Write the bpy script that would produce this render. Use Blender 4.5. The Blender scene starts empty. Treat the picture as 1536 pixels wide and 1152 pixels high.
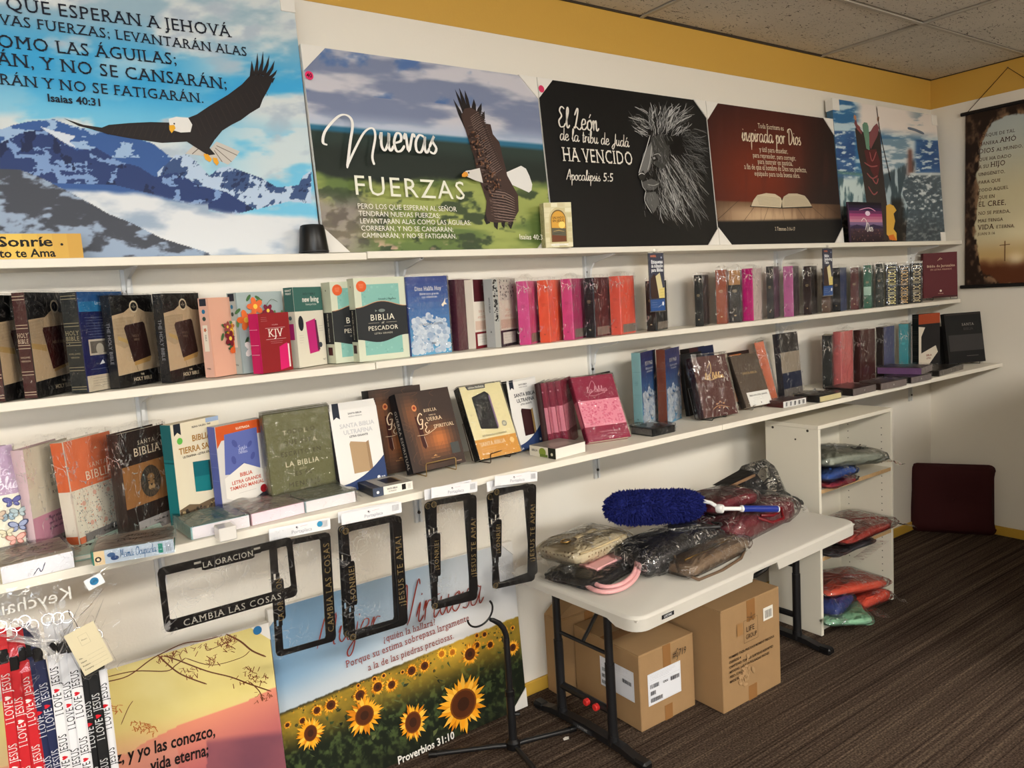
import bpy, math, random
import numpy as np
from mathutils import Vector, Matrix, Euler, noise as mnoise

random.seed(7)
SC = bpy.context.scene
COL = SC.collection
PI = math.pi

# ------------------------------------------------------------------ camera, world, lights, exposure
D0 = 2.26
YAW, PITCH, ROLL, FPX = .6087, -.1121, -.0628, 1148.36
CAMP = np.array([0, -D0, .6609 * D0])
_f = np.array([math.sin(YAW) * math.cos(PITCH), math.cos(YAW) * math.cos(PITCH), math.sin(PITCH)])
_r = np.array([math.cos(YAW), -math.sin(YAW), 0.])
_u = np.cross(_r, _f)
CR = math.cos(ROLL) * _r + math.sin(ROLL) * _u
CU = -math.sin(ROLL) * _r + math.cos(ROLL) * _u
cam = bpy.data.cameras.new('camera')
cam.sensor_width = 36
cam.lens = 36 * FPX / 1536
cam.clip_start = .05
camo = bpy.data.objects.new('camera', cam)
COL.objects.link(camo)
camo.matrix_world = Matrix(((CR[0], CU[0], -_f[0], CAMP[0]), (CR[1], CU[1], -_f[1], CAMP[1]), (CR[2], CU[2], -_f[2], CAMP[2]), (0, 0, 0, 1)))
SC.camera = camo

w = bpy.data.worlds.new('world')
SC.world = w
w.use_nodes = True
w.node_tree.nodes['Background'].inputs[0].default_value = (.9, .95, 1, 1)
w.node_tree.nodes['Background'].inputs[1].default_value = .6
SC.view_settings.view_transform = 'Standard'
SC.view_settings.look = 'None'
SC.view_settings.gamma = 1
SC.view_settings.use_curve_mapping = False
SC.view_settings.exposure = 0.0
LAMP_STRENGTH = 58.0
LAMP_COL = (1.0, .945, .86)
LAMP_SPOTS = [(2.914, -3.845, 1.0), (.475, -3.845, 1.0), (-1.96, -3.845, .7)]


def ray(px, py):
    return _f + CR * (px - 768) / FPX - CU * (py - 576) / FPX


def on_y(p, Y):
    d = ray(*p)
    return CAMP + d * (Y - CAMP[1]) / d[1]


def on_x(p, X):
    d = ray(*p)
    return CAMP + d * (X - CAMP[0]) / d[0]


def on_z(p, Z):
    d = ray(*p)
    return CAMP + d * (Z - CAMP[2]) / d[2]


# ------------------------------------------------------------------ colours and materials
def lin(c):
    c = c / 255. if c > 1.0001 else float(c)
    return c / 12.92 if c <= .04045 else ((c + .055) / 1.055) ** 2.4


def C3(c):
    m = 255. if max(c) > 1.0001 else 1.
    return tuple(lin(x / m) for x in c[:3])


MATS = {}


def P(name, rgb=(200, 200, 200), rough=.6, metal=0, bump=0, bscale=50, var=0, vscale=8, spec=.35, coat=0, stretch=None):
    if name in MATS:
        return MATS[name]
    m = bpy.data.materials.new(name)
    m.use_nodes = True
    nt = m.node_tree
    b = nt.nodes['Principled BSDF']
    c = C3(rgb)
    b.inputs['Base Color'].default_value = (*c, 1)
    b.inputs['Roughness'].default_value = rough
    b.inputs['Metallic'].default_value = metal
    b.inputs['Specular IOR Level'].default_value = spec
    b.inputs['Coat Weight'].default_value = coat
    tc = nt.nodes.new('ShaderNodeTexCoord')
    mp = nt.nodes.new('ShaderNodeMapping')
    nt.links.new(tc.outputs['Object'], mp.inputs[0])
    if stretch:
        mp.inputs['Scale'].default_value = stretch
    if var:
        n = nt.nodes.new('ShaderNodeTexNoise')
        n.inputs['Scale'].default_value = vscale
        n.inputs['Detail'].default_value = 4
        nt.links.new(mp.outputs[0], n.inputs['Vector'])
        mx = nt.nodes.new('ShaderNodeMix')
        mx.data_type = 'RGBA'
        mx.inputs[6].default_value = (*[x * (1 - var) for x in c], 1)
        mx.inputs[7].default_value = (*[min(1, x * (1 + var)) for x in c], 1)
        nt.links.new(n.outputs['Fac'], mx.inputs[0])
        nt.links.new(mx.outputs[2], b.inputs['Base Color'])
    if bump:
        n = nt.nodes.new('ShaderNodeTexNoise')
        n.inputs['Scale'].default_value = bscale
        n.inputs['Detail'].default_value = 5
        nt.links.new(mp.outputs[0], n.inputs['Vector'])
        bp = nt.nodes.new('ShaderNodeBump')
        bp.inputs['Strength'].default_value = bump
        bp.inputs['Distance'].default_value = .01
        nt.links.new(n.outputs['Fac'], bp.inputs['Height'])
        nt.links.new(bp.outputs[0], b.inputs['Normal'])
    MATS[name] = m
    return m


def attr_mat(name, rough, coat=0, bump=0, metal=0):
    """material whose colour is the printed colour stored on the mesh"""
    if name in MATS:
        return MATS[name]
    m = P(name, (200, 200, 200), rough, metal, bump=bump, bscale=35, coat=coat, spec=.22)
    nt = m.node_tree
    a = nt.nodes.new('ShaderNodeAttribute')
    a.attribute_name = 'Col'
    nt.links.new(a.outputs['Color'], nt.nodes['Principled BSDF'].inputs['Base Color'])
    return m


def plastic(name, bump=.5, scale=40, amt=1.0, base=.0, rough=.12, haze=.04, stretch=(1, 1, 1), dist=.01, glint=0, cw=.012, cscale=None):
    """clear film: transparent, fresnel gloss, a trace of milkiness, and whitish streaks painted in as glints on folds"""
    if name in MATS:
        return MATS[name]
    m = bpy.data.materials.new(name)
    m.use_nodes = True
    nt = m.node_tree
    nt.nodes.remove(nt.nodes['Principled BSDF'])
    out = nt.nodes['Material Output']
    N = nt.nodes.new
    L = nt.links.new
    tr = N('ShaderNodeBsdfTransparent')
    gl = N('ShaderNodeBsdfGlossy')
    gl.inputs['Roughness'].default_value = rough
    gl.inputs[0].default_value = (1, 1, 1, 1)
    df = N('ShaderNodeBsdfDiffuse')
    df.inputs[0].default_value = (.8, .8, .8, 1)
    fr = N('ShaderNodeFresnel')
    fr.inputs[0].default_value = 1.45
    ma = N('ShaderNodeMath')
    ma.operation = 'MULTIPLY_ADD'
    ma.inputs[1].default_value = amt
    ma.inputs[2].default_value = base
    ma.use_clamp = True
    tc = N('ShaderNodeTexCoord')
    mp = N('ShaderNodeMapping')
    mp.inputs['Scale'].default_value = stretch
    n = N('ShaderNodeTexNoise')
    n.inputs['Scale'].default_value = scale
    n.inputs['Detail'].default_value = 3
    n.inputs['Distortion'].default_value = 1.5
    bp = N('ShaderNodeBump')
    bp.inputs['Strength'].default_value = bump
    bp.inputs['Distance'].default_value = dist
    L(tc.outputs['Object'], mp.inputs[0])
    L(mp.outputs[0], n.inputs['Vector'])
    L(n.outputs['Fac'], bp.inputs['Height'])
    L(bp.outputs[0], gl.inputs['Normal'])
    L(bp.outputs[0], fr.inputs['Normal'])
    L(fr.outputs[0], ma.inputs[0])
    fac = ma.outputs[0]
    hz = None
    if glint:  # painted glints: noise ridges mixed in as pale, glossier streaks
        n2 = N('ShaderNodeTexNoise')
        n2.inputs['Scale'].default_value = cscale or scale * .55
        n2.inputs['Detail'].default_value = 2
        n2.inputs['Distortion'].default_value = 2.2
        L(mp.outputs[0], n2.inputs['Vector'])
        sb = N('ShaderNodeMath'); sb.operation = 'SUBTRACT'; sb.inputs[1].default_value = .5
        ab = N('ShaderNodeMath'); ab.operation = 'ABSOLUTE'
        mr = N('ShaderNodeMapRange'); mr.inputs[1].default_value = cw; mr.inputs[2].default_value = 0; mr.inputs[3].default_value = 0; mr.inputs[4].default_value = 1
        n3 = N('ShaderNodeTexNoise'); n3.inputs['Scale'].default_value = (cscale or scale * .55) * .6
        mr3 = N('ShaderNodeMapRange'); mr3.inputs[1].default_value = .48; mr3.inputs[2].default_value = .62
        ml = N('ShaderNodeMath'); ml.operation = 'MULTIPLY'
        m4 = N('ShaderNodeMath'); m4.operation = 'MULTIPLY_ADD'; m4.inputs[1].default_value = glint; m4.use_clamp = True
        L(n2.outputs['Fac'], sb.inputs[0]); L(sb.outputs[0], ab.inputs[0]); L(ab.outputs[0], mr.inputs[0])
        L(tc.outputs['Object'], n3.inputs['Vector']); L(n3.outputs['Fac'], mr3.inputs[0])
        L(mr.outputs[0], ml.inputs[0]); L(mr3.outputs[0], ml.inputs[1])
        L(ml.outputs[0], m4.inputs[0]); L(fac, m4.inputs[2])
        fac = m4.outputs[0]
        hz = N('ShaderNodeMath'); hz.operation = 'MULTIPLY_ADD'; hz.inputs[1].default_value = min(.8, glint * 1.1); hz.inputs[2].default_value = haze
        L(ml.outputs[0], hz.inputs[0])
    m1 = N('ShaderNodeMixShader')
    m1.inputs[0].default_value = haze
    if hz: L(hz.outputs[0], m1.inputs[0])
    L(tr.outputs[0], m1.inputs[1])
    L(df.outputs[0], m1.inputs[2])
    m2 = N('ShaderNodeMixShader')
    L(fac, m2.inputs[0])
    L(m1.outputs[0], m2.inputs[1])
    L(gl.outputs[0], m2.inputs[2])
    L(m2.outputs[0], out.inputs[0])
    MATS[name] = m
    return m


M_PRINT = attr_mat('printed card', .55)
M_GLOSSP = attr_mat('glossy print', .30)
M_CANVAS = attr_mat('canvas print', .5, bump=.04)
M_PAINTED = attr_mat('coloured plastic', .4)
M_WRAP = plastic('shrink wrap', bump=.5, scale=38, amt=.8, rough=.09, haze=.002, glint=.28, cw=.010, cscale=26)
M_CLEAR = plastic('flat plastic sleeve', bump=.12, scale=9, amt=.8, base=.0, rough=.08, haze=.005)
M_WHITE = P('white laminate', (228, 222, 208), .45)
M_PAGES = P('page edges', (222, 214, 196), .8, bump=.3, bscale=300, stretch=(1, 1, .05))
M_BLACK = P('black plastic', (14, 14, 15), .35)
M_BLACKM = P('black powder coated steel', (18, 18, 20), .42, 0, spec=.5)
M_STEELW = P('white painted steel', (222, 223, 222), .35)
M_GOLDW = P('brass wire', (190, 160, 105), .3, .9)
M_CARD = P('corrugated cardboard', (150, 119, 82), .85, var=.08, vscale=14, bump=.08, bscale=60)
M_CARDI = P('cardboard inside', (120, 88, 55), .9, var=.1)
M_TAPE = P('brown packing tape', (140, 100, 60), .25)
M_WALL = P('warm white wall paint', (232, 226, 214), .38, bump=.06, bscale=140)
M_BAND = P('ochre wall paint', (203, 160, 72), .4, bump=.06, bscale=140)


# ------------------------------------------------------------------ object helpers
def tag(o, label=None, cat=None, group=None, kind=None):
    if label: o['label'] = label
    if cat: o['category'] = cat
    if group: o['group'] = group
    if kind: o['kind'] = kind
    return o


def empty(name, loc, rz=0, rx=0, ry=0, label=None, cat=None, group=None, kind=None):
    o = bpy.data.objects.new(name, None)
    o.empty_display_size = .05
    COL.objects.link(o)
    o.location = tuple(loc)
    o.rotation_euler = (rx, ry, rz)
    return tag(o, label, cat, group, kind)


class MB:
    """collects shapes and links them as one mesh object"""

    def __init__(s):
        s.v = []; s.f = []; s.c = []; s.col = (1, 1, 1); s.n = 0

    def add(s, vs, fs, col=None):
        b = len(s.v)
        s.v += [tuple(x) for x in vs]
        s.f += [tuple(b + i for i in f) for f in fs]
        s.c += [col or s.col] * len(fs)

    def box(s, x0, x1, y0, y1, z0, z1, col=None):
        s.add([(x0, y0, z0), (x1, y0, z0), (x1, y1, z0), (x0, y1, z0), (x0, y0, z1), (x1, y0, z1), (x1, y1, z1), (x0, y1, z1)],
              [(0, 3, 2, 1), (4, 5, 6, 7), (0, 1, 5, 4), (1, 2, 6, 5), (2, 3, 7, 6), (3, 0, 4, 7)], col)

    def bbox(s, x0, x1, y0, y1, z0, z1, r=.002, col=None):
        """box with all edges bevelled"""
        r = min(r, (x1 - x0) * .45, (y1 - y0) * .45, (z1 - z0) * .45)
        vs = []; X = (x0, x1); Y = (y0, y1); Z = (z0, z1); idx = {}
        for i in (0, 1):
            for j in (0, 1):
                for k in (0, 1):
                    sx, sy, sz = (1 - 2 * i) * r, (1 - 2 * j) * r, (1 - 2 * k) * r
                    for a, p in (('x', (X[i], Y[j] + sy, Z[k] + sz)), ('y', (X[i] + sx, Y[j], Z[k] + sz)), ('z', (X[i] + sx, Y[j] + sy, Z[k]))):
                        idx[(i, j, k, a)] = len(vs); vs.append(p)
        g = lambda i, j, k, a: idx[(i, j, k, a)]
        fs = []
        for t in (0, 1):
            fx = [g(t, 0, 0, 'x'), g(t, 1, 0, 'x'), g(t, 1, 1, 'x'), g(t, 0, 1, 'x')]
            fy = [g(0, t, 0, 'y'), g(0, t, 1, 'y'), g(1, t, 1, 'y'), g(1, t, 0, 'y')]
            fz = [g(0, 0, t, 'z'), g(1, 0, t, 'z'), g(1, 1, t, 'z'), g(0, 1, t, 'z')]
            for q in (fx, fy, fz):
                fs.append(tuple(q if t else q[::-1]))
        for i in (0, 1):
            for j in (0, 1):
                fs.append((g(i, j, 0, 'x'), g(i, j, 1, 'x'), g(i, j, 1, 'y'), g(i, j, 0, 'y')) if (i + j) % 2 else (g(i, j, 0, 'y'), g(i, j, 1, 'y'), g(i, j, 1, 'x'), g(i, j, 0, 'x')))
        for i in (0, 1):
            for k in (0, 1):
                fs.append((g(i, 0, k, 'z'), g(i, 1, k, 'z'), g(i, 1, k, 'x'), g(i, 0, k, 'x')) if (i + k) % 2 else (g(i, 0, k, 'x'), g(i, 1, k, 'x'), g(i, 1, k, 'z'), g(i, 0, k, 'z')))
        for j in (0, 1):
            for k in (0, 1):
                fs.append((g(0, j, k, 'y'), g(1, j, k, 'y'), g(1, j, k, 'z'), g(0, j, k, 'z')) if (j + k) % 2 else (g(0, j, k, 'z'), g(1, j, k, 'z'), g(1, j, k, 'y'), g(0, j, k, 'y')))
        for i in (0, 1):
            for j in (0, 1):
                for k in (0, 1):
                    t = (g(i, j, k, 'x'), g(i, j, k, 'y'), g(i, j, k, 'z'))
                    fs.append(t if (i + j + k) % 2 == 0 else t[::-1])
        s.add(vs, fs, col)

    def prism(s, pts, z0, z1, col=None, axis='z'):
        """extrude a 2d outline (counter clockwise) along an axis"""
        n = len(pts)
        mk = {'z': lambda a, b, h: (a, b, h), 'y': lambda a, b, h: (a, h, b), 'x': lambda a, b, h: (h, a, b)}[axis]
        vs = [mk(a, b, z0) for a, b in pts] + [mk(a, b, z1) for a, b in pts]
        fs = [tuple(range(n))[::-1], tuple(range(n, 2 * n))] + [(i, (i + 1) % n, n + (i + 1) % n, n + i) for i in range(n)]
        if axis == 'y':
            fs = [f[::-1] for f in fs]
        s.add(vs, fs, col)

    def tube(s, pts, r, seg=8, col=None, closed=False, caps=True):
        pts = [Vector(p) for p in pts]
        n = len(pts)
        rr = r if isinstance(r, (list, tuple)) else [r] * n
        vs = []; fs = []
        prev = None
        for i, p in enumerate(pts):
            a = pts[(i - 1) % n] if (i or closed) else p
            b = pts[(i + 1) % n] if (i < n - 1 or closed) else p
            t = (b - a).normalized()
            if prev is None:
                u = t.cross(Vector((0, 0, 1)))
                if u.length < 1e-3: u = t.cross(Vector((1, 0, 0)))
            else:
                u = prev - t * prev.dot(t)
                if u.length < 1e-6: u = t.orthogonal()
            u.normalize(); prev = u
            q = t.cross(u)
            for k in range(seg):
                an = 2 * PI * k / seg
                vs.append(p + (u * math.cos(an) + q * math.sin(an)) * rr[i])
        for i in range(n if closed else n - 1):
            j = (i + 1) % n
            for k in range(seg):
                l = (k + 1) % seg
                fs.append((i * seg + k, j * seg + k, j * seg + l, i * seg + l))
        if caps and not closed:
            fs.append(tuple(range(seg)))
            fs.append(tuple(range((n - 1) * seg, n * seg))[::-1])
        s.add(vs, fs, col)

    def lathe(s, prof, c=(0, 0, 0), seg=20, col=None):
        vs = []; fs = []
        n = len(prof)
        for r, z in prof:
            for k in range(seg):
                a = 2 * PI * k / seg
                vs.append((c[0] + r * math.cos(a), c[1] + r * math.sin(a), c[2] + z))
        for i in range(n - 1):
            for k in range(seg):
                l = (k + 1) % seg
                fs.append((i * seg + k, i * seg + l, (i + 1) * seg + l, (i + 1) * seg + k))
        fs.append(tuple(range(seg))[::-1])
        fs.append(tuple(range((n - 1) * seg, n * seg)))
        s.add(vs, fs, col)

    def build(s, name, mat, parent=None, smooth=False, color=False, kind=None, label=None):
        me = bpy.data.meshes.new(name)
        me.from_pydata(s.v, [], s.f)
        if color:
            ca = me.color_attributes.new('Col', 'FLOAT_COLOR', 'CORNER')
            buf = np.empty((len(me.loops), 4), np.float32)
            buf[:, 3] = 1
            tot = np.fromiter((len(f) for f in s.f), int, len(s.f))
            cc = np.array([C3(c) if max(c) > 1.0001 else c for c in s.c], np.float32).reshape(-1, 3)
            buf[:, :3] = np.repeat(cc, tot, axis=0)
            ca.data.foreach_set('color', buf.ravel())
        if smooth:
            me.polygons.foreach_set('use_smooth', [True] * len(me.polygons))
            try:
                me.set_sharp_from_angle(angle=math.radians(40))
            except Exception:
                pass
        me.update()
        me.materials.append(mat)
        o = bpy.data.objects.new(name, me)
        COL.objects.link(o)
        if parent: o.parent = parent
        if kind: o['kind'] = kind
        if label: o['label'] = label
        return o


# ------------------------------------------------------------------ glyphs: the built-in font and a hand-drawn script
CHARS = "ABCDEFGHIJKLMNOPQRSTUVWXYZabcdefghijklmnopqrstuvwxyz0123456789.,:;!?-#/ÁÉÍÓÚÑáéíóúñ¡¿&"
GL = {}


def load_glyphs():
    tmp = []
    for bold in (0, 1):
        for ch in CHARS:
            pair = []
            for body in (ch, 'H' + ch + 'H'):
                cu = bpy.data.curves.new('g', 'FONT')
                cu.body = body
                cu.resolution_u = 2
                cu.offset = .022 * bold
                o = bpy.data.objects.new('g', cu)
                COL.objects.link(o)
                pair.append(o)
            tmp.append((ch, bold, pair))
    cu = bpy.data.curves.new('g', 'FONT'); cu.body = 'HH'; hh = bpy.data.objects.new('g', cu); COL.objects.link(hh)
    bpy.context.view_layer.update()
    dg = bpy.context.evaluated_depsgraph_get()
    def xs(o):
        me = o.evaluated_get(dg).to_mesh()
        v = [tuple(q.co[:2]) for q in me.vertices]; f = [tuple(p.vertices) for p in me.polygons]
        o.evaluated_get(dg).to_mesh_clear()
        return v, f
    wd = lambda v: max(p[0] for p in v) - min(p[0] for p in v)
    base = wd(xs(hh)[0])
    for ch, bold, (a, b) in tmp:
        v, f = xs(a)
        vb, _ = xs(b)
        GL[(ch, bold)] = (v, f, wd(vb) - base - .044 * bold)
    for _, _, pr in tmp:
        for o in pr:
            c = o.data; bpy.data.objects.remove(o); bpy.data.curves.remove(c)
    c = hh.data; bpy.data.objects.remove(hh); bpy.data.curves.remove(c)


load_glyphs()
CAPH = max(p[1] for p in GL[('H', 0)][0])


def add_serifs():
    """serif variant: thin slabs on every narrow stem end"""
    for ch in CHARS:
        v, f, adv = GL[(ch, 0)]
        vb, fb, _ = GL[(ch, 0)]
        v2 = list(v); f2 = list(f)
        if ch.isalpha():
            tops = [(0.012, 0., 1)]
            cap = CAPH if (ch.isupper() or ch in 'bdfhkl') else (max(p[1] for p in GL[('x', 0)][0]))
            tops.append((cap - .012, cap, -1))
            for y, y0, sg in tops:
                iv = []
                for fc in f:
                    pts = [v[i] for i in fc]
                    xs = []
                    for k in range(len(pts)):
                        a, b = pts[k], pts[(k + 1) % len(pts)]
                        if (a[1] - y) * (b[1] - y) < 0:
                            xs.append(a[0] + (b[0] - a[0]) * (y - a[1]) / (b[1] - a[1]))
                    if len(xs) >= 2: iv.append([min(xs), max(xs)])
                iv.sort()
                mg = []
                for i in iv:
                    if mg and i[0] <= mg[-1][1] + .01: mg[-1][1] = max(mg[-1][1], i[1])
                    else: mg.append(i)
                for a, b in mg:
                    if b - a < .2:
                        q = len(v2)
                        v2 += [(a - .075, y0), (b + .075, y0), (b + .075, y0 + sg * .05), (a - .075, y0 + sg * .05)]
                        f2.append((q, q + 1, q + 2, q + 3) if sg > 0 else (q + 3, q + 2, q + 1, q))
        GL[(ch, 2)] = (v2, f2, adv + .05)


add_serifs()
SCRIPT = {
 'a': (1.15, ["80,90 40,100 10,60 15,10 50,5 80,60 85,95 80,30 95,2 120,30"]),
 'b': (.95, ["0,20 35,150 30,200 12,170 15,20 40,0 75,40 60,95 25,70"]),
 'c': (.85, ["75,80 50,100 12,60 20,8 55,2 90,35"]),
 'd': (1.15, ["80,85 40,100 10,60 15,10 50,5 85,80 95,200 85,40 95,2 120,30"]),
 'e': (.85, ["10,45 60,60 60,95 30,100 8,50 25,3 60,5 90,35"]),
 'f': (.7, ["0,20 45,150 40,200 22,170 20,-80", "0,95 60,100"]),
 'g': (1.0, ["80,90 40,100 10,60 15,10 50,5 80,80 75,-60 40,-100 15,-70 95,20"]),
 'h': (.9, ["0,30 35,160 30,200 15,160 10,0", "10,50 45,100 55,20 70,2 95,30"]),
 'i': (.55, ["0,30 25,100 20,20 35,2 60,30", "28,135 34,142"]),
 'j': (.5, ["30,100 25,-60 0,-100 -15,-60 50,20", "32,135 38,142"]),
 'l': (.55, ["0,30 40,150 35,200 18,160 20,20 38,2 60,30"]),
 'm': (1.15, ["0,60 15,100 15,0", "15,60 45,100 50,0", "50,60 80,100 85,20 100,2 120,30"]),
 'n': (.9, ["0,60 15,100 15,0", "15,60 50,100 55,20 70,2 95,30"]),
 'o': (.9, ["50,100 15,75 12,20 45,0 75,40 60,95 45,95 70,80 95,90"]),
 'p': (.85, ["0,50 20,100 10,-100", "15,60 50,100 75,60 55,5 20,15"]),
 'r': (.65, ["0,50 15,100 15,0", "15,55 35,95 65,90"]),
 's': (.65, ["0,30 45,100 30,70 60,30 40,0 5,10"]),
 't': (.6, ["30,170 22,20 40,2 65,30", "0,110 60,115"]),
 'u': (1.0, ["0,60 12,100 10,30 35,2 65,50 70,100 65,30 80,2 105,30"]),
 'v': (.85, ["0,70 15,100 35,2 70,100 90,85"]),
 'z': (.75, ["0,100 60,100 0,0 70,5"]),
 'N': (1.55, ["-60,50 -40,150 20,210 45,160 15,-40", "35,-10 100,150 118,150 105,30 130,-20"]),
 'E': (1.05, ["90,180 50,200 20,160 50,110 10,60 30,5 80,10 100,40"]),
 'L': (1.05, ["10,130 50,200 60,170 20,20 0,10 30,20 80,-5 110,20"]),
 'D': (1.3, ["40,190 30,5 90,20 120,110 80,190 10,180 0,140"]),
 'V': (1.1, ["0,170 20,200 45,0 100,210 120,190"]),
 'J': (1.0, ["90,200 70,30 30,-60 0,-30 40,20 100,50"]),
 'A': (1.25, ["0,0 50,120 90,200 100,0", "10,70 120,75"]),
 'M': (1.4, ["0,0 30,190 60,40 100,190 110,20 130,0"]),
 'G': (1.15, ["100,160 60,200 10,110 40,5 90,30 95,90 50,85", "95,90 80,-60 30,-70"]),
 'S': (.95, ["90,170 60,200 30,150 80,70 50,5 0,20"]),
 'B': (1.0, ["20,0 30,190 80,180 70,110 30,100 90,90 80,10 10,5"]),
 'P': (.9, ["20,0 30,190 85,180 80,110 30,95"]),
 'O': (1.2, ["60,200 10,130 20,20 70,0 115,80 90,180 50,190 80,160 120,175"]),
}


def spl(pts, sub=5):
    """catmull-rom through points"""
    P_ = [pts[0]] + list(pts) + [pts[-1]]
    out = []
    for i in range(1, len(P_) - 2):
        p0, p1, p2, p3 = [np.array(q, float) for q in P_[i - 1:i + 3]]
        for k in range(sub):
            t = k / sub
            out.append(.5 * (2 * p1 + (p2 - p0) * t + (2 * p0 - 5 * p1 + 4 * p2 - p3) * t * t + (3 * p1 - p0 - 3 * p2 + p3) * t ** 3))
    out.append(np.array(pts[-1], float))
    return out


def ribbon(pts, w0, cal=.55):
    """flat calligraphic ribbon (verts, faces)"""
    vs = []; n = len(pts)
    for i, p in enumerate(pts):
        a = pts[max(0, i - 1)]; b = pts[min(n - 1, i + 1)]
        d = np.array(b) - np.array(a); l = np.hypot(*d) or 1; d = d / l
        nn = np.array([-d[1], d[0]])
        ww = w0 * (1 - cal + cal * abs(d[1])) * (.45 if i in (0, n - 1) else 1)
        vs += [tuple(p + nn * ww / 2), tuple(p - nn * ww / 2)]
    fs = [(2 * i + 1, 2 * i + 3, 2 * i + 2, 2 * i) for i in range(n - 1)]
    return vs, fs


for k, (adv, sts) in SCRIPT.items():
    v = []; f = []
    for st in sts:
        pts = [(float(a) / 100 * .42 + float(b) / 100 * .42 * .12, float(b) / 100 * .42) for a, b in (q.split(',') for q in st.split())]
        vv, ff = ribbon(spl(pts, 4), .085)
        b = len(v); v += vv; f += [tuple(b + i for i in q) for q in ff]
    GL[(k, 3)] = (v, f, adv * .42)
for ch in CHARS + '':
    if (ch, 3) not in GL:
        base = {'á': 'a', 'é': 'e', 'í': 'i', 'ó': 'o', 'ú': 'u'}.get(ch)
        if base:
            v, f, a = GL[(base, 3)]
            v = list(v); q = len(v); v += [(.2, .52), (.23, .5), (.36, .66), (.3, .68)]
            GL[(ch, 3)] = (v, list(f) + [(q, q + 1, q + 2, q + 3)], a)
        else:
            v, f, a = GL[(ch, 0)]
            GL[(ch, 3)] = ([(x + y * .2, y) for x, y in v], f, a)
for k, (adv, sts) in SCRIPT.items():
    v = []; f = []
    for st in sts:
        pts = [(float(a) / 100 * .42 + float(b) / 100 * .42 * .25, float(b) / 100 * .42) for a, b in (q.split(',') for q in st.split())]
        vv, ff = ribbon(spl(pts, 4), .042)
        b = len(v); v += vv; f += [tuple(b + i for i in q) for q in ff]
    GL[(k, 4)] = (v, f, adv * .42)
FONTS = {'sans': 0, 'bold': 1, 'serif': 2, 'script': 3, 'fine': 4}


def layout(s, font='sans', track=0.):
    """text as (verts, faces, width) at unit size"""
    vs = []; fs = []; x = 0
    k = FONTS[font]
    for ch in s:
        if ch == ' ':
            x += .28 + track; continue
        if ch == '♥':
            q = len(vs)
            pts = [(.3 + .3 * (math.sin(t) ** 3), .36 + .021 * (13 * math.cos(t) - 5 * math.cos(2 * t) - 2 * math.cos(3 * t))) for t in np.linspace(0, 2 * PI, 18, endpoint=False)]
            vs += [(x + a, b) for a, b in pts]; fs.append(tuple(range(q, q + 18))[::-1]); x += .62 + track; continue
        if (ch, k) not in GL: continue
        v, f, a = GL[(ch, k)]
        q = len(vs)
        vs += [(p[0] + x, p[1]) for p in v]
        fs += [tuple(q + i for i in g) for g in f]
        x += a + track
    return vs, fs, max(x - track, .01)


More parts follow.
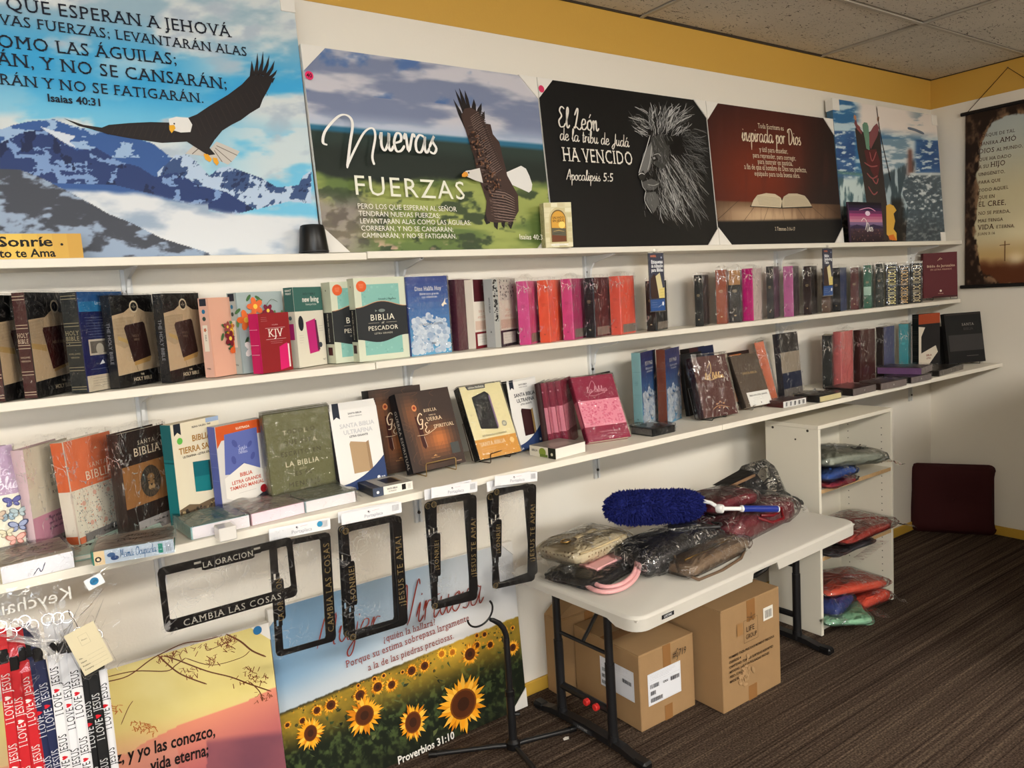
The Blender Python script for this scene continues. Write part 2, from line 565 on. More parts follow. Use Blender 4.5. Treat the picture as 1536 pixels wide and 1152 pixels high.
class Print:
    """flat print laid layer by layer on a rectangle: origin O, unit axes U, V, outward normal N, size W x H"""
    STEP = .00013

    def __init__(s, O, U, V, W, H, mb=None, n0=.0004):
        s.O = np.array(O, float); s.U = np.array(U, float); s.V = np.array(V, float)
        s.N = np.cross(s.U, s.V)
        s.W = W; s.H = H; s.mb = mb or MB(); s.k = 0; s.n0 = n0; s.dk = 1

    def pt(s, u, v):
        return tuple(s.O + s.U * (u * s.W) + s.V * (v * s.H) + s.N * (s.n0 + s.k * s.STEP))

    def poly(s, pts, col):
        s.k += s.dk
        s.mb.add([s.pt(*p) for p in pts], [tuple(range(len(pts)))], col)

    def rect(s, u0, v0, u1, v1, col):
        s.poly([(u0, v0), (u1, v0), (u1, v1), (u0, v1)], col)

    def ell(s, u, v, r, col, ry=None, n=16, rot=0):
        ry = ry or r
        ca, sa = math.cos(rot), math.sin(rot)
        s.poly([(u + (r * math.cos(t) * ca - ry * math.sin(t) * sa) / s.W, v + (r * math.cos(t) * sa + ry * math.sin(t) * ca) / s.H) for t in [2 * PI * i / n for i in range(n)]], col)

    def line(s, pts, w, col, cal=0., smooth=0):
        """pts in uv, w in metres"""
        q = [np.array((a * s.W, b * s.H)) for a, b in pts]
        if smooth: q = spl(q, smooth)
        vs, fs = ribbon(q, w, cal)
        s.k += .04
        s.mb.add([s.pt(a / s.W, b / s.H) for a, b in vs], fs, col)

    def text(s, t, u, v, h, col, al='c', font='sans', maxw=None, rot=0, track=0., sx=1.):
        """h: size as a fraction of H (cap height about .7 of it); v: baseline"""
        vs, fs, wd = layout(t, font, track)
        sc = h * s.H
        xs = sc * sx
        if maxw and wd * xs > maxw * s.W: xs = maxw * s.W / wd
        off = {'l': 0, 'c': -wd / 2, 'r': -wd}[al] * xs
        s.k += .7
        ca, sa = math.cos(rot), math.sin(rot)
        out = []
        for x, y in vs:
            X = x * xs + off; Y = y * sc
            out.append(s.pt(u + (X * ca - Y * sa) / s.W, v + (X * sa + Y * ca) / s.H))
        s.mb.add(out, fs, col)

    # ---- positions read off the photograph, carried onto this surface
    def uv(s, px):
        d = ray(*px)
        t = ((s.O - CAMP) @ s.N) / (d @ s.N)
        q = CAMP + d * t - s.O
        return (q @ s.U / s.W, q @ s.V / s.H)

    def textpx(s, t, a, b, col, font='sans', hs=1., track=0.):
        """text whose baseline runs from photo point a to b"""
        ua = np.array(s.uv(a)) * (s.W, s.H); ub = np.array(s.uv(b)) * (s.W, s.H)
        d = ub - ua; L = np.hypot(*d)
        vs, fs, wd = layout(t, font, track)
        sc = L / wd
        d = d / L; n = np.array([-d[1], d[0]])
        s.k += .7
        out = []
        for x, y in vs:
            q = ua + d * x * sc + n * y * sc * hs
            out.append(s.pt(q[0] / s.W, q[1] / s.H))
        s.mb.add(out, fs, col)

    def grid(s, name, fn, nx, ny, mat, parent, off=0.0002):
        """fine grid whose printed colours come from fn(PX, PY): photo pixel coordinates of each vertex"""
        uu, vv = np.meshgrid(np.linspace(0, 1, nx), np.linspace(0, 1, ny))
        pts = s.O + uu[..., None] * s.W * s.U + vv[..., None] * s.H * s.V + s.N * off
        q = pts - CAMP
        f = q @ _f
        PX = 768 + FPX * (q @ CR) / f
        PY = 576 - FPX * (q @ CU) / f
        rgb = np.clip(fn(PX, PY, uu, vv), 0, 255) / 255.
        rgb = np.where(rgb <= .04045, rgb / 12.92, ((rgb + .055) / 1.055) ** 2.4)
        me = bpy.data.meshes.new(name)
        me.vertices.add(nx * ny)
        me.vertices.foreach_set('co', pts.astype(np.float32).ravel())
        i = (np.arange(ny - 1)[:, None] * nx + np.arange(nx - 1)[None]).ravel()
        quads = np.stack([i, i + 1, i + 1 + nx, i + nx], 1)
        me.loops.add(quads.size)
        me.loops.foreach_set('vertex_index', quads.ravel().astype(np.int32))
        me.polygons.add(len(quads))
        me.polygons.foreach_set('loop_start', (np.arange(len(quads)) * 4).astype(np.int32))
        me.update(calc_edges=True)
        ca = me.color_attributes.new('Col', 'FLOAT_COLOR', 'POINT')
        buf = np.ones((nx * ny, 4), np.float32)
        buf[:, :3] = rgb.reshape(-1, 3)
        ca.data.foreach_set('color', buf.ravel())
        me.materials.append(mat)
        o = bpy.data.objects.new(name, me)
        COL.objects.link(o)
        o.parent = parent
        return o


# ------------------------------------------------------------------ numpy picture helpers
def vnoise(X, Y, seed):
    rs = np.random.RandomState(seed)
    T = rs.rand(128, 128)
    xi = np.floor(X).astype(int); yi = np.floor(Y).astype(int)
    fx = X - xi; fy = Y - yi
    fx = fx * fx * (3 - 2 * fx); fy = fy * fy * (3 - 2 * fy)
    g = lambda a, b: T[b % 128, a % 128]
    return (g(xi, yi) * (1 - fx) + g(xi + 1, yi) * fx) * (1 - fy) + (g(xi, yi + 1) * (1 - fx) + g(xi + 1, yi + 1) * fx) * fy


def fbm(X, Y, seed=1, octv=5, ridged=False):
    o = 0; a = .5; t = 0
    for k in range(octv):
        n = vnoise(X * 2 ** k, Y * 2 ** k, seed + k)
        if ridged: n = 1 - abs(2 * n - 1)
        o = o + a * n; t += a; a *= .5
    return o / t


def inside(X, Y, pts):
    m = np.zeros(X.shape, bool)
    n = len(pts)
    for i in range(n):
        x0, y0 = pts[i]; x1, y1 = pts[(i + 1) % n]
        if y0 == y1: continue
        c = ((Y < y0) != (Y < y1)) & (X < (x1 - x0) * (Y - y0) / (y1 - y0) + x0)
        m ^= c
    return m


def mixc(a, b, t):
    t = np.clip(t, 0, 1)[..., None]
    a = np.array(a, float); b = np.array(b, float)
    return a * (1 - t) + b * t


def sstep(a, b, x):
    t = np.clip((x - a) / (b - a), 0, 1)
    return t * t * (3 - 2 * t)


def put(img, mask, col):
    m = mask.astype(float)[..., None] if mask.dtype == bool else np.clip(mask, 0, 1)[..., None]
    return img * (1 - m) + np.array(col, float) * m

# ================================================================== THE ROOM
XL, XR, YF, ZC, ZB = -3.2, 4.583, -6.0, 2.5624, 2.4024


def struct(name, mb, mat, parent=None):
    o = mb.build(name, mat, parent)
    if not parent: o['kind'] = 'structure'
    return o


m = MB(); m.box(XL, XR, 0, .1, 0, ZC + .1); wall_back = struct('wall_back', m, M_WALL)
m = MB(); m.box(XR, XR + .1, YF, .1, 0, ZC + .1); wall_right = struct('wall_right', m, M_WALL)
m = MB(); m.box(XL - .1, XL, YF, .1, 0, ZC + .1); struct('wall_left', m, P('cream wall paint', (206, 196, 178), .6))
# wall behind the photographer, with the shop window that lets the daylight in
m = MB()
WX0, WX1, WZ0, WZ1 = -2.6, -.2, .8, 2.2
m.box(XL, WX0, YF - .1, YF, 0, ZC + .1); m.box(WX1, XR, YF - .1, YF, 0, ZC + .1)
m.box(WX0, WX1, YF - .1, YF, 0, WZ0); m.box(WX0, WX1, YF - .1, YF, WZ1, ZC + .1)
struct('wall_front', m, P('cream wall paint', (206, 196, 178), .6))
wn = empty('window_1', ((WX0 + WX1) / 2, YF, WZ0), kind='structure')
m = MB()
for a, b, c_, d in ((-1.2, -1.15, 0, 1.4), (1.15, 1.2, 0, 1.4), (-.025, .025, 0, 1.4), (-1.2, 1.2, 0, .05), (-1.2, 1.2, 1.35, 1.4)):
    m.box(a, b, -.08, -.02, c_, d)
m.build('window_frame', M_STEELW, wn)
for s in (-1, 1):
    m = MB(); m.box(min(s * .025, s * 1.15), max(s * .025, s * 1.15), -.055, -.049, .05, 1.35)
    m.build('pane', plastic('window glass', 0.0, 5, 1.0, 0, .02, haze=0), wn)
al = bpy.data.lights.new('daylight', 'AREA'); al.shape = 'RECTANGLE'; al.size = 2.3; al.size_y = 1.35
al.energy = 110; al.color = (.80, .9, 1.0)
ao = bpy.data.objects.new('daylight', al); COL.objects.link(ao)
ao.location = ((WX0 + WX1) / 2, YF - .15, 1.5); ao.rotation_euler = (PI / 2, 0, 0)


def carpet_mat():
    m = P('striped carpet', (80, 66, 54), 1.0, bump=.6, bscale=200, spec=.1)
    nt = m.node_tree; L = nt.links.new; N = nt.nodes.new
    b = nt.nodes['Principled BSDF']
    tc = nt.nodes.new('ShaderNodeTexCoord')
    def nz(scale, sx, sy, det=3):
        mp = nt.nodes.new('ShaderNodeMapping'); mp.inputs['Scale'].default_value = (sx, sy, 1)
        n = nt.nodes.new('ShaderNodeTexNoise'); n.inputs['Scale'].default_value = scale; n.inputs['Detail'].default_value = det
        L(tc.outputs['Object'], mp.inputs[0]); L(mp.outputs[0], n.inputs['Vector']); return n
    a = nz(1, 1.1, 150, 5); c = nz(1, .5, 30, 3); g = nz(150, 1, 1, 3)
    h = N('ShaderNodeMath'); h.operation = 'MULTIPLY'; h.inputs[1].default_value = .55
    ad = N('ShaderNodeMath'); ad.operation = 'MULTIPLY_ADD'; ad.inputs[1].default_value = .45
    L(a.outputs['Fac'], h.inputs[0]); L(c.outputs['Fac'], ad.inputs[0]); L(h.outputs[0], ad.inputs[2])
    r = N('ShaderNodeValToRGB'); e = r.color_ramp.elements
    e[0].position = .36; e[0].color = (*C3((36, 27, 23)), 1)
    e[1].position = .66; e[1].color = (*C3((104, 89, 75)), 1)
    k = e.new(.46); k.color = (*C3((66, 53, 44)), 1)
    k = e.new(.55); k.color = (*C3((80, 67, 56)), 1)
    L(ad.outputs[0], r.inputs[0])
    r2 = N('ShaderNodeMapRange'); r2.inputs[1].default_value = .36; r2.inputs[2].default_value = .64; r2.inputs[3].default_value = .5; r2.inputs[4].default_value = 1.45
    L(g.outputs['Fac'], r2.inputs[0])
    mx = N('ShaderNodeMix'); mx.data_type = 'RGBA'; mx.blend_type = 'MULTIPLY'; mx.inputs[0].default_value = 1
    L(r.outputs[0], mx.inputs[6]); L(r2.outputs[0], mx.inputs[7]); L(mx.outputs[2], b.inputs['Base Color'])
    return m


m = MB(); m.box(XL, XR, YF, 0, -.1, 0); floor = struct('floor', m, carpet_mat())

# ceiling: lay-in tiles on a grid of runners
def tile_mat():
    m = P('mineral fibre tile', (204, 196, 182), .95, bump=.35, bscale=90)
    nt = m.node_tree; L = nt.links.new
    b = nt.nodes['Principled BSDF']
    tc = nt.nodes.new('ShaderNodeTexCoord')
    v = nt.nodes.new('ShaderNodeTexNoise'); v.inputs['Scale'].default_value = 48; v.inputs['Detail'].default_value = 2; v.inputs['Distortion'].default_value = 2.5
    mp = nt.nodes.new('ShaderNodeMapping'); mp.inputs['Scale'].default_value = (.6, 1.2, 1)
    L(tc.outputs['Object'], mp.inputs[0]); L(mp.outputs[0], v.inputs['Vector'])
    r = nt.nodes.new('ShaderNodeValToRGB'); e = r.color_ramp.elements
    e[0].position = .335; e[0].color = (*C3((66, 58, 50)), 1); e[1].position = .365; e[1].color = (*C3((226, 219, 206)), 1)
    L(v.outputs['Fac'], r.inputs[0])
    n = nt.nodes.new('ShaderNodeTexNoise'); n.inputs['Scale'].default_value = 3
    mx = nt.nodes.new('ShaderNodeMix'); mx.data_type = 'RGBA'; mx.blend_type = 'MULTIPLY'; mx.inputs[0].default_value = .25
    L(tc.outputs['Object'], n.inputs['Vector']); L(r.outputs[0], mx.inputs[6]); L(n.outputs['Fac'], mx.inputs[7]); L(mx.outputs[2], b.inputs['Base Color'])
    return m


m = MB(); m.box(XL, XR, YF, 0, ZC + .12, ZC + .16); ceil = struct('ceiling', m, M_WALL)
TM = tile_mat()
M_RUN = P('white enamelled runner', (178, 170, 156), .5)
M_RIM = P('dark shadow gap metal', (60, 52, 44), .6)
xs = [XL] + [2.304 + 1.2192 * k for k in range(-4, 2)] + [XR]
ys = [0] + [-.489 - .6096 * k for k in range(0, 10)]
ys = [y for y in ys if y > YF] + [YF]
lamp_tiles = {(2, 6), (4, 6), (0, 6)}
tcache = {}
for i in range(len(xs) - 1):
    for j in range(len(ys) - 1):
        x0, x1, y0, y1 = xs[i], xs[i + 1], ys[j + 1], ys[j]
        if any(x0 < lx < x1 and y0 < ly < y1 for lx, ly, _ in LAMP_SPOTS): continue
        key = (round(x1 - x0, 3), round(y1 - y0, 3))
        if key not in tcache:
            m = MB(); a, b_ = (x1 - x0) / 2 - .009, (y1 - y0) / 2 - .009
            m.bbox(-a, a, -b_, b_, 0, .016, .004)
            tcache[key] = m.build('ceiling_tile', TM, ceil); o = tcache[key]
        else:
            o = tcache[key].copy(); COL.objects.link(o); o.parent = ceil
        o.location = ((x0 + x1) / 2, (y0 + y1) / 2, ZC + .001 + .002 * ((i * 7 + j * 3) % 3))
for x in xs[1:-1]:
    m = MB(); m.box(x - .0085, x + .0085, YF, 0, ZC - .004, ZC + .0); m.box(x - .002, x + .002, YF, 0, ZC, ZC + .03); m.build('ceiling_runner', M_RUN, ceil)
for y in ys[1:-1]:
    m = MB(); m.box(XL, XR, y - .0085, y + .0085, ZC - .0035, ZC + .0005); m.box(XL, XR, y - .002, y + .002, ZC, ZC + .03); m.build('ceiling_runner', M_RUN, ceil)
m = MB(); m.box(XL, XR, -.010, 0, ZC - .002, ZC + .02); m.box(XR - .010, XR, YF, -.010, ZC - .002, ZC + .02); m.build('wall_angle', M_RIM, ceil)
# painted ochre band under the ceiling, baseboards
m = MB(); m.box(XL, XR - .002, -.002, 0, ZB, ZC); struct('trim_1', m, M_BAND)
m = MB(); m.box(XR - .002, XR, YF, -.002, ZB, ZC); struct('trim_2', m, M_BAND)
M_BASE = P('ochre baseboard', (196, 156, 62), .4)
m = MB(); m.bbox(XL, XR - .012, -.012, 0, 0, .052, .003); struct('baseboard_back', m, M_BASE)
m = MB(); m.bbox(XR - .012, XR, YF, 0, 0, .052, .003); struct('baseboard_right', m, M_BASE)
# ceiling lights (behind the photographer)
em = bpy.data.materials.new('lit diffuser'); em.use_nodes = True
em.node_tree.nodes['Principled BSDF'].inputs['Emission Color'].default_value = (*LAMP_COL, 1)
em.node_tree.nodes['Principled BSDF'].inputs['Emission Strength'].default_value = LAMP_STRENGTH
for k, (lx, ly, _) in enumerate(LAMP_SPOTS):
    t = empty('ceiling_light', (lx, ly, ZC), label='long fluorescent ceiling panel light behind the photographer, ' + ('nearest the right wall', 'in the middle', 'farthest left')[k], cat='ceiling light', group='ceiling lights')
    m = MB()
    for a in ((-.6, .6, -.3, -.28), (-.6, .6, .28, .3), (-.6, -.58, -.28, .28), (.58, .6, -.28, .28)):
        m.box(a[0], a[1], a[2], a[3], -.006, .05)
    m.build('frame', M_STEELW, t)
    m = MB(); m.prism([(-.24, -.075), (.24, -.075), (.275, -.03), (.279, -.007), (-.279, -.007), (-.275, -.03)], -.579, .579, axis='x'); m.build('diffuser', em, t)

# ================================================================== SHELVES
Z1, Z2, Z3 = 1.654, 1.330, .9735
S1, S2, S3 = .176, .176, .39
TH = .021


def shelf(x0, x1, z, s, label, tags=()):
    m = MB(); m.bbox(x0, x1, -s, -.0125, z - TH, z, .0015)
    o = m.build('wall_shelf', M_WHITE)
    tag(o, label, 'shelf', 'white wall shelves')
    return o


shelf(-.9, .966, Z1 - .003, S1, 'top white wall shelf board, left length under the big eagle canvas')
shelf(.9685, 4.575, Z1, S1, 'top white wall shelf board, right length reaching the room corner')
shelf(-.9, .965, Z2 - .002, S2, 'middle white wall shelf board, left length under the boxed bibles')
shelf(.9675, 4.56, Z2, S2, 'middle white wall shelf board, right length under the wrapped spines')
shelf(-.9, 2.2475, Z3, S3, 'lowest and deepest white shelf board, left length with hanging frames')
shelf(2.2495, 4.572, Z3, S3, 'lowest and deepest white shelf board, right length over the bookcase')
ux = [on_y((191, 442), 0)[0], on_y((608, 545), 0)[0], on_y((893, 700), 0)[0], on_y((1163, 385), 0)[0], on_y((1364, 610), 0)[0]]
unames = ['behind the boxed dark bibles', 'behind the fish-cover bibles', 'above the blue duster', 'above the white bookcase', 'nearest the room corner']
for k, x in enumerate(ux):
    m = MB(); z0, z1 = .765, 1.633
    m.box(x - .013, x + .013, -.002, 0, z0, z1); m.box(x - .013, x - .0105, -.012, -.002, z0, z1); m.box(x + .0105, x + .013, -.012, -.002, z0, z1)
    m.box(x - .0125, x - .004, -.0125, -.011, z0, z1); m.box(x + .004, x + .0125, -.0125, -.011, z0, z1)
    t = empty('shelf_upright', (x, 0, z0), label='white slotted shelf upright on the wall ' + unames[k], cat='shelf upright', group='shelf uprights')
    o = m.build('channel', M_STEELW, t); o.location = (-x, 0, -z0)
    for zz in (z0 + .035, .5 * (z0 + z1), z1 - .06):
        m = MB(); m.tube([(0, -.013, zz - z0), (0, -.0165, zz - z0)], .0055, 10); m.build('screw', P('dark screw', (70, 66, 62), .4, .6), t)
    for zs, s, nm in ((Z1, S1, 'top'), (Z2, S2, 'middle'), (Z3, S3, 'lowest')):
        L_ = s * .86
        pr = [(0, 0), (0, -.085), (-.008, -.095), (-.016, -.085), (-.022, -.05), (-.04, -.028), (-L_ + .01, -.008), (-L_, -.004), (-L_, 0)]
        m = MB()
        m.prism([(a - .013, b) for a, b in pr][::-1], -.004, .004, axis='x')
        m.box(-.006, .006, -.013 - L_, -.014, -.003, 0)
        t2 = tag(m.build('shelf_bracket', M_STEELW), 'white steel bracket holding the %s shelf, %s' % (nm, unames[k]), 'shelf bracket', 'shelf brackets')
        t2.location = (x, 0, zs - TH - .0005)

# ================================================================== LEANING CANVASES
def hang(o, root):
    """child whose mesh is already in world coordinates"""
    bpy.context.view_layer.update()
    o.parent = root
    o.matrix_parent_inverse = root.matrix_world.inverted()
    return o


class Canvas:
    def __init__(s, name, label, x0, x1, H, yb, yt, zs, T=.02, cat='canvas print', group='canvas prints', side=(235, 232, 226), part='stretched_canvas'):
        lean = math.asin((yt - yb) / H)
        s.lean = lean; s.W = x1 - x0; s.H = H; s.T = T
        zb = zs + T * math.sin(lean) + .0005
        s.root = empty(name, (x0, yb, zb), rx=-lean, label=label, cat=cat, group=group)
        m = MB(); m.bbox(0, s.W, 0, T, 0, H, .0015, side)
        s.body = m.build(part, M_PAINTED, s.root, color=True)
        V = (0, math.sin(lean), math.cos(lean))
        s.p = Print((x0, yb, zb), (1, 0, 0), V, s.W, H, n0=.001)

    def raster(s, fn, nx, ny, mat=None):
        o = s.p.grid('picture', fn, nx, ny, mat or M_CANVAS, None)
        hang(o, s.root)

    def done(s, mat=None, name='lettering'):
        if s.p.mb.f:
            hang(s.p.mb.build(name, mat or M_CANVAS, None, color=True), s.root)

    def corner(s, which, size=.075, block=False):
        i = 1 if 'R' in which else 0
        j = 1 if 'T' in which else 0
        x = s.W if i else 0; z = s.H if j else 0
        dx = -size if i else size; dz = -size if j else size
        m = MB()
        if block:
            m.bbox(min(x, x + dx) - .002 * (1 - i), max(x, x + dx) + .002 * i, -.004, s.T + .002, min(z, z + dz) - .001, max(z, z + dz) + .001, .001)
        else:
            ex = .0015 if i else -.0015; ez = .0015 if j else -.0015 * 0
            pts = [(x + ex, z + ez), (x + dx, z + ez), (x + ex, z + dz)]
            a = (pts[1][0] - pts[0][0]) * (pts[2][1] - pts[0][1]) - (pts[2][0] - pts[0][0]) * (pts[1][1] - pts[0][1])
            if a < 0: pts = [pts[0], pts[2], pts[1]]
            m.prism(pts, -.0035, s.T + .001, axis='y')
        m.build('corner_protector', P('white card', (228, 224, 216), .6), s.root)


INK = (22, 26, 40)
# ---- 1: big eagle over mountains
c = Canvas('canvas_print', 'large eagle canvas with blue sky, snowy mountains and dark verse, leftmost on top shelf', -.62, .858, .727, -.105, -.060, Z1 - .003, .022)


def sc(pts, ox, oy, k):
    return [(ox + x / k, oy + y / k) for x, y in pts]


def paint1(PX, PY, U, V):
    X = PX * 2.881; Y = PY * 2.881
    d = Y - X * .12
    n = fbm(X / 260, Y / 95, 3, 6); n2 = fbm(X / 120 + 5, Y / 60, 11, 5)
    img = mixc((150, 178, 194), (58, 160, 212), sstep(-60, 190, d - 60 * n2))
    img = mixc(img, (110, 188, 222), sstep(300, 480, d))
    cl = sstep(.44, .68, n) * (1 - .75 * sstep(60, 330, d))
    cl = np.maximum(cl, sstep(.42, .62, n) * sstep(700, 1200, X) * sstep(430, 560, Y) * .9)
    cl = np.maximum(cl, sstep(.40, .56, n) * sstep(455, 520, Y) * (1 - sstep(700, 1100, X)))
    cl = np.maximum(cl, sstep(.38, .62, fbm(X / 400 + 3, Y / 120, 8)) * sstep(650, 1150, X) * (1 - sstep(330, 520, d)))
    img = mixc(img, (206, 214, 216), cl)
    img = mixc(img, (150, 168, 190), .6 * cl * sstep(.5, .75, n2))
    r = fbm(X / 90, Y / 60, 21, 6, True); r2 = fbm(X / 40 + Y / 90, Y / 50, 31, 5, True)
    far = inside(X, Y, [(-900, 540), (-300, 500), (0, 560), (60, 540), (125, 525), (230, 515), (300, 540), (380, 560), (450, 570), (600, 600), (660, 620), (740, 680), (820, 720), (900, 780), (900, 900), (-900, 900)])
    img = put(img, far, (52, 88, 148)); img = put(img, far & (r > .70) & (Y < 640 + 60 * n), (150, 178, 212))
    snow = inside(X, Y, [(170, 545), (215, 560), (330, 590), (300, 610), (330, 640), (240, 600)])
    img = put(img, snow, (205, 214, 226))
    rg = inside(X, Y, [(680, 745), (760, 670), (810, 668), (850, 700), (905, 760), (950, 725), (990, 720), (1060, 745), (1130, 770), (1200, 810), (1290, 800), (1310, 760), (1345, 735), (1345, 880), (1250, 870), (1110, 905), (1000, 860), (850, 830), (680, 820)])
    img = put(img, rg, (54, 78, 122)); img = put(img, rg & (r2 > .62), (176, 196, 220)); img = put(img, rg & (r2 < .38), (34, 50, 88))
    nr = inside(X, Y, [(-900, 700), (-200, 590), (0, 620), (100, 570), (190, 560), (330, 650), (420, 640), (520, 700), (600, 720), (670, 765), (760, 745), (860, 800), (980, 830), (1100, 905), (1000, 930), (700, 850), (500, 800), (180, 790), (0, 780), (-900, 800)])
    img = put(img, nr, (38, 58, 108)); img = put(img, nr & (r > .74), (120, 150, 196)); img = put(img, nr & (fbm(X / 60, Y / 90, 5) < .38), (26, 38, 76))
    low = sstep(0, 30, Y - (780 + 60 * sstep(500, 1000, X) + 60 * n + .06 * (X - 300) * (X > 900) - 0))
    img = mixc(img, mixc((214, 218, 222), (150, 168, 190), sstep(.4, .7, fbm(X / 200, Y / 80, 77, 6))), low)
    rock = inside(X, Y, [(-900, 640), (-300, 720), (0, 728), (90, 735), (170, 765), (300, 830), (420, 895), (470, 925), (560, 960), (700, 1030), (900, 1092), (1000, 1200), (-900, 1200)])
    img = put(img, rock, mixc((66, 70, 80), (146, 164, 188), sstep(.42, .58, fbm(X / 70, Y / 30, 41, 6) + .25 * sstep(850, 1050, Y - .2 * X) - .12)))
    return img


c.raster(paint1, 600, 300)
p = c.p
k = 2.881
uvp = lambda pts: [p.uv(q) for q in sc(pts, 0, 0, k)]
EB = (34, 28, 28)
p.poly(uvp([(800, 665), (840, 625), (880, 655), (910, 640), (935, 612), (960, 622), (1036, 655), (1010, 690), (985, 712), (940, 692), (905, 682), (860, 672)][::-1]), (196, 190, 182))
for q in (((930, 640), (1000, 700)), ((935, 630), (1025, 672)), ((925, 650), (960, 700)), ((860, 640), (830, 666))):
    p.line([p.uv(a) for a in sc(q, 0, 0, k)], .004, (96, 84, 76))
for part in ([(275, 512), (360, 540), (440, 552), (470, 540), (560, 532), (650, 528), (730, 530), (800, 560), (815, 612), (760, 615), (700, 618), (640, 610), (560, 598), (480, 583), (420, 565), (340, 545)],
             [(800, 515), (850, 495), (905, 458), (985, 410), (1045, 365), (1078, 330), (1115, 322), (1165, 338), (1182, 340), (1160, 385), (1135, 430), (1122, 465), (1080, 490), (1040, 520), (1000, 540), (960, 565), (930, 602), (870, 590), (820, 560)],
             [(790, 540), (870, 560), (930, 600), (905, 640), (930, 668), (900, 672), (880, 660), (830, 628), (800, 608)],
             [(1078, 334), (1083, 290), (1087, 262), (1094, 292), (1100, 326)], [(1094, 326), (1106, 270), (1112, 228), (1116, 272), (1114, 322)], [(1110, 322), (1128, 270), (1136, 222), (1138, 270), (1132, 326)],
             [(1126, 326), (1148, 280), (1163, 238), (1160, 282), (1146, 330)], [(1138, 332), (1168, 295), (1186, 262), (1180, 300), (1158, 338)], [(1152, 338), (1180, 318), (1197, 302), (1190, 322), (1172, 345)],
             [(1170, 342), (1188, 336), (1176, 362)], [(470, 583), (440, 572), (400, 562), (470, 560)]):
    p.poly(uvp(part[::-1]), EB)
for i in range(14):
    x = 840 + i * 22; y = 520 - i * 12
    p.line([p.uv(q) for q in sc([(x, y), (x + 30, y + 70 - i * 1.5)], 0, 0, k)], .0022, (58, 48, 44))
for i in range(12):
    x = 480 + i * 24
    p.line([p.uv(q) for q in sc([(x + 20, 545), (x, 585 + i * 1.5)], 0, 0, k)], .002, (54, 46, 42))
p.poly(uvp([(728, 515), (760, 506), (812, 510), (830, 540), (822, 572), (780, 574), (750, 565), (732, 545)][::-1]), (226, 224, 220))
p.poly(uvp([(730, 543), (752, 541), (758, 556), (748, 568), (741, 577), (731, 562)][::-1]), (228, 170, 40))
p.ell(*p.uv((752 / k, 536 / k)), .0022, (40, 30, 20))
for q in ([(878, 665), (898, 668), (915, 690), (906, 702), (886, 690)], [(918, 682), (936, 684), (945, 705), (936, 717), (922, 702)]):
    p.poly(uvp(q[::-1]), (226, 160, 40))
for t, a, b, pre in (('QUE ESPERAN A JEHOVÁ', (9, 15), (347, 56.6), 'PERO LOS '), ('VAS FUERZAS; LEVANTARÁN ALAS', (0, 37), (371.4, 85), 'TENDRÁN NUE'), ('OMO LAS ÁGUILAS;', (-4, 71), (267, 98), 'C'),
                     ('ÁN, Y NO SE CANSARÁN;', (-4, 97.5), (342, 134.7), 'CORRER'), ('ARÁN Y NO SE FATIGARÁN.', (-20, 125), (307, 155.3), 'CAMIN')):
    wv = layout(t, 'serif')[2]; wp = layout(pre + t, 'serif')[2]
    ua = np.array(p.uv(a)); ub = np.array(p.uv(b))
    d = (ub - ua); ua2 = ub - d * wp / wv
    L_ = np.hypot(d[0] * p.W, d[1] * p.H)
    p.text(pre + t, ua2[0], ua2[1], L_ / wv / p.H * 1.02, INK, 'l', 'serif', rot=math.atan2(d[1] * p.H, d[0] * p.W), sx=1 / 1.02)
p.textpx('Isaias 40:31', (71, 152.5), (153.5, 160), INK, 'bold', 1.0)
c.done(name='artwork')
c.corner('TR', .04, True); c.corner('TL', .04, True)

# ---- 2: Nuevas Fuerzas
c = Canvas('canvas_print', 'landscape canvas with brown eagle flying over green hills and white handwriting', .862, 1.704, .594, -.125, -.075, Z1, .018)


def paint2(PX, PY, U, V):
    X = (PX - 440) * 3.388; Y = (PY - 60) * 3.388
    h = Y - (440 + (X - 45) * .088)
    n = fbm(X / 300, h / 80, 4, 5); n2 = fbm(X / 150 + 9, Y / 110, 14, 5)
    img = mixc((120, 130, 158), (196, 194, 202), sstep(.36, .62, n))
    img = mixc(img, (70, 104, 160), sstep(.58, .74, n2) * (h < -180) * .8)
    img = mixc(img, (176, 190, 212), sstep(-110, -20, h) * .7)
    img = mixc(img, (42, 104, 134), sstep(-26, -8, h))
    img = mixc(img, (44, 58, 52), sstep(0, 22, h))
    img = mixc(img, (34, 42, 36), sstep(30, 120, h))
    lo = h - 190 - 60 * (fbm(X / 220, Y / 220, 7) - .5) * 2 + 60 * sstep(600, 900, X) - 30
    img = mixc(img, mixc((96, 116, 62), (152, 162, 88), sstep(.35, .6, fbm(X / 260, Y / 90, 17, 4))), sstep(-10, 25, lo))
    img = mixc(img, (52, 66, 44), sstep(.56, .66, fbm(X / 90, Y / 60, 27, 4)) * sstep(20, 80, lo) * .9)
    br = sstep(60, 160, lo) * (1 - sstep(330, 620, X + .4 * (Y - 800)))
    img = mixc(img, mixc((110, 98, 92), (156, 144, 138), sstep(.4, .6, fbm(X / 50, Y / 30, 37, 4))), br * .85)
    img = mixc(img, (206, 168, 150), sstep(.72, .78, fbm(X / 60, Y / 40, 47, 3)) * sstep(300, 400, lo))
    img = mixc(img, (122, 140, 70), sstep(380, 520, lo) * .5)
    return img


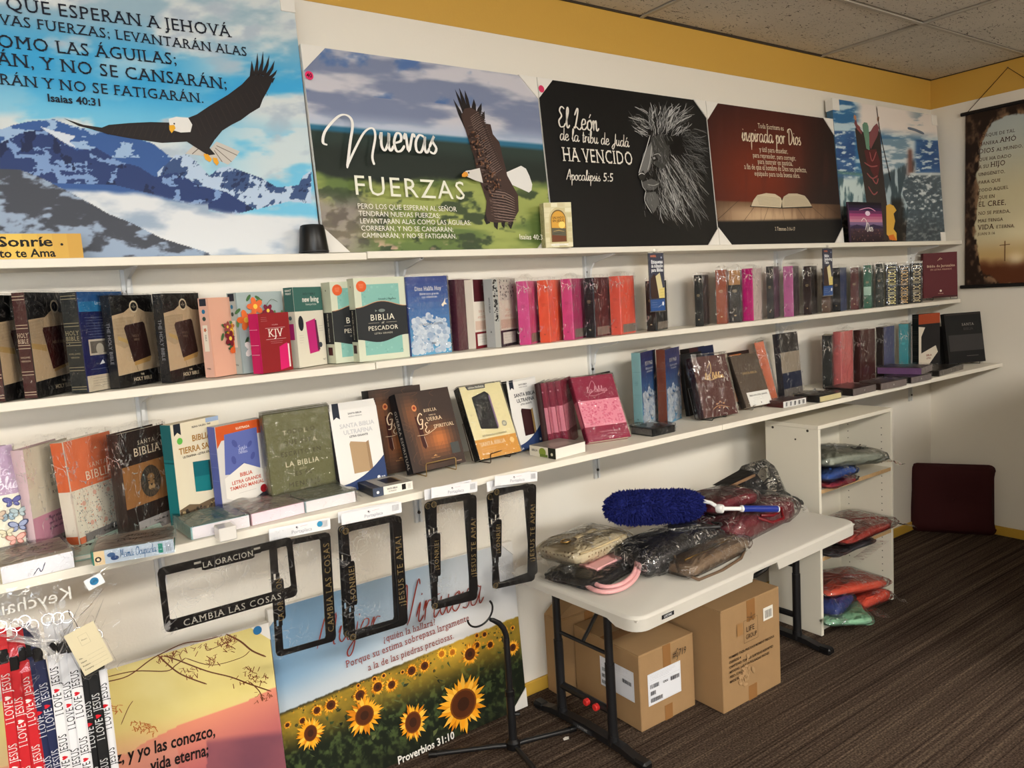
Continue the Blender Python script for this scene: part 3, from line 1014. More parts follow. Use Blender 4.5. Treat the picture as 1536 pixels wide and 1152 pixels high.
c.raster(paint2, 300, 230)
p = c.p
uvp = lambda pts: [p.uv(q) for q in sc(pts, 440, 60, 3.388)]
EBR = (66, 48, 42)
wing_tips = [[(880, 470), (838, 380), (812, 300), (850, 360), (885, 440)], [(870, 400), (838, 310), (820, 250), (848, 300), (890, 400)], [(880, 390), (850, 300), (842, 243), (868, 300), (900, 390)],
             [(890, 380), (872, 300), (870, 255), (888, 300), (910, 390)], [(900, 400), (905, 340), (916, 300), (926, 330), (930, 400)], [(915, 410), (935, 350), (955, 320), (956, 352), (945, 420)], [(930, 430), (955, 380), (970, 362), (972, 400), (950, 440)],
             [(975, 880), (968, 915), (980, 938), (1000, 930)], [(1010, 900), (1020, 950), (1036, 965), (1040, 920)], [(1050, 900), (1058, 945), (1070, 958), (1078, 910)], [(1085, 890), (1092, 945), (1104, 962), (1116, 930), (1110, 880)]]
for q in wing_tips: p.poly(uvp(q[::-1]), (30, 24, 24))
p.poly(uvp([(1066, 680), (1155, 640), (1180, 655), (1197, 690), (1212, 735), (1208, 765), (1195, 776), (1150, 755), (1105, 735)][::-1]), (226, 224, 220))
p.poly(uvp([(850, 385), (868, 350), (900, 345), (935, 365), (962, 400), (972, 425), (1000, 430), (1012, 480), (1045, 520), (1060, 590), (1076, 650), (1085, 690), (1112, 740), (1140, 790), (1143, 870), (1112, 925), (1080, 925), (1030, 930), (985, 922), (975, 880), (980, 820), (960, 760), (945, 712), (928, 660), (918, 600), (895, 530)][::-1]), EBR)
random.seed(3)
for i in range(60):
    t = i / 60
    ax, ay = 885 + 80 * t, 440 + 260 * t
    ln = 100 - 30 * t
    p.line([p.uv(q) for q in sc([(ax, ay), (ax + ln * .9, ay + ln * random.uniform(-.55, .0) + 12)], 440, 60, 3.388)], .0035, random.choice([(38, 28, 26), (92, 72, 66), (120, 98, 90), (50, 38, 34)]))
for i in range(40):
    t = i / 40
    ax, ay = 985 + 20 * t, 740 + 150 * t
    p.line([p.uv(q) for q in sc([(ax, ay), (ax + 90 + 20 * random.random(), ay + random.uniform(20, 80))], 440, 60, 3.388)], .003, random.choice([(38, 28, 26), (110, 88, 80), (84, 64, 58)]))
for i in range(30):
    t = i / 29
    ax, ay = 905 + 118 * t ** 1.2, 385 + 290 * t
    for dx, cl in ((0, (150, 128, 118)), (3, (44, 32, 30))):
        p.line([p.uv(q) for q in sc([(ax - 8 + dx, ay + 12), (ax + 34 + dx, ay - 16), (ax + 58 - 14 * t + dx, ay - 14)], 440, 60, 3.388)], .0022, cl, 0, smooth=2)
for i in range(22):
    t = i / 21
    p.line([p.uv(q) for q in sc([(1000 + 20 * t, 760 + 150 * t), (1070 + 20 * t, 770 + 150 * t), (1120 + 10 * t, 800 + 120 * t)], 440, 60, 3.388)], .0022, (146, 124, 114) if i % 2 else (44, 32, 30), 0, smooth=2)
for i in range(150):
    t = random.random(); x = 890 + 120 * t + random.uniform(-18, 40); y = 480 + 300 * t + random.uniform(-40, 40)
    p.ell(*p.uv((440 + x / 3.388, 60 + y / 3.388)), .0035, random.choice([(58, 38, 28), (104, 68, 46), (128, 92, 70), (40, 28, 24)]), n=6)
p.poly(uvp([(845, 690), (858, 674), (885, 670), (928, 660), (945, 735), (905, 722), (868, 706)][::-1]), (212, 208, 202))
p.poly(uvp([(838, 692), (850, 679), (866, 682), (870, 700), (852, 706), (838, 704)][::-1]), (222, 150, 50))
p.ell(*p.uv((440 + 872 / 3.388, 60 + 684 / 3.388)), .003, (30, 20, 16))
WT = (238, 236, 230)
def ribpx(p, pts, ox, oy, k, w, col, cal=.5):
    p.line([p.uv(q) for q in sc(pts, ox, oy, k)], w, col, cal, smooth=6)
ribpx(p, [(158, 545), (135, 530), (150, 470), (215, 400), (262, 398), (285, 440), (272, 540), (258, 662)], 440, 60, 3.388, .0085, WT)
ribpx(p, [(256, 655), (300, 560), (345, 480), (385, 460), (400, 500), (385, 600), (395, 645)], 440, 60, 3.388, .0075, WT)
p.textpx('uevas', (440 + 425 / 3.388, 60 + 572 / 3.388), (440 + 712 / 3.388, 60 + 588 / 3.388), WT, 'script', 1.25)
p.textpx('FUERZAS', (440 + 292 / 3.388, 60 + 795 / 3.388), (440 + 858 / 3.388, 60 + 820 / 3.388), (232, 232, 214), 'sans', .98, .08)
for t, a, b in (('PERO LOS QUE ESPERAN AL SEÑOR', (310, 865), (812, 880)), ('TENDRÁN NUEVAS FUERZAS;', (316, 902), (728, 913)), ('LEVANTARÁN ALAS COMO LAS ÁGUILAS:', (322, 940), (885, 948)),
                ('CORRERÁN, Y NO SE CANSARÁN;', (328, 976), (795, 982)), ('CAMINARÁN, Y NO SE FATIGARÁN.', (333, 1012), (812, 1016)), ('Isaias 40:31', (1128, 1019), (1262, 1022))):
    p.textpx(t, sc([a], 440, 60, 3.388)[0], sc([b], 440, 60, 3.388)[0], (236, 232, 220), 'sans', 1.05)
c.done(name='artwork')
for q in ('TL', 'TR', 'BL', 'BR'): c.corner(q)
def sticker(c, px, col, txt=None):
    u, v = c.p.uv(px)
    m = MB(); pr = Print(c.p.O + c.p.N * .0042, c.p.U, c.p.V, c.p.W, c.p.H, m)
    pr.ell(u, v, .0125, col, n=20)
    if txt: pr.text(txt, u, v - .009, .028, (60, 20, 30), 'c', 'bold')
    hang(m.build('price_sticker', M_GLOSSP, None, color=True), c.root)
sticker(c, (463, 114), (226, 52, 104), '$40')

# ---- 3: lion
c = Canvas('canvas_print', 'black canvas with a grey lion head in profile and white lettering', 1.710, 2.580, .594, -.125, -.075, Z1, .018)
c.raster(lambda PX, PY, U, V: mixc((13, 12, 12), (26, 25, 24), sstep(.3, .9, U) * sstep(0, .8, 1 - abs(V - .5))) , 30, 20)
p = c.p
K = 3.268
o3 = lambda q: p.uv((780 + q[0] / K, 60 + q[1] / K))
p.poly([o3(q) for q in [(650, 390), (620, 470), (600, 560), (578, 640), (572, 668), (590, 690), (588, 715), (612, 742), (606, 790), (640, 850), (700, 900), (760, 930), (860, 860), (900, 700), (880, 520), (800, 400), (720, 350)][::-1]], (22, 21, 21))
random.seed(11)
def gcol(a, b):
    g = int(random.uniform(a, b)); return (g, g, g - 2)
# mane: strands flowing back and down from the face
for i in range(620):
    t = random.random()
    if t < .35:      # crown
        x0, y0 = random.uniform(590, 800), random.uniform(360, 480); an = -2.2 + (x0 - 590) / 210 * 1.7 + random.uniform(-.35, .35); ln = random.uniform(30, 80)
        if x0 < 640: an = random.uniform(-2.9, -2.2)
    elif t < .8:     # cheek and chest mane
        x0, y0 = random.uniform(665, 860), random.uniform(560, 820); an = 1.15 + random.uniform(-.25, .3) + (x0 - 700) / 500 * -.6; ln = random.uniform(60, 140)
    else:
        x0, y0 = random.uniform(790, 890), random.uniform(430, 640); an = .3 + random.uniform(-.5, .7); ln = random.uniform(35, 75)
    if x0 + math.cos(an) * ln > 925: continue
    x1, y1 = x0 + math.cos(an) * ln, y0 + math.sin(an) * ln
    mx, my = (x0 + x1) / 2 + random.uniform(-10, 10), (y0 + y1) / 2 + random.uniform(-8, 8)
    fade = 1 - .55 * sstep(760, 900, np.array(x0)) if t < .8 else .45
    g = gcol(50, 205); g = tuple(int(40 + (v - 40) * float(fade)) for v in g)
    p.line([o3((x0, y0)), o3((mx, my)), o3((x1, y1))], random.uniform(.0015, .0035), g, 0, smooth=2)
# face
for q, g in (([(640, 480), (700, 460), (730, 520), (720, 600), (690, 640), (640, 600), (620, 560)], 62), ([(600, 560), (640, 500), (650, 560), (630, 640), (600, 665), (578, 660)], 112), ([(575, 664), (600, 640), (612, 668), (600, 692), (582, 684)], 44),
             ([(590, 700), (640, 680), (680, 700), (660, 735), (612, 740)], 84), ([(608, 750), (660, 745), (680, 800), (650, 850), (615, 800)], 92), ([(636, 575), (668, 566), (676, 588), (650, 598)], 26), ([(646, 578), (656, 574), (660, 584), (650, 588)], 150),
             ([(700, 480), (740, 470), (750, 510), (715, 520)], 30), ([(600, 735), (650, 738), (672, 722), (655, 745), (612, 748)], 18)):
    p.poly([o3(a) for a in q[::-1]], (g, g, g - 2))
for i in range(260):
    x0 = random.uniform(600, 730); y0 = random.uniform(450, 840)
    if x0 < 640 - (y0 - 450) * .12: continue
    an = 1.5 + random.uniform(-.5, .3); ln = random.uniform(12, 34)
    p.line([o3((x0, y0)), o3((x0 + math.cos(an) * ln, y0 + math.sin(an) * ln))], .0016, gcol(60, 190))
for pts, g in (([(632, 470), (612, 540), (590, 610), (576, 655)], 215), ([(640, 520), (632, 590), (620, 640)], 190), ([(575, 664), (590, 655), (606, 662)], 225), ([(590, 690), (596, 720), (612, 742)], 170), ([(612, 742), (606, 790), (640, 850)], 200), ([(620, 710), (650, 715), (675, 705)], 170), ([(650, 565), (672, 560), (684, 572)], 180)):
    p.line([o3(a) for a in pts], .003, (g, g, g - 4), .3, smooth=4)
WL = (232, 226, 214)
for t, a, b, f, h in (('El León', (182, 428), (380, 450), 'script', 1.15), ('de la tribu de Judá', (190, 492), (530, 528), 'script', 1.1), ('HA VENCIDO', (205, 595), (552, 615), 'serif', 1.35), ('Apocalipsis 5:5', (222, 688), (452, 697), 'script', 1.05)):
    p.textpx(t, (780 + a[0] / K, 60 + a[1] / K), (780 + b[0] / K, 60 + b[1] / K), WL, f, h)
c.done(M_GLOSSP, name='artwork')
for q in ('TL', 'TR', 'BL', 'BR'): c.corner(q, .07)
sticker(c, (811, 134), (214, 60, 100))

# ---- 4: open book on planks
c = Canvas('canvas_print', 'dark red canvas with an open book on wooden planks and cream lettering', 2.586, 3.493, .594, -.125, -.075, Z1, .018)
K = 3.032
o4 = lambda q: p.uv((1040 + q[0] / K, 80 + q[1] / K))


def paint4(PX, PY, U, V):
    X = (PX - 1040) * K; Y = (PY - 80) * K
    n = fbm(X / 40, Y / 260, 3, 5)
    g = np.exp(-(((X - 300) / 260) ** 2 + ((Y - 560) / 260) ** 2))
    img = mixc((54, 26, 24), (112, 44, 26), g)
    img = mixc(img, (30, 24, 24), sstep(430, 640, X + .15 * (Y - 400)) * .8)
    img = mixc(img, (84, 40, 34), sstep(.55, .8, n) * .35)
    pl = Y - (668 + (X - 100) * .03)
    wood = mixc((112, 84, 62), (196, 166, 132), np.exp(-((X - 330) / 230) ** 2) * sstep(-5, 60, pl))
    wood = mixc(wood, (92, 66, 48), sstep(.5, .75, fbm(X / 14, Y / 120, 9, 4)) * .3)
    wood = mixc(wood, (50, 38, 32), sstep(560, 670, X) * .6 + (1 - sstep(100, 200, X)) * .3)
    img = mixc(img, wood, sstep(0, 6, pl))
    img = mixc(img, (24, 23, 23), sstep(752, 768, Y + .02 * (X - 300)))
    return img


c.raster(paint4, 180, 150)
p = c.p
for a, b in (((210, 665), (106, 760)), ((275, 700), (225, 768)), ((340, 702), (318, 765)), ((405, 704), (415, 765)), ((472, 702), (512, 762)), ((540, 700), (605, 758)), ((600, 690), (662, 735))):
    p.line([o4(a), o4(b)], .004, (62, 44, 32))
p.poly([o4(q) for q in [(256, 698), (262, 688), (400, 660), (535, 690), (542, 702), (405, 706)][::-1]], (40, 34, 30))
p.poly([o4(q) for q in [(262, 695), (272, 668), (290, 645), (330, 636), (370, 640), (396, 656), (402, 672), (398, 702)][::-1]], (202, 188, 160))
p.poly([o4(q) for q in [(402, 672), (410, 652), (432, 638), (470, 638), (505, 648), (522, 668), (538, 696), (404, 702)][::-1]], (190, 176, 150))
for i in range(7):
    p.line([o4((285 + i * 2, 650 + i * 6)), o4((392, 660 + i * 6))], .0025, (140, 126, 104)); p.line([o4((412, 656 + i * 6)), o4((505 + i * 4, 652 + i * 6.5))], .0025, (136, 122, 100))
for t, a, b, f, h in (('Toda Escritura es', (293, 340), (411, 352), 'serif', 1.3), ('inspirada por Dios', (220, 398), (488, 418), 'script', 1.25), ('y útil para enseñar,', (300, 447), (430, 457), 'serif', 1.3), ('para reprender, para corregir,', (270, 473), (466, 488), 'serif', 1.3),
                      ('para instruir en justicia,', (292, 502), (452, 512), 'serif', 1.3), ('a fin de que el hombre de Dios sea perfecto,', (231, 526), (515, 542), 'serif', 1.45), ('equipado para toda buena obra.', (277, 556), (485, 567), 'serif', 1.3), ('2 Timoteo 3:16-17', (370, 806), (462, 807), 'serif', 1.3)):
    p.textpx(t, (1040 + a[0] / K, 80 + a[1] / K), (1040 + b[0] / K, 80 + b[1] / K), (226, 210, 184), f, h)
c.done(M_GLOSSP, name='artwork')
for q in ('TL', 'TR', 'BL', 'BR'): c.corner(q, .075)

# ---- 5: robed figure before a parted sea
c = Canvas('canvas_print', 'tall painted canvas of a robed figure raising arms before a parting sea', on_y((1265, 352), -.098)[0], on_y((1418, 358), -.098)[0], .702, -.098, -.047, Z1, .034, side=(64, 98, 124))
K5 = 5.01
o5 = lambda q: p.uv((1220 + q[0] / K5, 140 + q[1] / K5))


def paint5(PX, PY, U, V):
    X = (PX - 1220) * K5; Y = (PY - 140) * K5
    n = fbm(X / 110, Y / 34, 3, 6); n2 = fbm(X / 24, Y / 130, 13, 6); n3 = fbm(X / 46, Y / 17, 23, 6); n4 = fbm(X / 20, Y / 16, 33, 5)
    img = mixc((52, 106, 152), (184, 208, 218), sstep(.44, .64, n))
    img = mixc(img, (230, 220, 212), sstep(290, 380, X) * (1 - sstep(240, 350, Y - .1 * (X - 500))))
    img = mixc(img, (128, 150, 164), sstep(680, 800, X) * (1 - sstep(.44, .56, n)) * (1 - sstep(220, 270, Y)) * .8)
    sea = mixc(mixc((34, 66, 120), (70, 112, 160), n), (196, 212, 220), sstep(.55, .70, n3))
    img = mixc(img, sea, sstep(276, 288, Y) * (1 - sstep(300, 330, X)))
    img = mixc(img, sea, sstep(343, 354, Y - .05 * (X - 780)) * sstep(735, 785, X))
    img = mixc(img, mixc((118, 148, 168), (206, 216, 220), sstep(.4, .6, n)), sstep(500, 520, X) * (1 - sstep(735, 785, X)) * sstep(330, 350, Y))
    img = mixc(img, (92, 132, 120), np.exp(-((Y - 575 - .1 * X) / 14) ** 2) * (1 - sstep(380, 410, X)) * .8)
    fall = mixc((74, 104, 112), (190, 208, 208), sstep(.44, .60, n2))
    img = mixc(img, fall, sstep(600, 660, Y) * (1 - sstep(390, 420, X)))
    img = mixc(img, mixc((66, 82, 90), (168, 186, 194), sstep(.46, .62, n2)), sstep(0, 30, Y - 480 - (760 - X) * .45 - 20 * n4) * sstep(510, 530, X) * (1 - sstep(750, 780, X)))
    img = mixc(img, (120, 84, 76), np.exp(-((X - 728 - (Y - 500) * .02) / (16 + (Y - 400) * .06)) ** 2) * sstep(400, 440, Y) * (1 - sstep(600, 640, Y)))
    rf = inside(X, Y, [(680, 650), (730, 612), (800, 600), (1010, 596), (1100, 1200), (690, 1200), (700, 1000), (715, 860), (670, 760)])
    img = put(img, rf, mixc(mixc((60, 72, 80), (98, 114, 124), n4), (206, 214, 216), sstep(.52, .68, n3 * .4 + n4 * .6) * (1 - .6 * sstep(850, 1000, Y))))
    img = mixc(img, (200, 210, 212), np.exp(-((Y - 606) / 12) ** 2) * sstep(700, 740, X))
    img = mixc(img, mixc((30, 28, 28), (78, 70, 62), sstep(.5, .62, n4)), sstep(860, 1010, Y + 90 * n2 - .1 * X) * (1 - .75 * rf))
    img = mixc(img, (30, 28, 27), sstep(570, 600, X) * (1 - sstep(670, 705, X + 20 * n4)) * sstep(760, 830, Y) * .85)
    return img


c.raster(paint5, 240, 220)
p = c.p
for pts, col in (([(330, 420), (320, 330), (312, 270), (330, 240), (370, 290), (400, 300), (440, 280), (470, 235), (498, 300), (508, 400), (520, 560), (535, 700), (560, 900), (600, 1090), (540, 1110), (420, 1000), (395, 800), (370, 620), (345, 500)], (56, 48, 46)),
                 ([(305, 225), (318, 190), (330, 235), (368, 290), (360, 310), (325, 270)], (122, 72, 76)), ([(420, 300), (450, 250), (475, 225), (492, 260), (480, 320), (430, 420), (416, 380)], (130, 76, 80)),
                 ([(300, 180), (305, 160), (320, 172), (322, 200), (312, 205)], (178, 130, 100)), ([(476, 196), (482, 172), (494, 180), (490, 210), (480, 212)], (178, 130, 100)),
                 ([(366, 235), (380, 218), (402, 222), (412, 250), (418, 330), (420, 430), (396, 415), (384, 340), (368, 265)], (104, 142, 120)), ([(380, 430), (470, 420), (500, 520), (480, 660), (440, 600), (400, 520)], (90, 44, 46)),
                 ([(545, 845), (570, 832), (600, 845), (622, 880), (600, 905), (612, 960), (600, 1020), (622, 1050), (625, 1105), (590, 1105), (548, 1060)], (214, 168, 72)), ([(560, 1070), (600, 1060), (622, 1108), (570, 1100)], (206, 110, 40))):
    p.poly([o5(q) for q in pts[::-1]], col)
for pts in ([(380, 520), (430, 550), (480, 545)], [(400, 600), (440, 640), (480, 620)], [(440, 640), (470, 680), (486, 640)], [(410, 700), (450, 760), (480, 740)], [(470, 440), (440, 510), (420, 440)], [(330, 240), (350, 262)], [(326, 262), (352, 288)]):
    p.line([o5(q) for q in pts], .009, (150, 84, 84), .3, smooth=4)
p.line([o5(q) for q in ((472, 100), (484, 190), (512, 360), (560, 570), (578, 660))], .007, (44, 34, 30), 0, smooth=4)
p.line([o5(q) for q in ((705, 262), (760, 275), (830, 305))], .02, (110, 122, 138), .3, smooth=4)
c.done(M_CANVAS, name='artwork')
c.corner('TL', .055, True); c.corner('TR', .055, True); c.corner('BR', .05, True)

# ================================================================== BOOKS
def azi(P0, d, px):
    """distance along horizontal direction d from P0 to the vertical plane through photo point px"""
    r = ray(*px)
    q = (P0[0] - CAMP[0], P0[1] - CAMP[1])
    return -(q[0] * r[1] - q[1] * r[0]) / (d[0] * r[1] - d[1] * r[0])


BOOKS = {}


def solve_book(P_, B, top, A, Y, yaw, lean, z, W=None, T=None, H=None):
    r_ = solve_book1(P_, B, top, A, Y, yaw, lean, z, W, T, H)
    P0, a, ln, w_, t_, h_ = r_
    back = P0[1] + max(0, w_ * math.sin(a)) + t_ * math.cos(a) + h_ * math.sin(max(ln, 0))
    if back > -.018 and z < 1.6:
        lim = -(S2 if z > 1.2 else S3) + .003
        r_ = solve_book1(P_, B, top, A, max(lim, P0[1] - (back + .018)), yaw, lean, z, W, T, H)
    return r_


def solve_book1(P_, B, top, A, Y, yaw, lean, z, W=None, T=None, H=None):
    P0 = on_z(P_, z) if Y is None else on_y(P_, Y)
    if Y is None:
        lim = (-S2 + .006, -.03) if z > 1.2 else (-S3 + .006, -.05)
        if P0[1] < lim[0] or P0[1] > lim[1]: P0 = on_y(P_, min(max(P0[1], lim[0]), lim[1]))
    P0 = np.array([P0[0], P0[1], z])
    if yaw is None:      # turn the book until its far edge lands where the photograph shows it
        best = (1e9, 0)
        for k in range(158, -121, -1):
            aa = math.radians(k / 2); v_ = azi(P0, (math.cos(aa), math.sin(aa)), B); e = abs(v_ - W) if v_ > 0 else 1e6
            if best[0] < .003 and e > best[0]: break
            if e < best[0]: best = (e, k / 2)
        yaw = best[1]
        BOOKS['yaw %s' % (P_,)] = yaw
    a = math.radians(yaw)
    dx = (math.cos(a), math.sin(a)); dy = (-math.sin(a), math.cos(a))
    if W is None: W = azi(P0, dx, B)
    if T is None: T = azi(P0, dy, A)
    r = ray(*top)
    if lean is None:
        # height and lean from the photographed top corner
        M_ = np.array([[dy[0], 0, -r[0]], [dy[1], 0, -r[1]], [0, 1, -r[2]]])
        s_, h_, t_ = np.linalg.solve(M_, CAMP - P0)
        lean_r = math.atan2(s_, h_); Hh = math.hypot(s_, h_)
    else:
        lean_r = math.radians(lean)
        u = np.array([dy[0] * math.sin(lean_r), dy[1] * math.sin(lean_r), math.cos(lean_r)])
        # match image height
        lo, hi = .02, .5
        for _ in range(40):
            mid = (lo + hi) / 2; q = P0 + u * mid - CAMP
            y = 576 - FPX * (q @ CU) / (q @ _f)
            if y > top[1]: lo = mid
            else: hi = mid
        Hh = lo
    return P0, a, lean_r, W, T, (H or Hh)


def book(name, label, P_, top, B=None, A=None, Y=None, yaw=0, lean=0, z=Z2, W=None, T=None, H=None, kind='hard', cover=(40, 40, 40), spine=None, back=None,
         pages=(222, 214, 196), art=None, sart=None, wrap=0, group=None, cat='book', mat=None, bulge=.003, wlift=0, tuft=0, roll=0):
    P0, a, ln, W, T, H = solve_book(P_, B, top, A, Y, yaw, lean, z, W, T, H)
    BOOKS[label] = (round(W, 3), round(T, 3), round(H, 3), round(math.degrees(ln), 1), [round(float(q), 3) for q in P0])
    W = min(max(W, .05), .29); T = min(max(T, .008), .09)
    ln = max(0, min(ln, .6))
    zz = z + T * math.sin(ln) + .0006 + wlift
    t = empty(name, (P0[0], P0[1], zz), rz=a, rx=-ln, label=label, cat=cat, group=group)
    mt = mat or (M_GLOSSP if wrap else M_PRINT)
    spine = spine or cover; back = back or spine
    m = MB()
    if kind == 'box':
        m.bbox(0, W, 0, T, 0, H, .0015, cover)
        m.build('slipcase' if 'slip' in name or 'box' in name else 'cover', mt, t, color=True)
    else:
        bt = .0028 if kind == 'hard' else .0014
        ins = .004 if kind == 'hard' else .002
        m.bbox(0, W, 0, bt, 0, H, .001, cover)
        m.bbox(0, W, T - bt, T, 0, H, .001, back)
        n = 8; pts = []
        for i in range(n + 1):
            y = T * i / n; x = -bulge * math.sin(PI * i / n) ** .7 if 0 < i < n else 0
            pts.append((x, y))
        pts2 = [(.0022, T), (.0022, 0)]
        m.prism(([(x, y) for x, y in pts] + pts2)[::-1], 0, H, spine)
        m.build('cover', mt, t, color=True)
        m = MB(); m.bbox(.0023, W - ins, bt, T - bt, ins * .7, H - ins, .001, pages)
        m.build('page_block', M_PAGES if pages == (222, 214, 196) else attr_mat('coloured page edges', .7, bump=.1), t, color=True)
    mb = MB()
    if art:
        art(Print((0, 0, 0), (1, 0, 0), (0, 0, 1), W, H, mb))
    if sart:
        sart(Print((-bulge if kind != 'box' else 0, T, 0), (0, -1, 0), (0, 0, 1), T, H, mb))
    if mb.f:
        mb.build('cover_print', mt, t, color=True)
    if wrap:
        film(t, W, T, H, bulge, wrap, tuft)
    return t


def film(t, W, T, H, bulge, kind, tuft, seed=None, name='plastic_wrap'):
    """thin clear film around a book, slightly creased; tuft: the gathered end standing above it"""
    m = MB(); rs = random.Random(int(W * 1e5 + H * 1e4 + T * 1e3))
    g = .0012 + .0012 * kind
    x0, x1, y0, y1, z0, z1 = -bulge - g, W + g * 1.5, -g - .0012, T + g, .0008, H + g * (1.5 if kind == 1 else 3)
    amp = .0006 * kind
    def face(o, u, v, nu, nv, nrm):
        vs = []; b = []
        for j in range(nv + 1):
            for i in range(nu + 1):
                e = 0 if (i in (0, nu) or j in (0, nv)) else rs.uniform(-amp, amp * 1.6)
                vs.append(tuple(o[k] + u[k] * i / nu + v[k] * j / nv + nrm[k] * e for k in range(3)))
        fs = [(j * (nu + 1) + i, j * (nu + 1) + i + 1, (j + 1) * (nu + 1) + i + 1, (j + 1) * (nu + 1) + i) for j in range(nv) for i in range(nu)]
        m.add(vs, fs)
    dx, dy, dz = x1 - x0, y1 - y0, z1 - z0
    face((x0, y0, z0), (dx, 0, 0), (0, 0, dz), 6, 9, (0, -1, 0))
    face((x0, y1, z0), (0, -dy, 0), (0, 0, dz), 3, 10, (-1, 0, 0))
    face((x0, y0, z1), (dx, 0, 0), (0, dy, 0), 5, 2, (0, 0, 1))
    face((x1, y0, z0), (0, dy, 0), (0, 0, dz), 2, 6, (1, 0, 0))
    if tuft:
        h = tuft; n = 9
        for s in (-1, 1):
            vs = []
            for i in range(n):
                f = i / (n - 1)
                x = x0 + dx * (.1 + .8 * f); hh = h * (.35 + .65 * math.sin(PI * min(1, f * 1.3)) * rs.uniform(.6, 1))
                vs.append((x, (y0 + y1) / 2 + s * dy * .35, z1))
                vs.append((x + rs.uniform(-.01, .01), (y0 + y1) / 2 + s * rs.uniform(0, .01), z1 + hh))
            m.add(vs, [(2 * i, 2 * i + 2, 2 * i + 3, 2 * i + 1) for i in range(n - 1)])
    m.build(name, M_WRAP if kind == 1 else M_BAG2, t, smooth=False)


M_BAG2 = plastic('crinkled book bag', bump=.45, scale=34, amt=.6, rough=.10, haze=.004, stretch=(1, 1, .4), glint=.65, cw=.022, cscale=30)


def hexa(u, v, r, n): return [(u + r * math.cos(2 * PI * i / n), v + r * math.sin(2 * PI * i / n)) for i in range(n)]


def flower(p, u, v, r, col, ctr=(240, 200, 80), n=5):
    for i in range(n):
        a = 2 * PI * i / n + u * 40
        p.ell(u + r * .6 * math.cos(a) / p.W, v + r * .6 * math.sin(a) / p.H, r * .55, col, r * .36, 8, a)
    p.ell(u, v, r * .3, ctr, n=8)


def leaf(p, u, v, r, col, a):
    p.ell(u, v, r, col, r * .4, 8, a)


def speckle(p, n, cols, r=.0015, u=(0, 1), v=(0, 1), seed=1, rmax=None):
    rs = random.Random(seed); dk = p.dk; p.dk = .02
    for i in range(n):
        rr = rs.uniform(r, rmax or r * 1.6)
        p.ell(rs.uniform(u[0] + rr / p.W, u[1] - rr / p.W), rs.uniform(v[0] + rr / p.H, v[1] - rr / p.H), rr, rs.choice(cols), rr * rs.uniform(.3, 1), 6, rs.uniform(0, 3))
    p.dk = dk; p.k += 1


def lines(p, u0, v0, u1, n, dv, col, w=.001, al='l', seed=2):
    """tiny copy that cannot be read in the photograph: thin strokes of uneven length"""
    rs = random.Random(seed + n)
    for i in range(n):
        L_ = (u1 - u0) * rs.uniform(.6, 1)
        a = u0 if al == 'l' else (u0 + u1 - L_) / 2
        p.line([(a, v0 - i * dv), (a + L_, v0 - i * dv)], w, col)


# ---------------- cover designs (u, v run from the lower left corner of the cover)
CREAM = (226, 212, 184)
def art_leather_box(p, tone=(62, 40, 38), hb='HOLY BIBLE'):
    p.rect(0, 0, 1, 1, (20, 19, 20))
    p.poly([(0, .13), (1, .17), (1, .80), (.78, .81), (.62, .86), (.42, .86), (.28, .81), (0, .78)], (206, 184, 152))
    p.poly([(0, .48), (0, .74), (.2, .76), (.5, .76), (.44, .46), (.2, .42)], (188, 168, 138))
    for i in range(6): p.line([(.04 + .01 * i, .74 - i * .035), (.42, .75 - i * .035)], .0008, (150, 130, 104))
    p.poly([(.08, .52), (.5, .42), (.5, .47), (.08, .56)], (196, 168, 110))
    p.poly([(.40, .22), (.78, .25), (.83, .31), (.40, .27)], (196, 160, 100))
    p.poly([(.38, .26), (.82, .31), (.74, .68), (.70, .70), (.28, .67), (.24, .64)], tone)
    p.text('HOLY', .50, .535, .035, (150, 126, 104), font='serif'); p.text('BIBLE', .51, .495, .035, (150, 126, 104), font='serif')
    p.line([(.44, .22), (.46, .16)], .002, (70, 50, 40))
    p.ell(.52, .87, .0155, CREAM, n=24); p.ell(.52, .87, .0115, (20, 20, 22), n=24)
    p.line([(.52, .85), (.52, .9)], .0018, CREAM); p.line([(.47, .875), (.50, .862), (.50, .88)], .0016, CREAM); p.line([(.57, .875), (.54, .862), (.54, .88)], .0016, CREAM)
    p.text('THE', .55, .105, .03, CREAM, font='bold'); p.text(hb, .55, .05, .055, CREAM, font='bold')


def art_leather_box2(p):
    p.rect(0, 0, 1, 1, (22, 20, 20))
    p.poly([(0, .15), (1, .19), (1, .80), (.8, .80), (.62, .84), (.4, .76), (0, .74)], (204, 182, 150))
    p.poly([(0, .5), (0, .72), (.36, .75), (.34, .5)], (186, 166, 138))
    for i in range(6): p.line([(.02, .71 - i * .03), (.33, .73 - i * .03)], .0008, (150, 130, 104))
    p.poly([(.0, .47), (.34, .43), (.34, .49), (0, .52)], (190, 160, 104))
    p.poly([(.46, .22), (.98, .28), (.98, .32), (.48, .26)], (190, 152, 96))
    p.poly([(.44, .25), (1, .31), (1, .68), (.32, .66), (.30, .63)], (74, 30, 26))
    p.text('HOLY BIBLE', .68, .50, .04, (180, 150, 120), font='serif', maxw=.5)
    p.ell(.66, .86, .0165, CREAM, n=24); p.ell(.66, .86, .012, (24, 22, 24), n=24); p.line([(.66, .84), (.66, .885)], .0018, CREAM)
    p.text('THE', .66, .115, .03, CREAM, font='bold'); p.text('HOLY BIBLE', .66, .055, .055, CREAM, font='bold', maxw=.62)


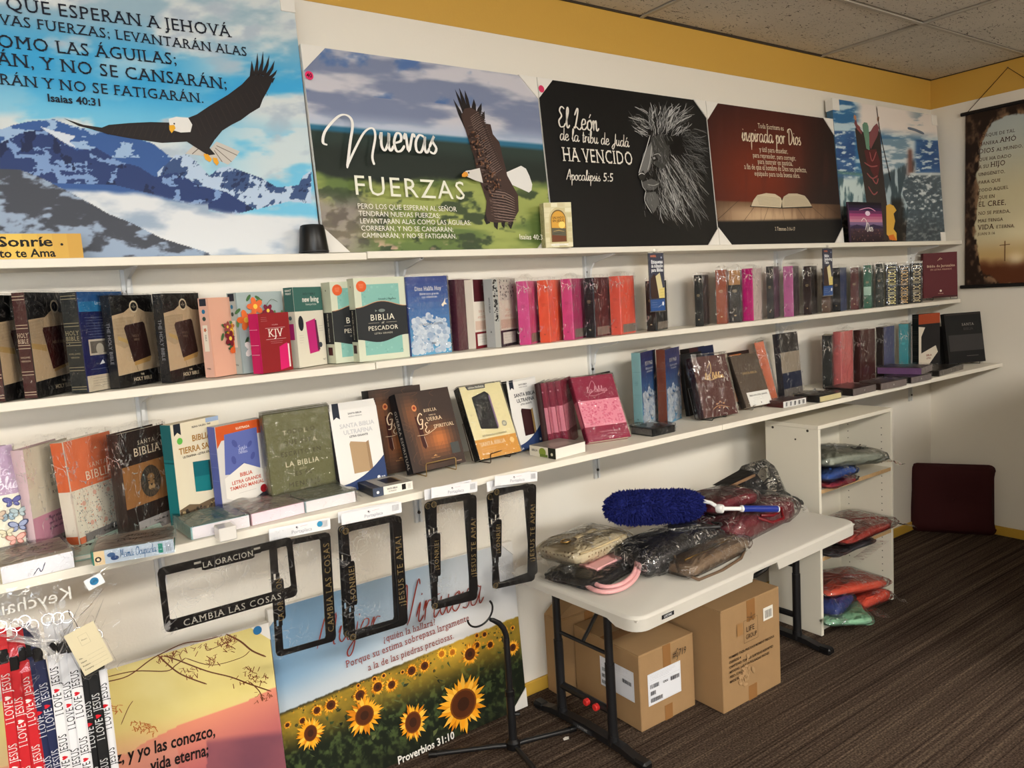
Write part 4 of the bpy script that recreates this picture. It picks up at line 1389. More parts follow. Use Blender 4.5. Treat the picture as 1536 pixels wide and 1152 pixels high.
def sart_ribbed(col=(70, 34, 34), gold=(206, 186, 160), t1='HOLY', t2='BIBLE'):
    def f(p):
        p.rect(.04, 0, .96, 1, col)
        for v in (.03, .055, .22, .25, .47, .5, .66, .69, .93, .96): p.rect(.06, v, .94, v + .006, gold)
        p.text(t1, .5, .575, .062, gold, font='serif', maxw=.8); p.text(t2, .5, .52, .062, gold, font='serif', maxw=.8)
        p.text('KING JAMES', .5, .38, .024, gold, maxw=.7); p.text('VERSION', .5, .345, .024, gold, maxw=.7)
    return f


def sart_stripe(col, tx=None, tcol=(220, 210, 190), bands=(), rot=True, v=.5, h=None, font='sans'):
    def f(p):
        if col: p.rect(.05, .0, .95, 1, col)
        for (a, b, c_) in bands: p.rect(.05, a, .95, b, c_)
        if tx:
            hh = (h or .55) * p.W / p.H
            vs, fs, wd = layout(tx, font)
            p.text(tx, .36, v, hh, tcol, 'c', font, rot=-PI / 2, maxw=None)
    return f


def art_blue_blurb(p):
    p.rect(0, 0, 1, 1, (22, 34, 92)); p.rect(0, .84, 1, 1, (32, 90, 150)); p.rect(0, .8, 1, .9, (34, 124, 178))
    p.text('Large Print', .35, .87, .05, (220, 232, 240), 'l', maxw=.5)
    lines(p, .12, .74, .9, 5, .028, (150, 168, 208)); lines(p, .14, .60, .9, 4, .028, (150, 168, 208))
    p.rect(.12, .36, .62, .52, (214, 206, 190)); p.rect(.15, .38, .59, .50, (110, 104, 96)); p.ell(.35, .42, .014, (190, 184, 170))
    p.poly([(.3, .26), (.42, .27), (.38, .31)], (230, 234, 240)); lines(p, .1, .22, .8, 1, .02, (150, 168, 208))
    p.rect(0, 0, 1, .16, (214, 204, 184)); lines(p, .12, .13, .92, 4, .026, (90, 84, 80))


def art_floral(base, seed, side):
    def f(p):
        p.rect(0, 0, 1, 1, base)
        rs = random.Random(seed)
        F = [(.62, .34, .026, (226, 104, 48)), (.5, .56, .022, (206, 150, 40)), (.74, .68, .024, (122, 34, 44)), (.44, .47, .02, (120, 30, 44)), (.8, .5, .02, (226, 150, 120)), (.38, .62, .014, (150, 70, 70))] if side == 0 else \
            [(.14, .66, .026, (226, 112, 52)), (.36, .82, .024, (224, 108, 56)), (.22, .3, .026, (240, 238, 232)), (.5, .38, .02, (120, 36, 52)), (.62, .76, .018, (126, 34, 58)), (.6, .24, .022, (216, 120, 90)), (.78, .6, .024, (122, 34, 54))]
        for i in range(26):
            u, v, r, c_ = F[i % len(F)]
            leaf(p, u + rs.uniform(-.2, .2), min(.93, max(.06, v + rs.uniform(-.12, .12))), .012, rs.choice([(70, 106, 62), (96, 128, 80), (58, 88, 60)]), rs.uniform(0, 3))
        for u, v, r, c_ in F: flower(p, u, v, r, c_)
        if side == 1:
            p.ell(.32, .28, .012, (232, 190, 60)); p.poly([(.3, .02), (.55, .02), (.5, .3), (.38, .4)], (84, 116, 76))
            p.line([(.55, .80), (.7, .9), (.85, .86)], .0015, (80, 100, 80), smooth=3)
        else:
            p.rect(.6, .36, .95, .57, (238, 224, 190)); p.text('ABC', .77, .45, .05, (150, 120, 80), font='serif', maxw=.28)
    return f


def sart_floral(base):
    def f(p):
        p.rect(.02, 0, .98, 1, base); p.rect(.15, .9, .85, .99, (46, 50, 62)); p.ell(.5, .83, .006, (40, 110, 150), n=12); p.ell(.5, .74, .006, (60, 76, 70), n=12)
        p.rect(.25, .33, .75, .66, (232, 222, 206)); p.text('BIBLE', .42, .5, .035, (90, 90, 84), rot=-PI / 2); flower(p, .5, .6, .005, (190, 90, 80)); p.text('TYN', .5, .1, .03, (70, 66, 66), font='bold', maxw=.6)
    return f


def art_kjv(p):
    p.rect(0, 0, 1, 1, (140, 32, 36))
    p.rect(.2, .745, .85, .75, (226, 190, 190)); p.rect(.2, .555, .85, .56, (226, 190, 190)); p.text('KJV', .52, .60, .19, (238, 226, 216), font='serif', maxw=.66)
    lines(p, .24, .52, .82, 2, .03, (214, 160, 160), al='c'); lines(p, .08, .93, .3, 3, .03, (206, 150, 150)); p.text('HOLMAN', .52, .79, .03, (220, 170, 170), maxw=.3)
    p.poly([(.58, .02), (.92, .06), (.9, .46), (.85, .48), (.6, .42)], (212, 30, 104)); p.poly([(.88, .06), (.93, .06), (.93, .46), (.88, .46)], (228, 210, 208))


def art_newliving(p):
    p.rect(0, 0, 1, 1, (222, 216, 198)); p.rect(0, .70, 1, 1, (62, 104, 96))
    p.text('HOLY BIBLE', .55, .90, .04, (30, 50, 48), font='serif', maxw=.5); p.text('new living', .58, .815, .095, (232, 230, 220), font='bold', maxw=.7, sx=.8); p.text('TRANSLATION', .58, .77, .03, (220, 224, 214), maxw=.45)
    p.poly([(.40, .16), (.75, .18), (.68, .60), (.34, .56)], (190, 40, 116)); p.poly([(.69, .19), (.78, .2), (.72, .58), (.66, .58)], (96, 40, 70))
    p.ell(.17, .55, .011, (40, 42, 46), ry=.022); lines(p, .08, .40, .24, 4, .03, (150, 146, 136)); p.ell(.8, .26, .008, (60, 66, 76)); lines(p, .78, .5, .95, 3, .03, (120, 110, 104)); p.text('NLT', .9, .06, .03, (60, 60, 60), maxw=.14)


def art_pescador(p):
    p.rect(0, 0, 1, 1, (204, 208, 186)); p.rect(.13, .07, .87, .92, (128, 180, 170)); speckle(p, 60, [(118, 170, 160), (138, 188, 178)], .003, (.13, .87), (.07, .92), 5)
    n = 14
    up = [(i / n, .68 - .035 * math.cos(i / n * 2 * PI)) for i in range(n + 1)]; dn = [(i / n, .24 + .03 * math.cos(i / n * 2 * PI + .4) + .02 * i / n) for i in range(n + 1)]
    p.poly(dn + up[::-1], (40, 42, 44)); p.line(up, .002, (190, 140, 100))
    p.ell(.14, .9, .0165, (214, 92, 44), n=24); lines(p, .09, .925, .19, 4, .014, (240, 200, 170), .0008, 'c')
    p.text('Fernando J Angelinas', .62, .73, .032, (50, 70, 66), font='script', maxw=.4)
    p.ell(.5, .60, .011, (120, 130, 124), ry=.005); p.poly([(.41, .6), (.37, .615), (.37, .585)], (120, 130, 124))
    p.text('BIBLIA', .5, .485, .105, (232, 226, 206), font='sans', maxw=.62, track=.06); p.rect(.22, .452, .43, .455, (190, 184, 166)); p.rect(.57, .452, .78, .455, (190, 184, 166)); p.text('del', .5, .443, .03, (210, 204, 186), font='script')
    p.text('PESCADOR', .5, .365, .075, (232, 226, 206), font='sans', maxw=.6, track=.04); p.text('LETRA GRANDE', .5, .315, .03, (200, 196, 180), maxw=.36, track=.1)
    p.line([(.8, .09), (.84, .12), (.88, .09)], .0012, (70, 120, 110))


def sart_pescador(p):
    p.rect(0, 0, 1, 1, (204, 208, 186)); p.rect(0, .24, 1, .63, (40, 42, 44)); p.text('BIBLIA DEL PESCADOR', .42, .44, .035, (226, 220, 200), 'c', rot=-PI / 2); p.ell(.5, .9, .003, (120, 120, 100)); p.rect(.25, .1, .75, .2, (70, 30, 34)); lines(p, .3, .06, .7, 2, .015, (120, 120, 110), .0006)


def art_sky(title='Dios Habla Hoy', sub=True, top=(34, 62, 132)):
    def f(p):
        n = 12
        for i in range(n):
            t = i / (n - 1); c_ = tuple(int(a + (b - a) * t) for a, b in zip((96, 168, 206), top))
            p.dk = 0; p.rect(0, i / n, 1, (i + 1) / n, c_)
        p.dk = .05; p.k = 1
        rs = random.Random(4)
        for i in range(240):
            u = rs.uniform(.05, .95); v = rs.uniform(.04, .52) * (1 - .35 * abs(u - .45)); r = rs.uniform(.004, .013) * (1.3 - v)
            g = rs.choice([(188, 200, 212), (176, 190, 206), (206, 213, 220), (158, 176, 198), (196, 206, 216)])
            p.ell(min(max(u, r / p.W), 1 - r / p.W), max(v, r / p.H), r, g, r * .8, 9)
        p.dk = 1
        if title: p.text(title, .5, .82, .075, (240, 238, 230), font='serif', maxw=.66)
        if sub:
            p.text('Biblia letra grande', .52, .765, .042, (224, 230, 236), maxw=.5); p.text('con referencias', .52, .725, .042, (224, 230, 236), maxw=.38)
            p.text('COLECCIÓN CELESTIAL', .52, .38, .035, (60, 70, 90), maxw=.6)
            p.poly([(.80, .63), (.86, .66), (.92, .72), (.90, .66), (.95, .63), (.88, .63), (.84, .60)], (236, 226, 206))
            p.text('RV60', .55, .13, .035, (60, 66, 80), maxw=.2)
    return f


def art_maroonfloral(p):
    p.rect(0, 0, 1, 1, (96, 44, 58)); speckle(p, 90, [(112, 62, 74), (80, 34, 48)], .003, seed=8); p.poly([(.7, 1), (1, 1), (1, .74), (.86, .72), (.74, .8)], (70, 22, 32))


def art_apuntes(dark, frame):
    def f(p):
        p.rect(0, 0, 1, 1, (228, 220, 208)); p.rect(.06, .68, .9, 1, dark)
        if dark[0] > 150: speckle(p, 40, [(30, 30, 32), (60, 60, 60)], .003, (.06, .9), (.68, 1), 9)
        p.text('BIBLIA', .48, .52, .05, (206, 150, 130), maxw=.6, track=.1); p.text('de', .48, .485, .03, (206, 150, 130), font='script'); p.text('APUNTES', .48, .435, .05, (206, 150, 130), maxw=.7, track=.1)
        p.rect(.05, .27, .9, .40, (214, 188, 172)); lines(p, .2, .37, .8, 4, .022, (160, 110, 100), .0008, 'c')
        p.rect(.0, .0, 1, .24, frame); p.rect(.12, .04, .84, .21, (226, 222, 214)); lines(p, .2, .17, .74, 3, .04, (150, 146, 140), .0008); p.line([(.8, .06), (.93, .25)], .003, (20, 20, 22))
    return f


def art_plainlabel(col, lab=(132, 122, 112), n=0, label_h=.13, hi=None):
    def f(p):
        p.rect(0, 0, 1, 1, col)
        if hi: speckle(p, 30, [hi], .002, seed=3)
        if label_h:
            p.rect(.08, .03, 1, .03 + label_h, lab); lines(p, .3, .03 + label_h * .6, .9, 2, .03, (60, 56, 52), .0008)
    return f


def sart_gold(col=(16, 16, 16), gold=(206, 176, 110)):
    def f(p):
        p.rect(.03, 0, .97, 1, col)
        rs = random.Random(int(sum(gold)))
        for v in (.04, .12, .27, .31, .5, .54, .70, .86, .93): p.rect(.12, v, .88, v + .014, gold)
        for v in (.08, .2, .4, .62, .78):
            p.ell(.5, v, p.W * .26, gold, p.H * .022, 10); p.ell(.5, v, p.W * .14, col, p.H * .012, 8)
            for s in (-1, 1): p.ell(.5 + s * .3, v + .035, p.W * .08, gold); p.ell(.5 + s * .3, v - .035, p.W * .08, gold)
    return f


def sart_simple(col, gold=(196, 170, 120), mark=True, bands=()):
    def f(p):
        p.rect(.04, 0, .96, 1, col)
        for a, b, c_ in bands: p.rect(.04, a, .96, b, c_)
        if mark:
            p.rect(.34, .62, .66, .626, gold); p.rect(.3, .60, .7, .606, gold); p.rect(.36, .58, .64, .586, gold); p.rect(.42, .12, .58, .14, gold)
    return f


HB = 'boxed bibles with leather book picture'

# ---- middle shelf, left part
BR1 = (66, 28, 30)
G2 = 'bibles standing on the middle shelf'
book('boxed_bible', 'burgundy ribbed-spine boxed bible cut by the left edge of the photo', (8.6, 598), (-2, 443), A=(-12, 598.5), B=(70, 590), W=.16, yaw=None, kind='box', cover=(22, 20, 20), art=art_leather_box2, sart=sart_ribbed(), wrap=1, group=HB)
book('boxed_bible', 'burgundy ribbed-spine boxed bible, second from left on middle shelf', (56.8, 592), (43, 438.6), A=(36.5, 593), B=(116, 583), W=.16, yaw=None, kind='box', cover=(22, 20, 20), art=art_leather_box2, sart=sart_ribbed(), wrap=1, group=HB)
book('boxed_bible', 'dark green spine bible with blue printed front, between boxed brown bibles', (132.8, 586), (117.7, 437.8), A=(107.3, 586), B=(198, 576), W=.16, yaw=None, kind='box', cover=(24, 34, 84), art=art_blue_blurb,
     sart=sart_ribbed((46, 50, 50), (170, 160, 128)), wrap=1, group=HB)
for P_, tp, A, B, lb in (((180, 580.5), (165.4, 443.3), (165.4, 578), (241, 571), 'black boxed bible showing brown leather book, right of the blue-fronted one'),
                         ((256.5, 571.4), (242.2, 440.4), (242, 571.4), (310, 565.4), 'black boxed bible showing brown leather book, left of the peach floral one')):
    book('boxed_bible', lb, P_, tp, B=B, A=A, W=.15, yaw=None, kind='box', cover=(20, 19, 20), art=art_leather_box, sart=sart_stripe((24, 24, 28), 'THE HOLY BIBLE', (150, 150, 156), v=.48, h=.5), wrap=1, group=HB)
book('bible', 'peach floral-cover bible standing between black box and grey floral bible', (324, 565), (311.2, 447), A=(310, 565.4), B=(378, 557), W=.14, yaw=None, cover=(224, 172, 148), art=art_floral((224, 172, 148), 3, 0), sart=sart_floral((222, 176, 158)), group=G2)
book('bible', 'grey-blue floral-cover bible behind the small red one', (366, 560.5), (356.8, 439.4), A=(353.4, 561), B=(433, 552), W=.15, yaw=None, cover=(164, 178, 178), art=art_floral((164, 178, 178), 5, 1), sart=sart_floral((172, 184, 180)), group=G2)
book('bible', 'small dark red bible with hot pink spine and big white initials', (395, 561.5), (387.8, 471), A=(381.5, 561), B=(440, 554), W=.105, yaw=None, cover=(140, 32, 36), spine=(196, 30, 96), art=art_kjv,
     sart=sart_stripe((196, 30, 96), None, bands=((.73, .736, (236, 190, 210)), (.47, .476, (236, 190, 210)), (.31, .316, (236, 190, 210)))), group=G2)
book('bible', 'cream and teal bible showing a pink book, right of the small red one', (449.8, 552.4), (442.5, 431.3), A=(436, 553), B=(491.2, 545.4), W=.12, yaw=None, kind='box', cover=(222, 216, 198), art=art_newliving,
     sart=lambda p: (p.rect(0, 0, 1, 1, (206, 200, 184)), p.rect(0, .7, 1, 1, (58, 98, 92)), p.text('GIANT', .5, .95, .035, (226, 226, 216), font='bold', maxw=.8), p.text('PRINT', .5, .91, .035, (226, 226, 216), font='bold', maxw=.8), p.rect(.3, .35, .8, .55, (176, 40, 110)), p.ell(.5, .62, .006, (90, 110, 110))), group=G2)
book('bible', 'green and black fish-emblem bible standing behind its twin', (504.5, 544.8), (495.4, 423.5), A=(492, 545.4), Y=-.075, B=(585, 540), W=.165, yaw=6, kind='box', cover=(204, 208, 186), art=art_pescador, sart=sart_pescador, group='fish-emblem bibles')
book('bible', 'green and black fish-emblem bible standing in front of its twin', (540, 544), (529.7, 417.8), A=(530.5, 544), B=(615.2, 535.5), Y=-.125, yaw=0, kind='box', cover=(204, 208, 186), art=art_pescador, sart=sart_pescador, group='fish-emblem bibles')
book('bible', 'blue sky bible with clouds and a dove, standing beside fish-emblem bible', (618, 532.9), (606.5, 415.7), A=(615.7, 533), B=(677.7, 525.8), yaw=8, Y=-.13, T=.03, cover=(34, 62, 132), art=art_sky(), wrap=1, group=G2)
book('bible', 'maroon mottled bible standing right of the blue sky bible', (690, 524.5), (683.4, 419.5), A=(678, 524.5), B=(712, 520.6), yaw=28, cover=(96, 44, 58), art=art_maroonfloral, sart=sart_stripe((86, 40, 58), 'SANTA BIBLIA', (60, 24, 40), v=.6), wrap=1, group=G2)
book('bible', 'cream note-taking bible with burgundy top, behind the silver spine', (714, 520.6), (706, 419.6), A=(711, 520.8), B=(737, 517.6), yaw=28, T=.03, kind='box', cover=(226, 218, 204), art=art_apuntes((76, 24, 34), (120, 30, 40)), group=G2)
book('bible', 'silver-spined bible with black floral strip on a cream note-taking box', (752, 519), (745, 418), A=(731, 519.6), B=(778, 512.8), yaw=30, kind='box', cover=(226, 218, 204), art=art_apuntes((214, 208, 200), (40, 30, 40)),
     sart=lambda p: (p.rect(0, 0, 1, 1, (176, 178, 178)), p.text('SANTA BIBLIA', .3, .62, .036, (70, 72, 78), 'c', font='bold', rot=-PI / 2), p.rect(.62, .0, 1, 1, (206, 206, 200)), speckle(p, 70, [(30, 30, 32), (50, 50, 52)], .0025, (.62, 1), (.36, 1), 6), p.poly([(.3, .22), (.42, .22), (.36, .25)], (90, 92, 96))), wrap=1, group=G2)
G2b = 'wrapped bibles standing spine-out on the middle shelf'
for P_, tp, A, B, col, sp, lb, kw in (
        ((796.7, 513.6), (792, 421.5), (779.8, 514), (812, 511), (208, 76, 134), (204, 70, 136), 'magenta bible in crinkled film, left of the plain orange bible', dict(tuft=.02)),
        ((827, 511), (824, 420), (811, 511.5), (845, 508.4), (234, 104, 70), (228, 92, 60), 'plain orange bible between the two magenta wrapped bibles', dict()),
        ((861.8, 508), (858, 418), (846, 508.5), (879, 505), (182, 62, 112), (206, 70, 132), 'magenta bible in crinkled film, right of the plain orange bible', dict(tuft=.015)),
        ((894.4, 503.5), (892, 416.5), (880, 503.8), (916.5, 500.6), (72, 34, 38), (24, 24, 26), 'dark brown bible with black spine in crinkled film, beside magenta', dict()),
        ((933.4, 500), (932, 414), (917.8, 500.4), (953.8, 495.8), (226, 96, 74), (228, 96, 78), 'red-orange bible in crinkled film, last before the hanging Spanish tab card', dict(tuft=.01)),
        ((985.5, 495.8), (982, 421), (971, 496), (1001.7, 493.3), (40, 38, 38), (22, 22, 22), 'small black bible hidden behind the hanging Spanish tab card', dict()),
        ((1055.3, 487.8), (1053, 412.5), (1043.4, 488), (1064.3, 484.8), (38, 42, 44), (24, 26, 28), 'small black bible standing alone between tab card and brown spines', dict()),
        ((1091, 485), (1091.5, 404.5), (1075.4, 485.4), (1094, 484), (140, 66, 40), (146, 70, 42), 'tan-brown leather bible, first of the three tight spines', dict(tuft=.012)),
        ((1112.8, 481.8), (1113, 405), (1094.3, 482.4), (1116, 481), (40, 34, 30), (32, 28, 26), 'black bible with tan top band between brown and hot pink spines', dict(bands=((.72, 1, (170, 124, 76)),), tuft=.02)),
        ((1130.8, 480), (1130.5, 402.5), (1115.2, 481), (1143, 477), (214, 196, 190), (198, 24, 120), 'hot pink spine bible next to the tan-topped black one', dict(tuft=.012)),
        ((1161, 476.6), (1160.6, 399.5), (1150.9, 477), (1169.7, 474.3), (50, 44, 48), (44, 44, 46), 'charcoal wrapped bible standing left of the mauve one', dict()),
        ((1190.7, 473.8), (1190.5, 399), (1176.3, 474.2), (1199, 471.6), (70, 50, 58), (186, 100, 152), 'mauve pink wrapped bible on the middle shelf', dict(tuft=.01)),
        ((1217.7, 471.4), (1218, 399), (1205.7, 471.8), (1226, 469.5), (34, 24, 24), (40, 20, 22), 'very dark brown bible left of the English tab card', dict()),
        ((1246, 469.8), (1246, 402), (1232.6, 470.2), (1251, 468.5), (60, 44, 38), (96, 74, 62), 'brown bible half hidden behind the English tab card', dict()),
        ((1261, 467.6), (1265, 401.5), (1249.5, 468), (1270, 465.5), (44, 66, 108), (20, 20, 22), 'black spine bible with blue side right of the English tab card', dict(tuft=.01)),
        ((1288, 464.9), (1287.5, 401), (1276, 465.3), (1291.5, 464), (70, 30, 32), (84, 36, 38), 'dark red-brown wrapped bible left of the green one', dict()),
        ((1307.5, 463), (1307, 397.5), (1295.5, 463.3), (1310.5, 462), (40, 84, 70), (52, 104, 84), 'emerald green wrapped bible with pale marbled patch', dict(bands=((.3, .5, (170, 200, 184)),), rnd=1)),
        ((1324.9, 460.4), (1324.9, 395.5), (1313.5, 460.8), (1328, 459.8), (30, 40, 36), (34, 44, 40), 'dark forest green wrapped bible next to gold-tooled spines', dict(rnd=1))):
    tuft = kw.get('tuft', 0)
    T_ = None
    book('bible', lb, P_, tp, A=A, Y=-.155 if P_[0] > 1000 else -.15, B=B, yaw=None, W=.125 if P_[0] < 1000 else .12, kind='soft', bulge=.006, cover=col, spine=sp, art=art_plainlabel(col, label_h=.14 if P_[0] < 1010 and P_[0] != 827 else 0),
         sart=sart_simple(sp, (196, 170, 130) if sum(sp) < 300 else tuple(int(x * .8) for x in sp), bands=kw.get('bands', ())), wrap=2, tuft=tuft, group=G2b)
for P_, tp, A, g, lb in (((1345, 456.5), (1345.5, 396.5), (1330, 457), (214, 200, 130), 'black bible with ornate gold-tooled spine, first of the gold trio'), ((1363, 454.9), (1363.5, 398), (1349.4, 455.3), (206, 170, 110), 'black bible with ornate gold-tooled spine, middle of the gold trio'),
                         ((1381.8, 453.4), (1383, 394.5), (1367.4, 453.8), (196, 180, 140), 'black bible with ornate gold-tooled spine, beside the burgundy book on a stand')):
    book('bible', lb, P_, tp, A=A, Y=-.15, yaw=44, W=.11, kind='soft', bulge=.004, cover=(18, 18, 18), sart=sart_gold(gold=g), wrap=2, tuft=.006, group='gold-tooled bibles on the middle shelf')


def art_jerusalen(p):
    p.rect(0, 0, 1, 1, (88, 30, 36)); p.line([(.42, .82), (.5, .88), (.56, .86), (.48, .84)], .003, (206, 180, 150)); p.text('Biblia de Jerusalén', .52, .68, .075, (214, 186, 160), font='serif', maxw=.84); p.text('EN LETRA GRANDE', .52, .61, .05, (190, 150, 130), font='serif', maxw=.66)
    p.ell(.5, .15, .006, (220, 206, 190)); p.text('DESCLÉE', .5, .08, .03, (190, 160, 140), maxw=.3)


def wire_stand(label, bid, P0, yaw, lean, w, z, mat, kind='front', depth=.07, hgt=.04):
    """small easel: a front lip that keeps the book, feet, and a back rest"""
    t = empty('book_stand', (P0[0], P0[1], z + .002), rz=yaw, label=label, cat='book stand', group='wire book stands')
    r = .0016
    m = MB()
    x0, x1 = w * .22, w * .88
    m.tube([(x0, .012, .001), (x0, -.014, .001), (x0, -.016, .004), (x0, -.0165, hgt - .004), (x0 + .004, -.0165, hgt), (x1 - .004, -.0165, hgt), (x1, -.0165, hgt - .004), (x1, -.016, .004), (x1, -.014, .001), (x1, .012, .001)], r, 6)
    m.build('front_lip', mat, t, smooth=True)
    m = MB()
    for x in (x0, x1):
        m.tube([(x, .010, .001), (x, .012 + depth, .001), (x, .014 + depth + .12 * math.tan(lean), .12)], r, 6)
    m.tube([(x0, .014 + depth + .12 * math.tan(lean), .12), (x1, .014 + depth + .12 * math.tan(lean), .12)], r, 6)
    m.build('back_rest', mat, t, smooth=True)
    return t


book('book', 'burgundy cover book on a black stand at the right end of middle shelf', (1386, 440.5), (1387, 384.4), A=(1383, 440.5), B=(1436.5, 441), Y=-.06, yaw=-38, T=.03, lean=2, cover=(88, 30, 36), art=art_jerusalen, wlift=.013, group=G2)
q = on_y((1386, 441), -.06)
wire_stand('black wire stand under the burgundy book on middle shelf', 0, (q[0], -.058), math.radians(-38), math.radians(2), .2, Z2, M_BLACKM, depth=.045, hgt=.02)

# ---------------- things standing on the top shelf
def art_arch(p):
    p.rect(0, 0, 1, 1, (214, 206, 166))
    rs = random.Random(2)
    for j in range(9):
        for i in range(4):
            u, v = i / 4 + rs.uniform(-.02, .02), j / 9
            p.dk = .05; p.poly([(u + .015, v + .012), (min(1, u + .24), v + rs.uniform(.008, .02)), (min(1, u + rs.uniform(.22, .25)), v + .1), (u + .02, v + .1)], rs.choice([(222, 214, 178), (204, 194, 150), (230, 224, 194), (212, 200, 160)]))
    p.dk = 1
    arc = lambda r, rr: [(.5 + r * math.cos(t), .62 + rr * math.sin(t)) for t in np.linspace(0, PI, 12)]
    p.poly([(.16, .09)] + [(.84, .09)] + arc(.34, .27), (206, 192, 146)); p.poly([(.22, .12), (.78, .12)] + arc(.28, .22), (120, 96, 50))
    p.poly([(.25, .13), (.75, .13)] + arc(.25, .19), (214, 160, 62)); p.poly([(.25, .13), (.75, .13), (.75, .42), (.25, .44)], (92, 88, 70)); p.poly([(.25, .13), (.75, .13), (.75, .25), (.25, .28)], (110, 62, 36))
    p.ell(.62, .5, .012, (250, 214, 110)); p.line([(.3, .36), (.5, .38), (.7, .35)], .003, (180, 150, 90)); p.line([(.28, .3), (.6, .32)], .003, (60, 60, 50))
    p.text('SALVADO', .5, .64, .07, (110, 80, 30), font='bold', maxw=.42); p.text('EN JESUS', .5, .57, .07, (110, 80, 30), font='bold', maxw=.42)
    p.rect(.2, .04, .82, .08, (236, 232, 220)); lines(p, .26, .06, .76, 1, .1, (120, 110, 90), .0008, 'c')


book('box_set', 'cream stone-arch boxed book standing before the black lion canvas', (819, 374.3), (815, 304.5), A=(806, 374.3), B=(860, 373), z=Z1, Y=-.173, W=.1, yaw=None, T=.04, kind='box', cover=(214, 206, 166), art=art_arch, sart=lambda p: (p.rect(0, 0, 1, 1, (206, 198, 158)), speckle(p, 30, [(190, 180, 140), (220, 214, 180)], .004, seed=2), p.text('SALVADO EN JESUS', .4, .5, .06, (120, 110, 80), rot=-PI / 2)), group='small books on the top shelf')


def art_dios(p):
    n = 14
    for i in range(n):
        t = i / (n - 1)
        stops = [(0, (40, 28, 34)), (.3, (70, 50, 62)), (.42, (86, 84, 130)), (.55, (196, 130, 150)), (.7, (150, 60, 110)), (.85, (50, 34, 70)), (1, (20, 16, 28))]
        for (a, ca), (b, cb) in zip(stops, stops[1:]):
            if a <= t <= b: c_ = tuple(int(x + (y - x) * (t - a) / (b - a)) for x, y in zip(ca, cb))
        p.dk = 0; p.rect(0, i / n, 1, (i + 1) / n, c_)
    p.dk = 1; p.k = 1
    speckle(p, 60, [(90, 60, 50), (50, 36, 36), (110, 80, 80)], .004, (0, 1), (0, .36), 4)
    p.poly([(0, .38), (.2, .44), (.45, .38), (.7, .45), (1, .38), (1, .34), (0, .34)], (50, 40, 70)); p.ell(.55, .72, .022, (226, 206, 226), ry=.012); p.line([(.3, .8), (.6, .86), (.8, .78)], .006, (226, 160, 190), .5, 4)
    p.text('Dios', .58, .27, .26, (240, 236, 232), font='script', maxw=.6, sx=.8); p.line([(.34, .52), (.42, .6), (.5, .5), (.44, .3)], .004, (240, 236, 232), .4, 4)


book('magazine', 'small purple sky booklet standing before the robed figure canvas', (1277, 360.5), (1270, 303), A=(1273, 361), B=(1330, 358.5), z=Z1, Y=-.168, yaw=0, T=.012, W=None, lean=4, kind='soft', cover=(60, 40, 60), art=art_dios, group='small books on the top shelf')

# black tapered speaker
t = empty('speaker', (.818, -.150, Z1 - .003), label='small black tapered cylinder speaker standing at the foot of the eagle canvas', cat='speaker')
m = MB(); m.lathe([(.032, 0), (.040, .001), (.0415, .006), (.0345, .070), (.033, .0745)], seg=28); m.build('body', M_BLACK, t, smooth=True)
m = MB(); m.lathe([(.033, .0745), (.0315, .079), (.027, .081), (.0, .0812)][:3], seg=28); m.build('top_cap', P('dark rubber', (26, 26, 27), .6), t, smooth=True)
m = MB(); m.lathe([(.0418, .005), (.0422, .0065), (.0416, .008)], seg=28); m.build('base_ring', P('grey rubber', (44, 44, 46), .5), t, smooth=True)

# yellow sign
t = empty('sign', (-.06, -.168, Z1 - .003), rx=-.06, label='yellow-gold sign with black curly lettering, cut by the left edge of the photo', cat='sign')
m = MB(); m.bbox(0, .30, 0, .004, 0, .058, .0008, (214, 176, 74)); m.build('board', M_PAINTED, t, color=True)
mb = MB(); p = Print((0, 0, 0), (1, 0, 0), (0, 0, 1), .30, .058, mb)
for i in range(10): p.dk = 0; p.rect(i / 10, 0, (i + 1) / 10, 1, (226 - 6 * abs(5 - i), 190 - 8 * abs(5 - i), 90 - 4 * abs(5 - i)))
p.dk = 1; p.k = 1
p.text('Sonríe', .62, .5, .55, (20, 16, 12), font='bold', maxw=.62, sx=1.3); p.text('Cristo te Ama', .55, .08, .46, (20, 16, 12), font='bold', maxw=.82)
for x in (.47, .6, .73, .86): p.ell(x, .56, .003, (20, 16, 12))
mb.build('lettering', M_PRINT, t, color=True)

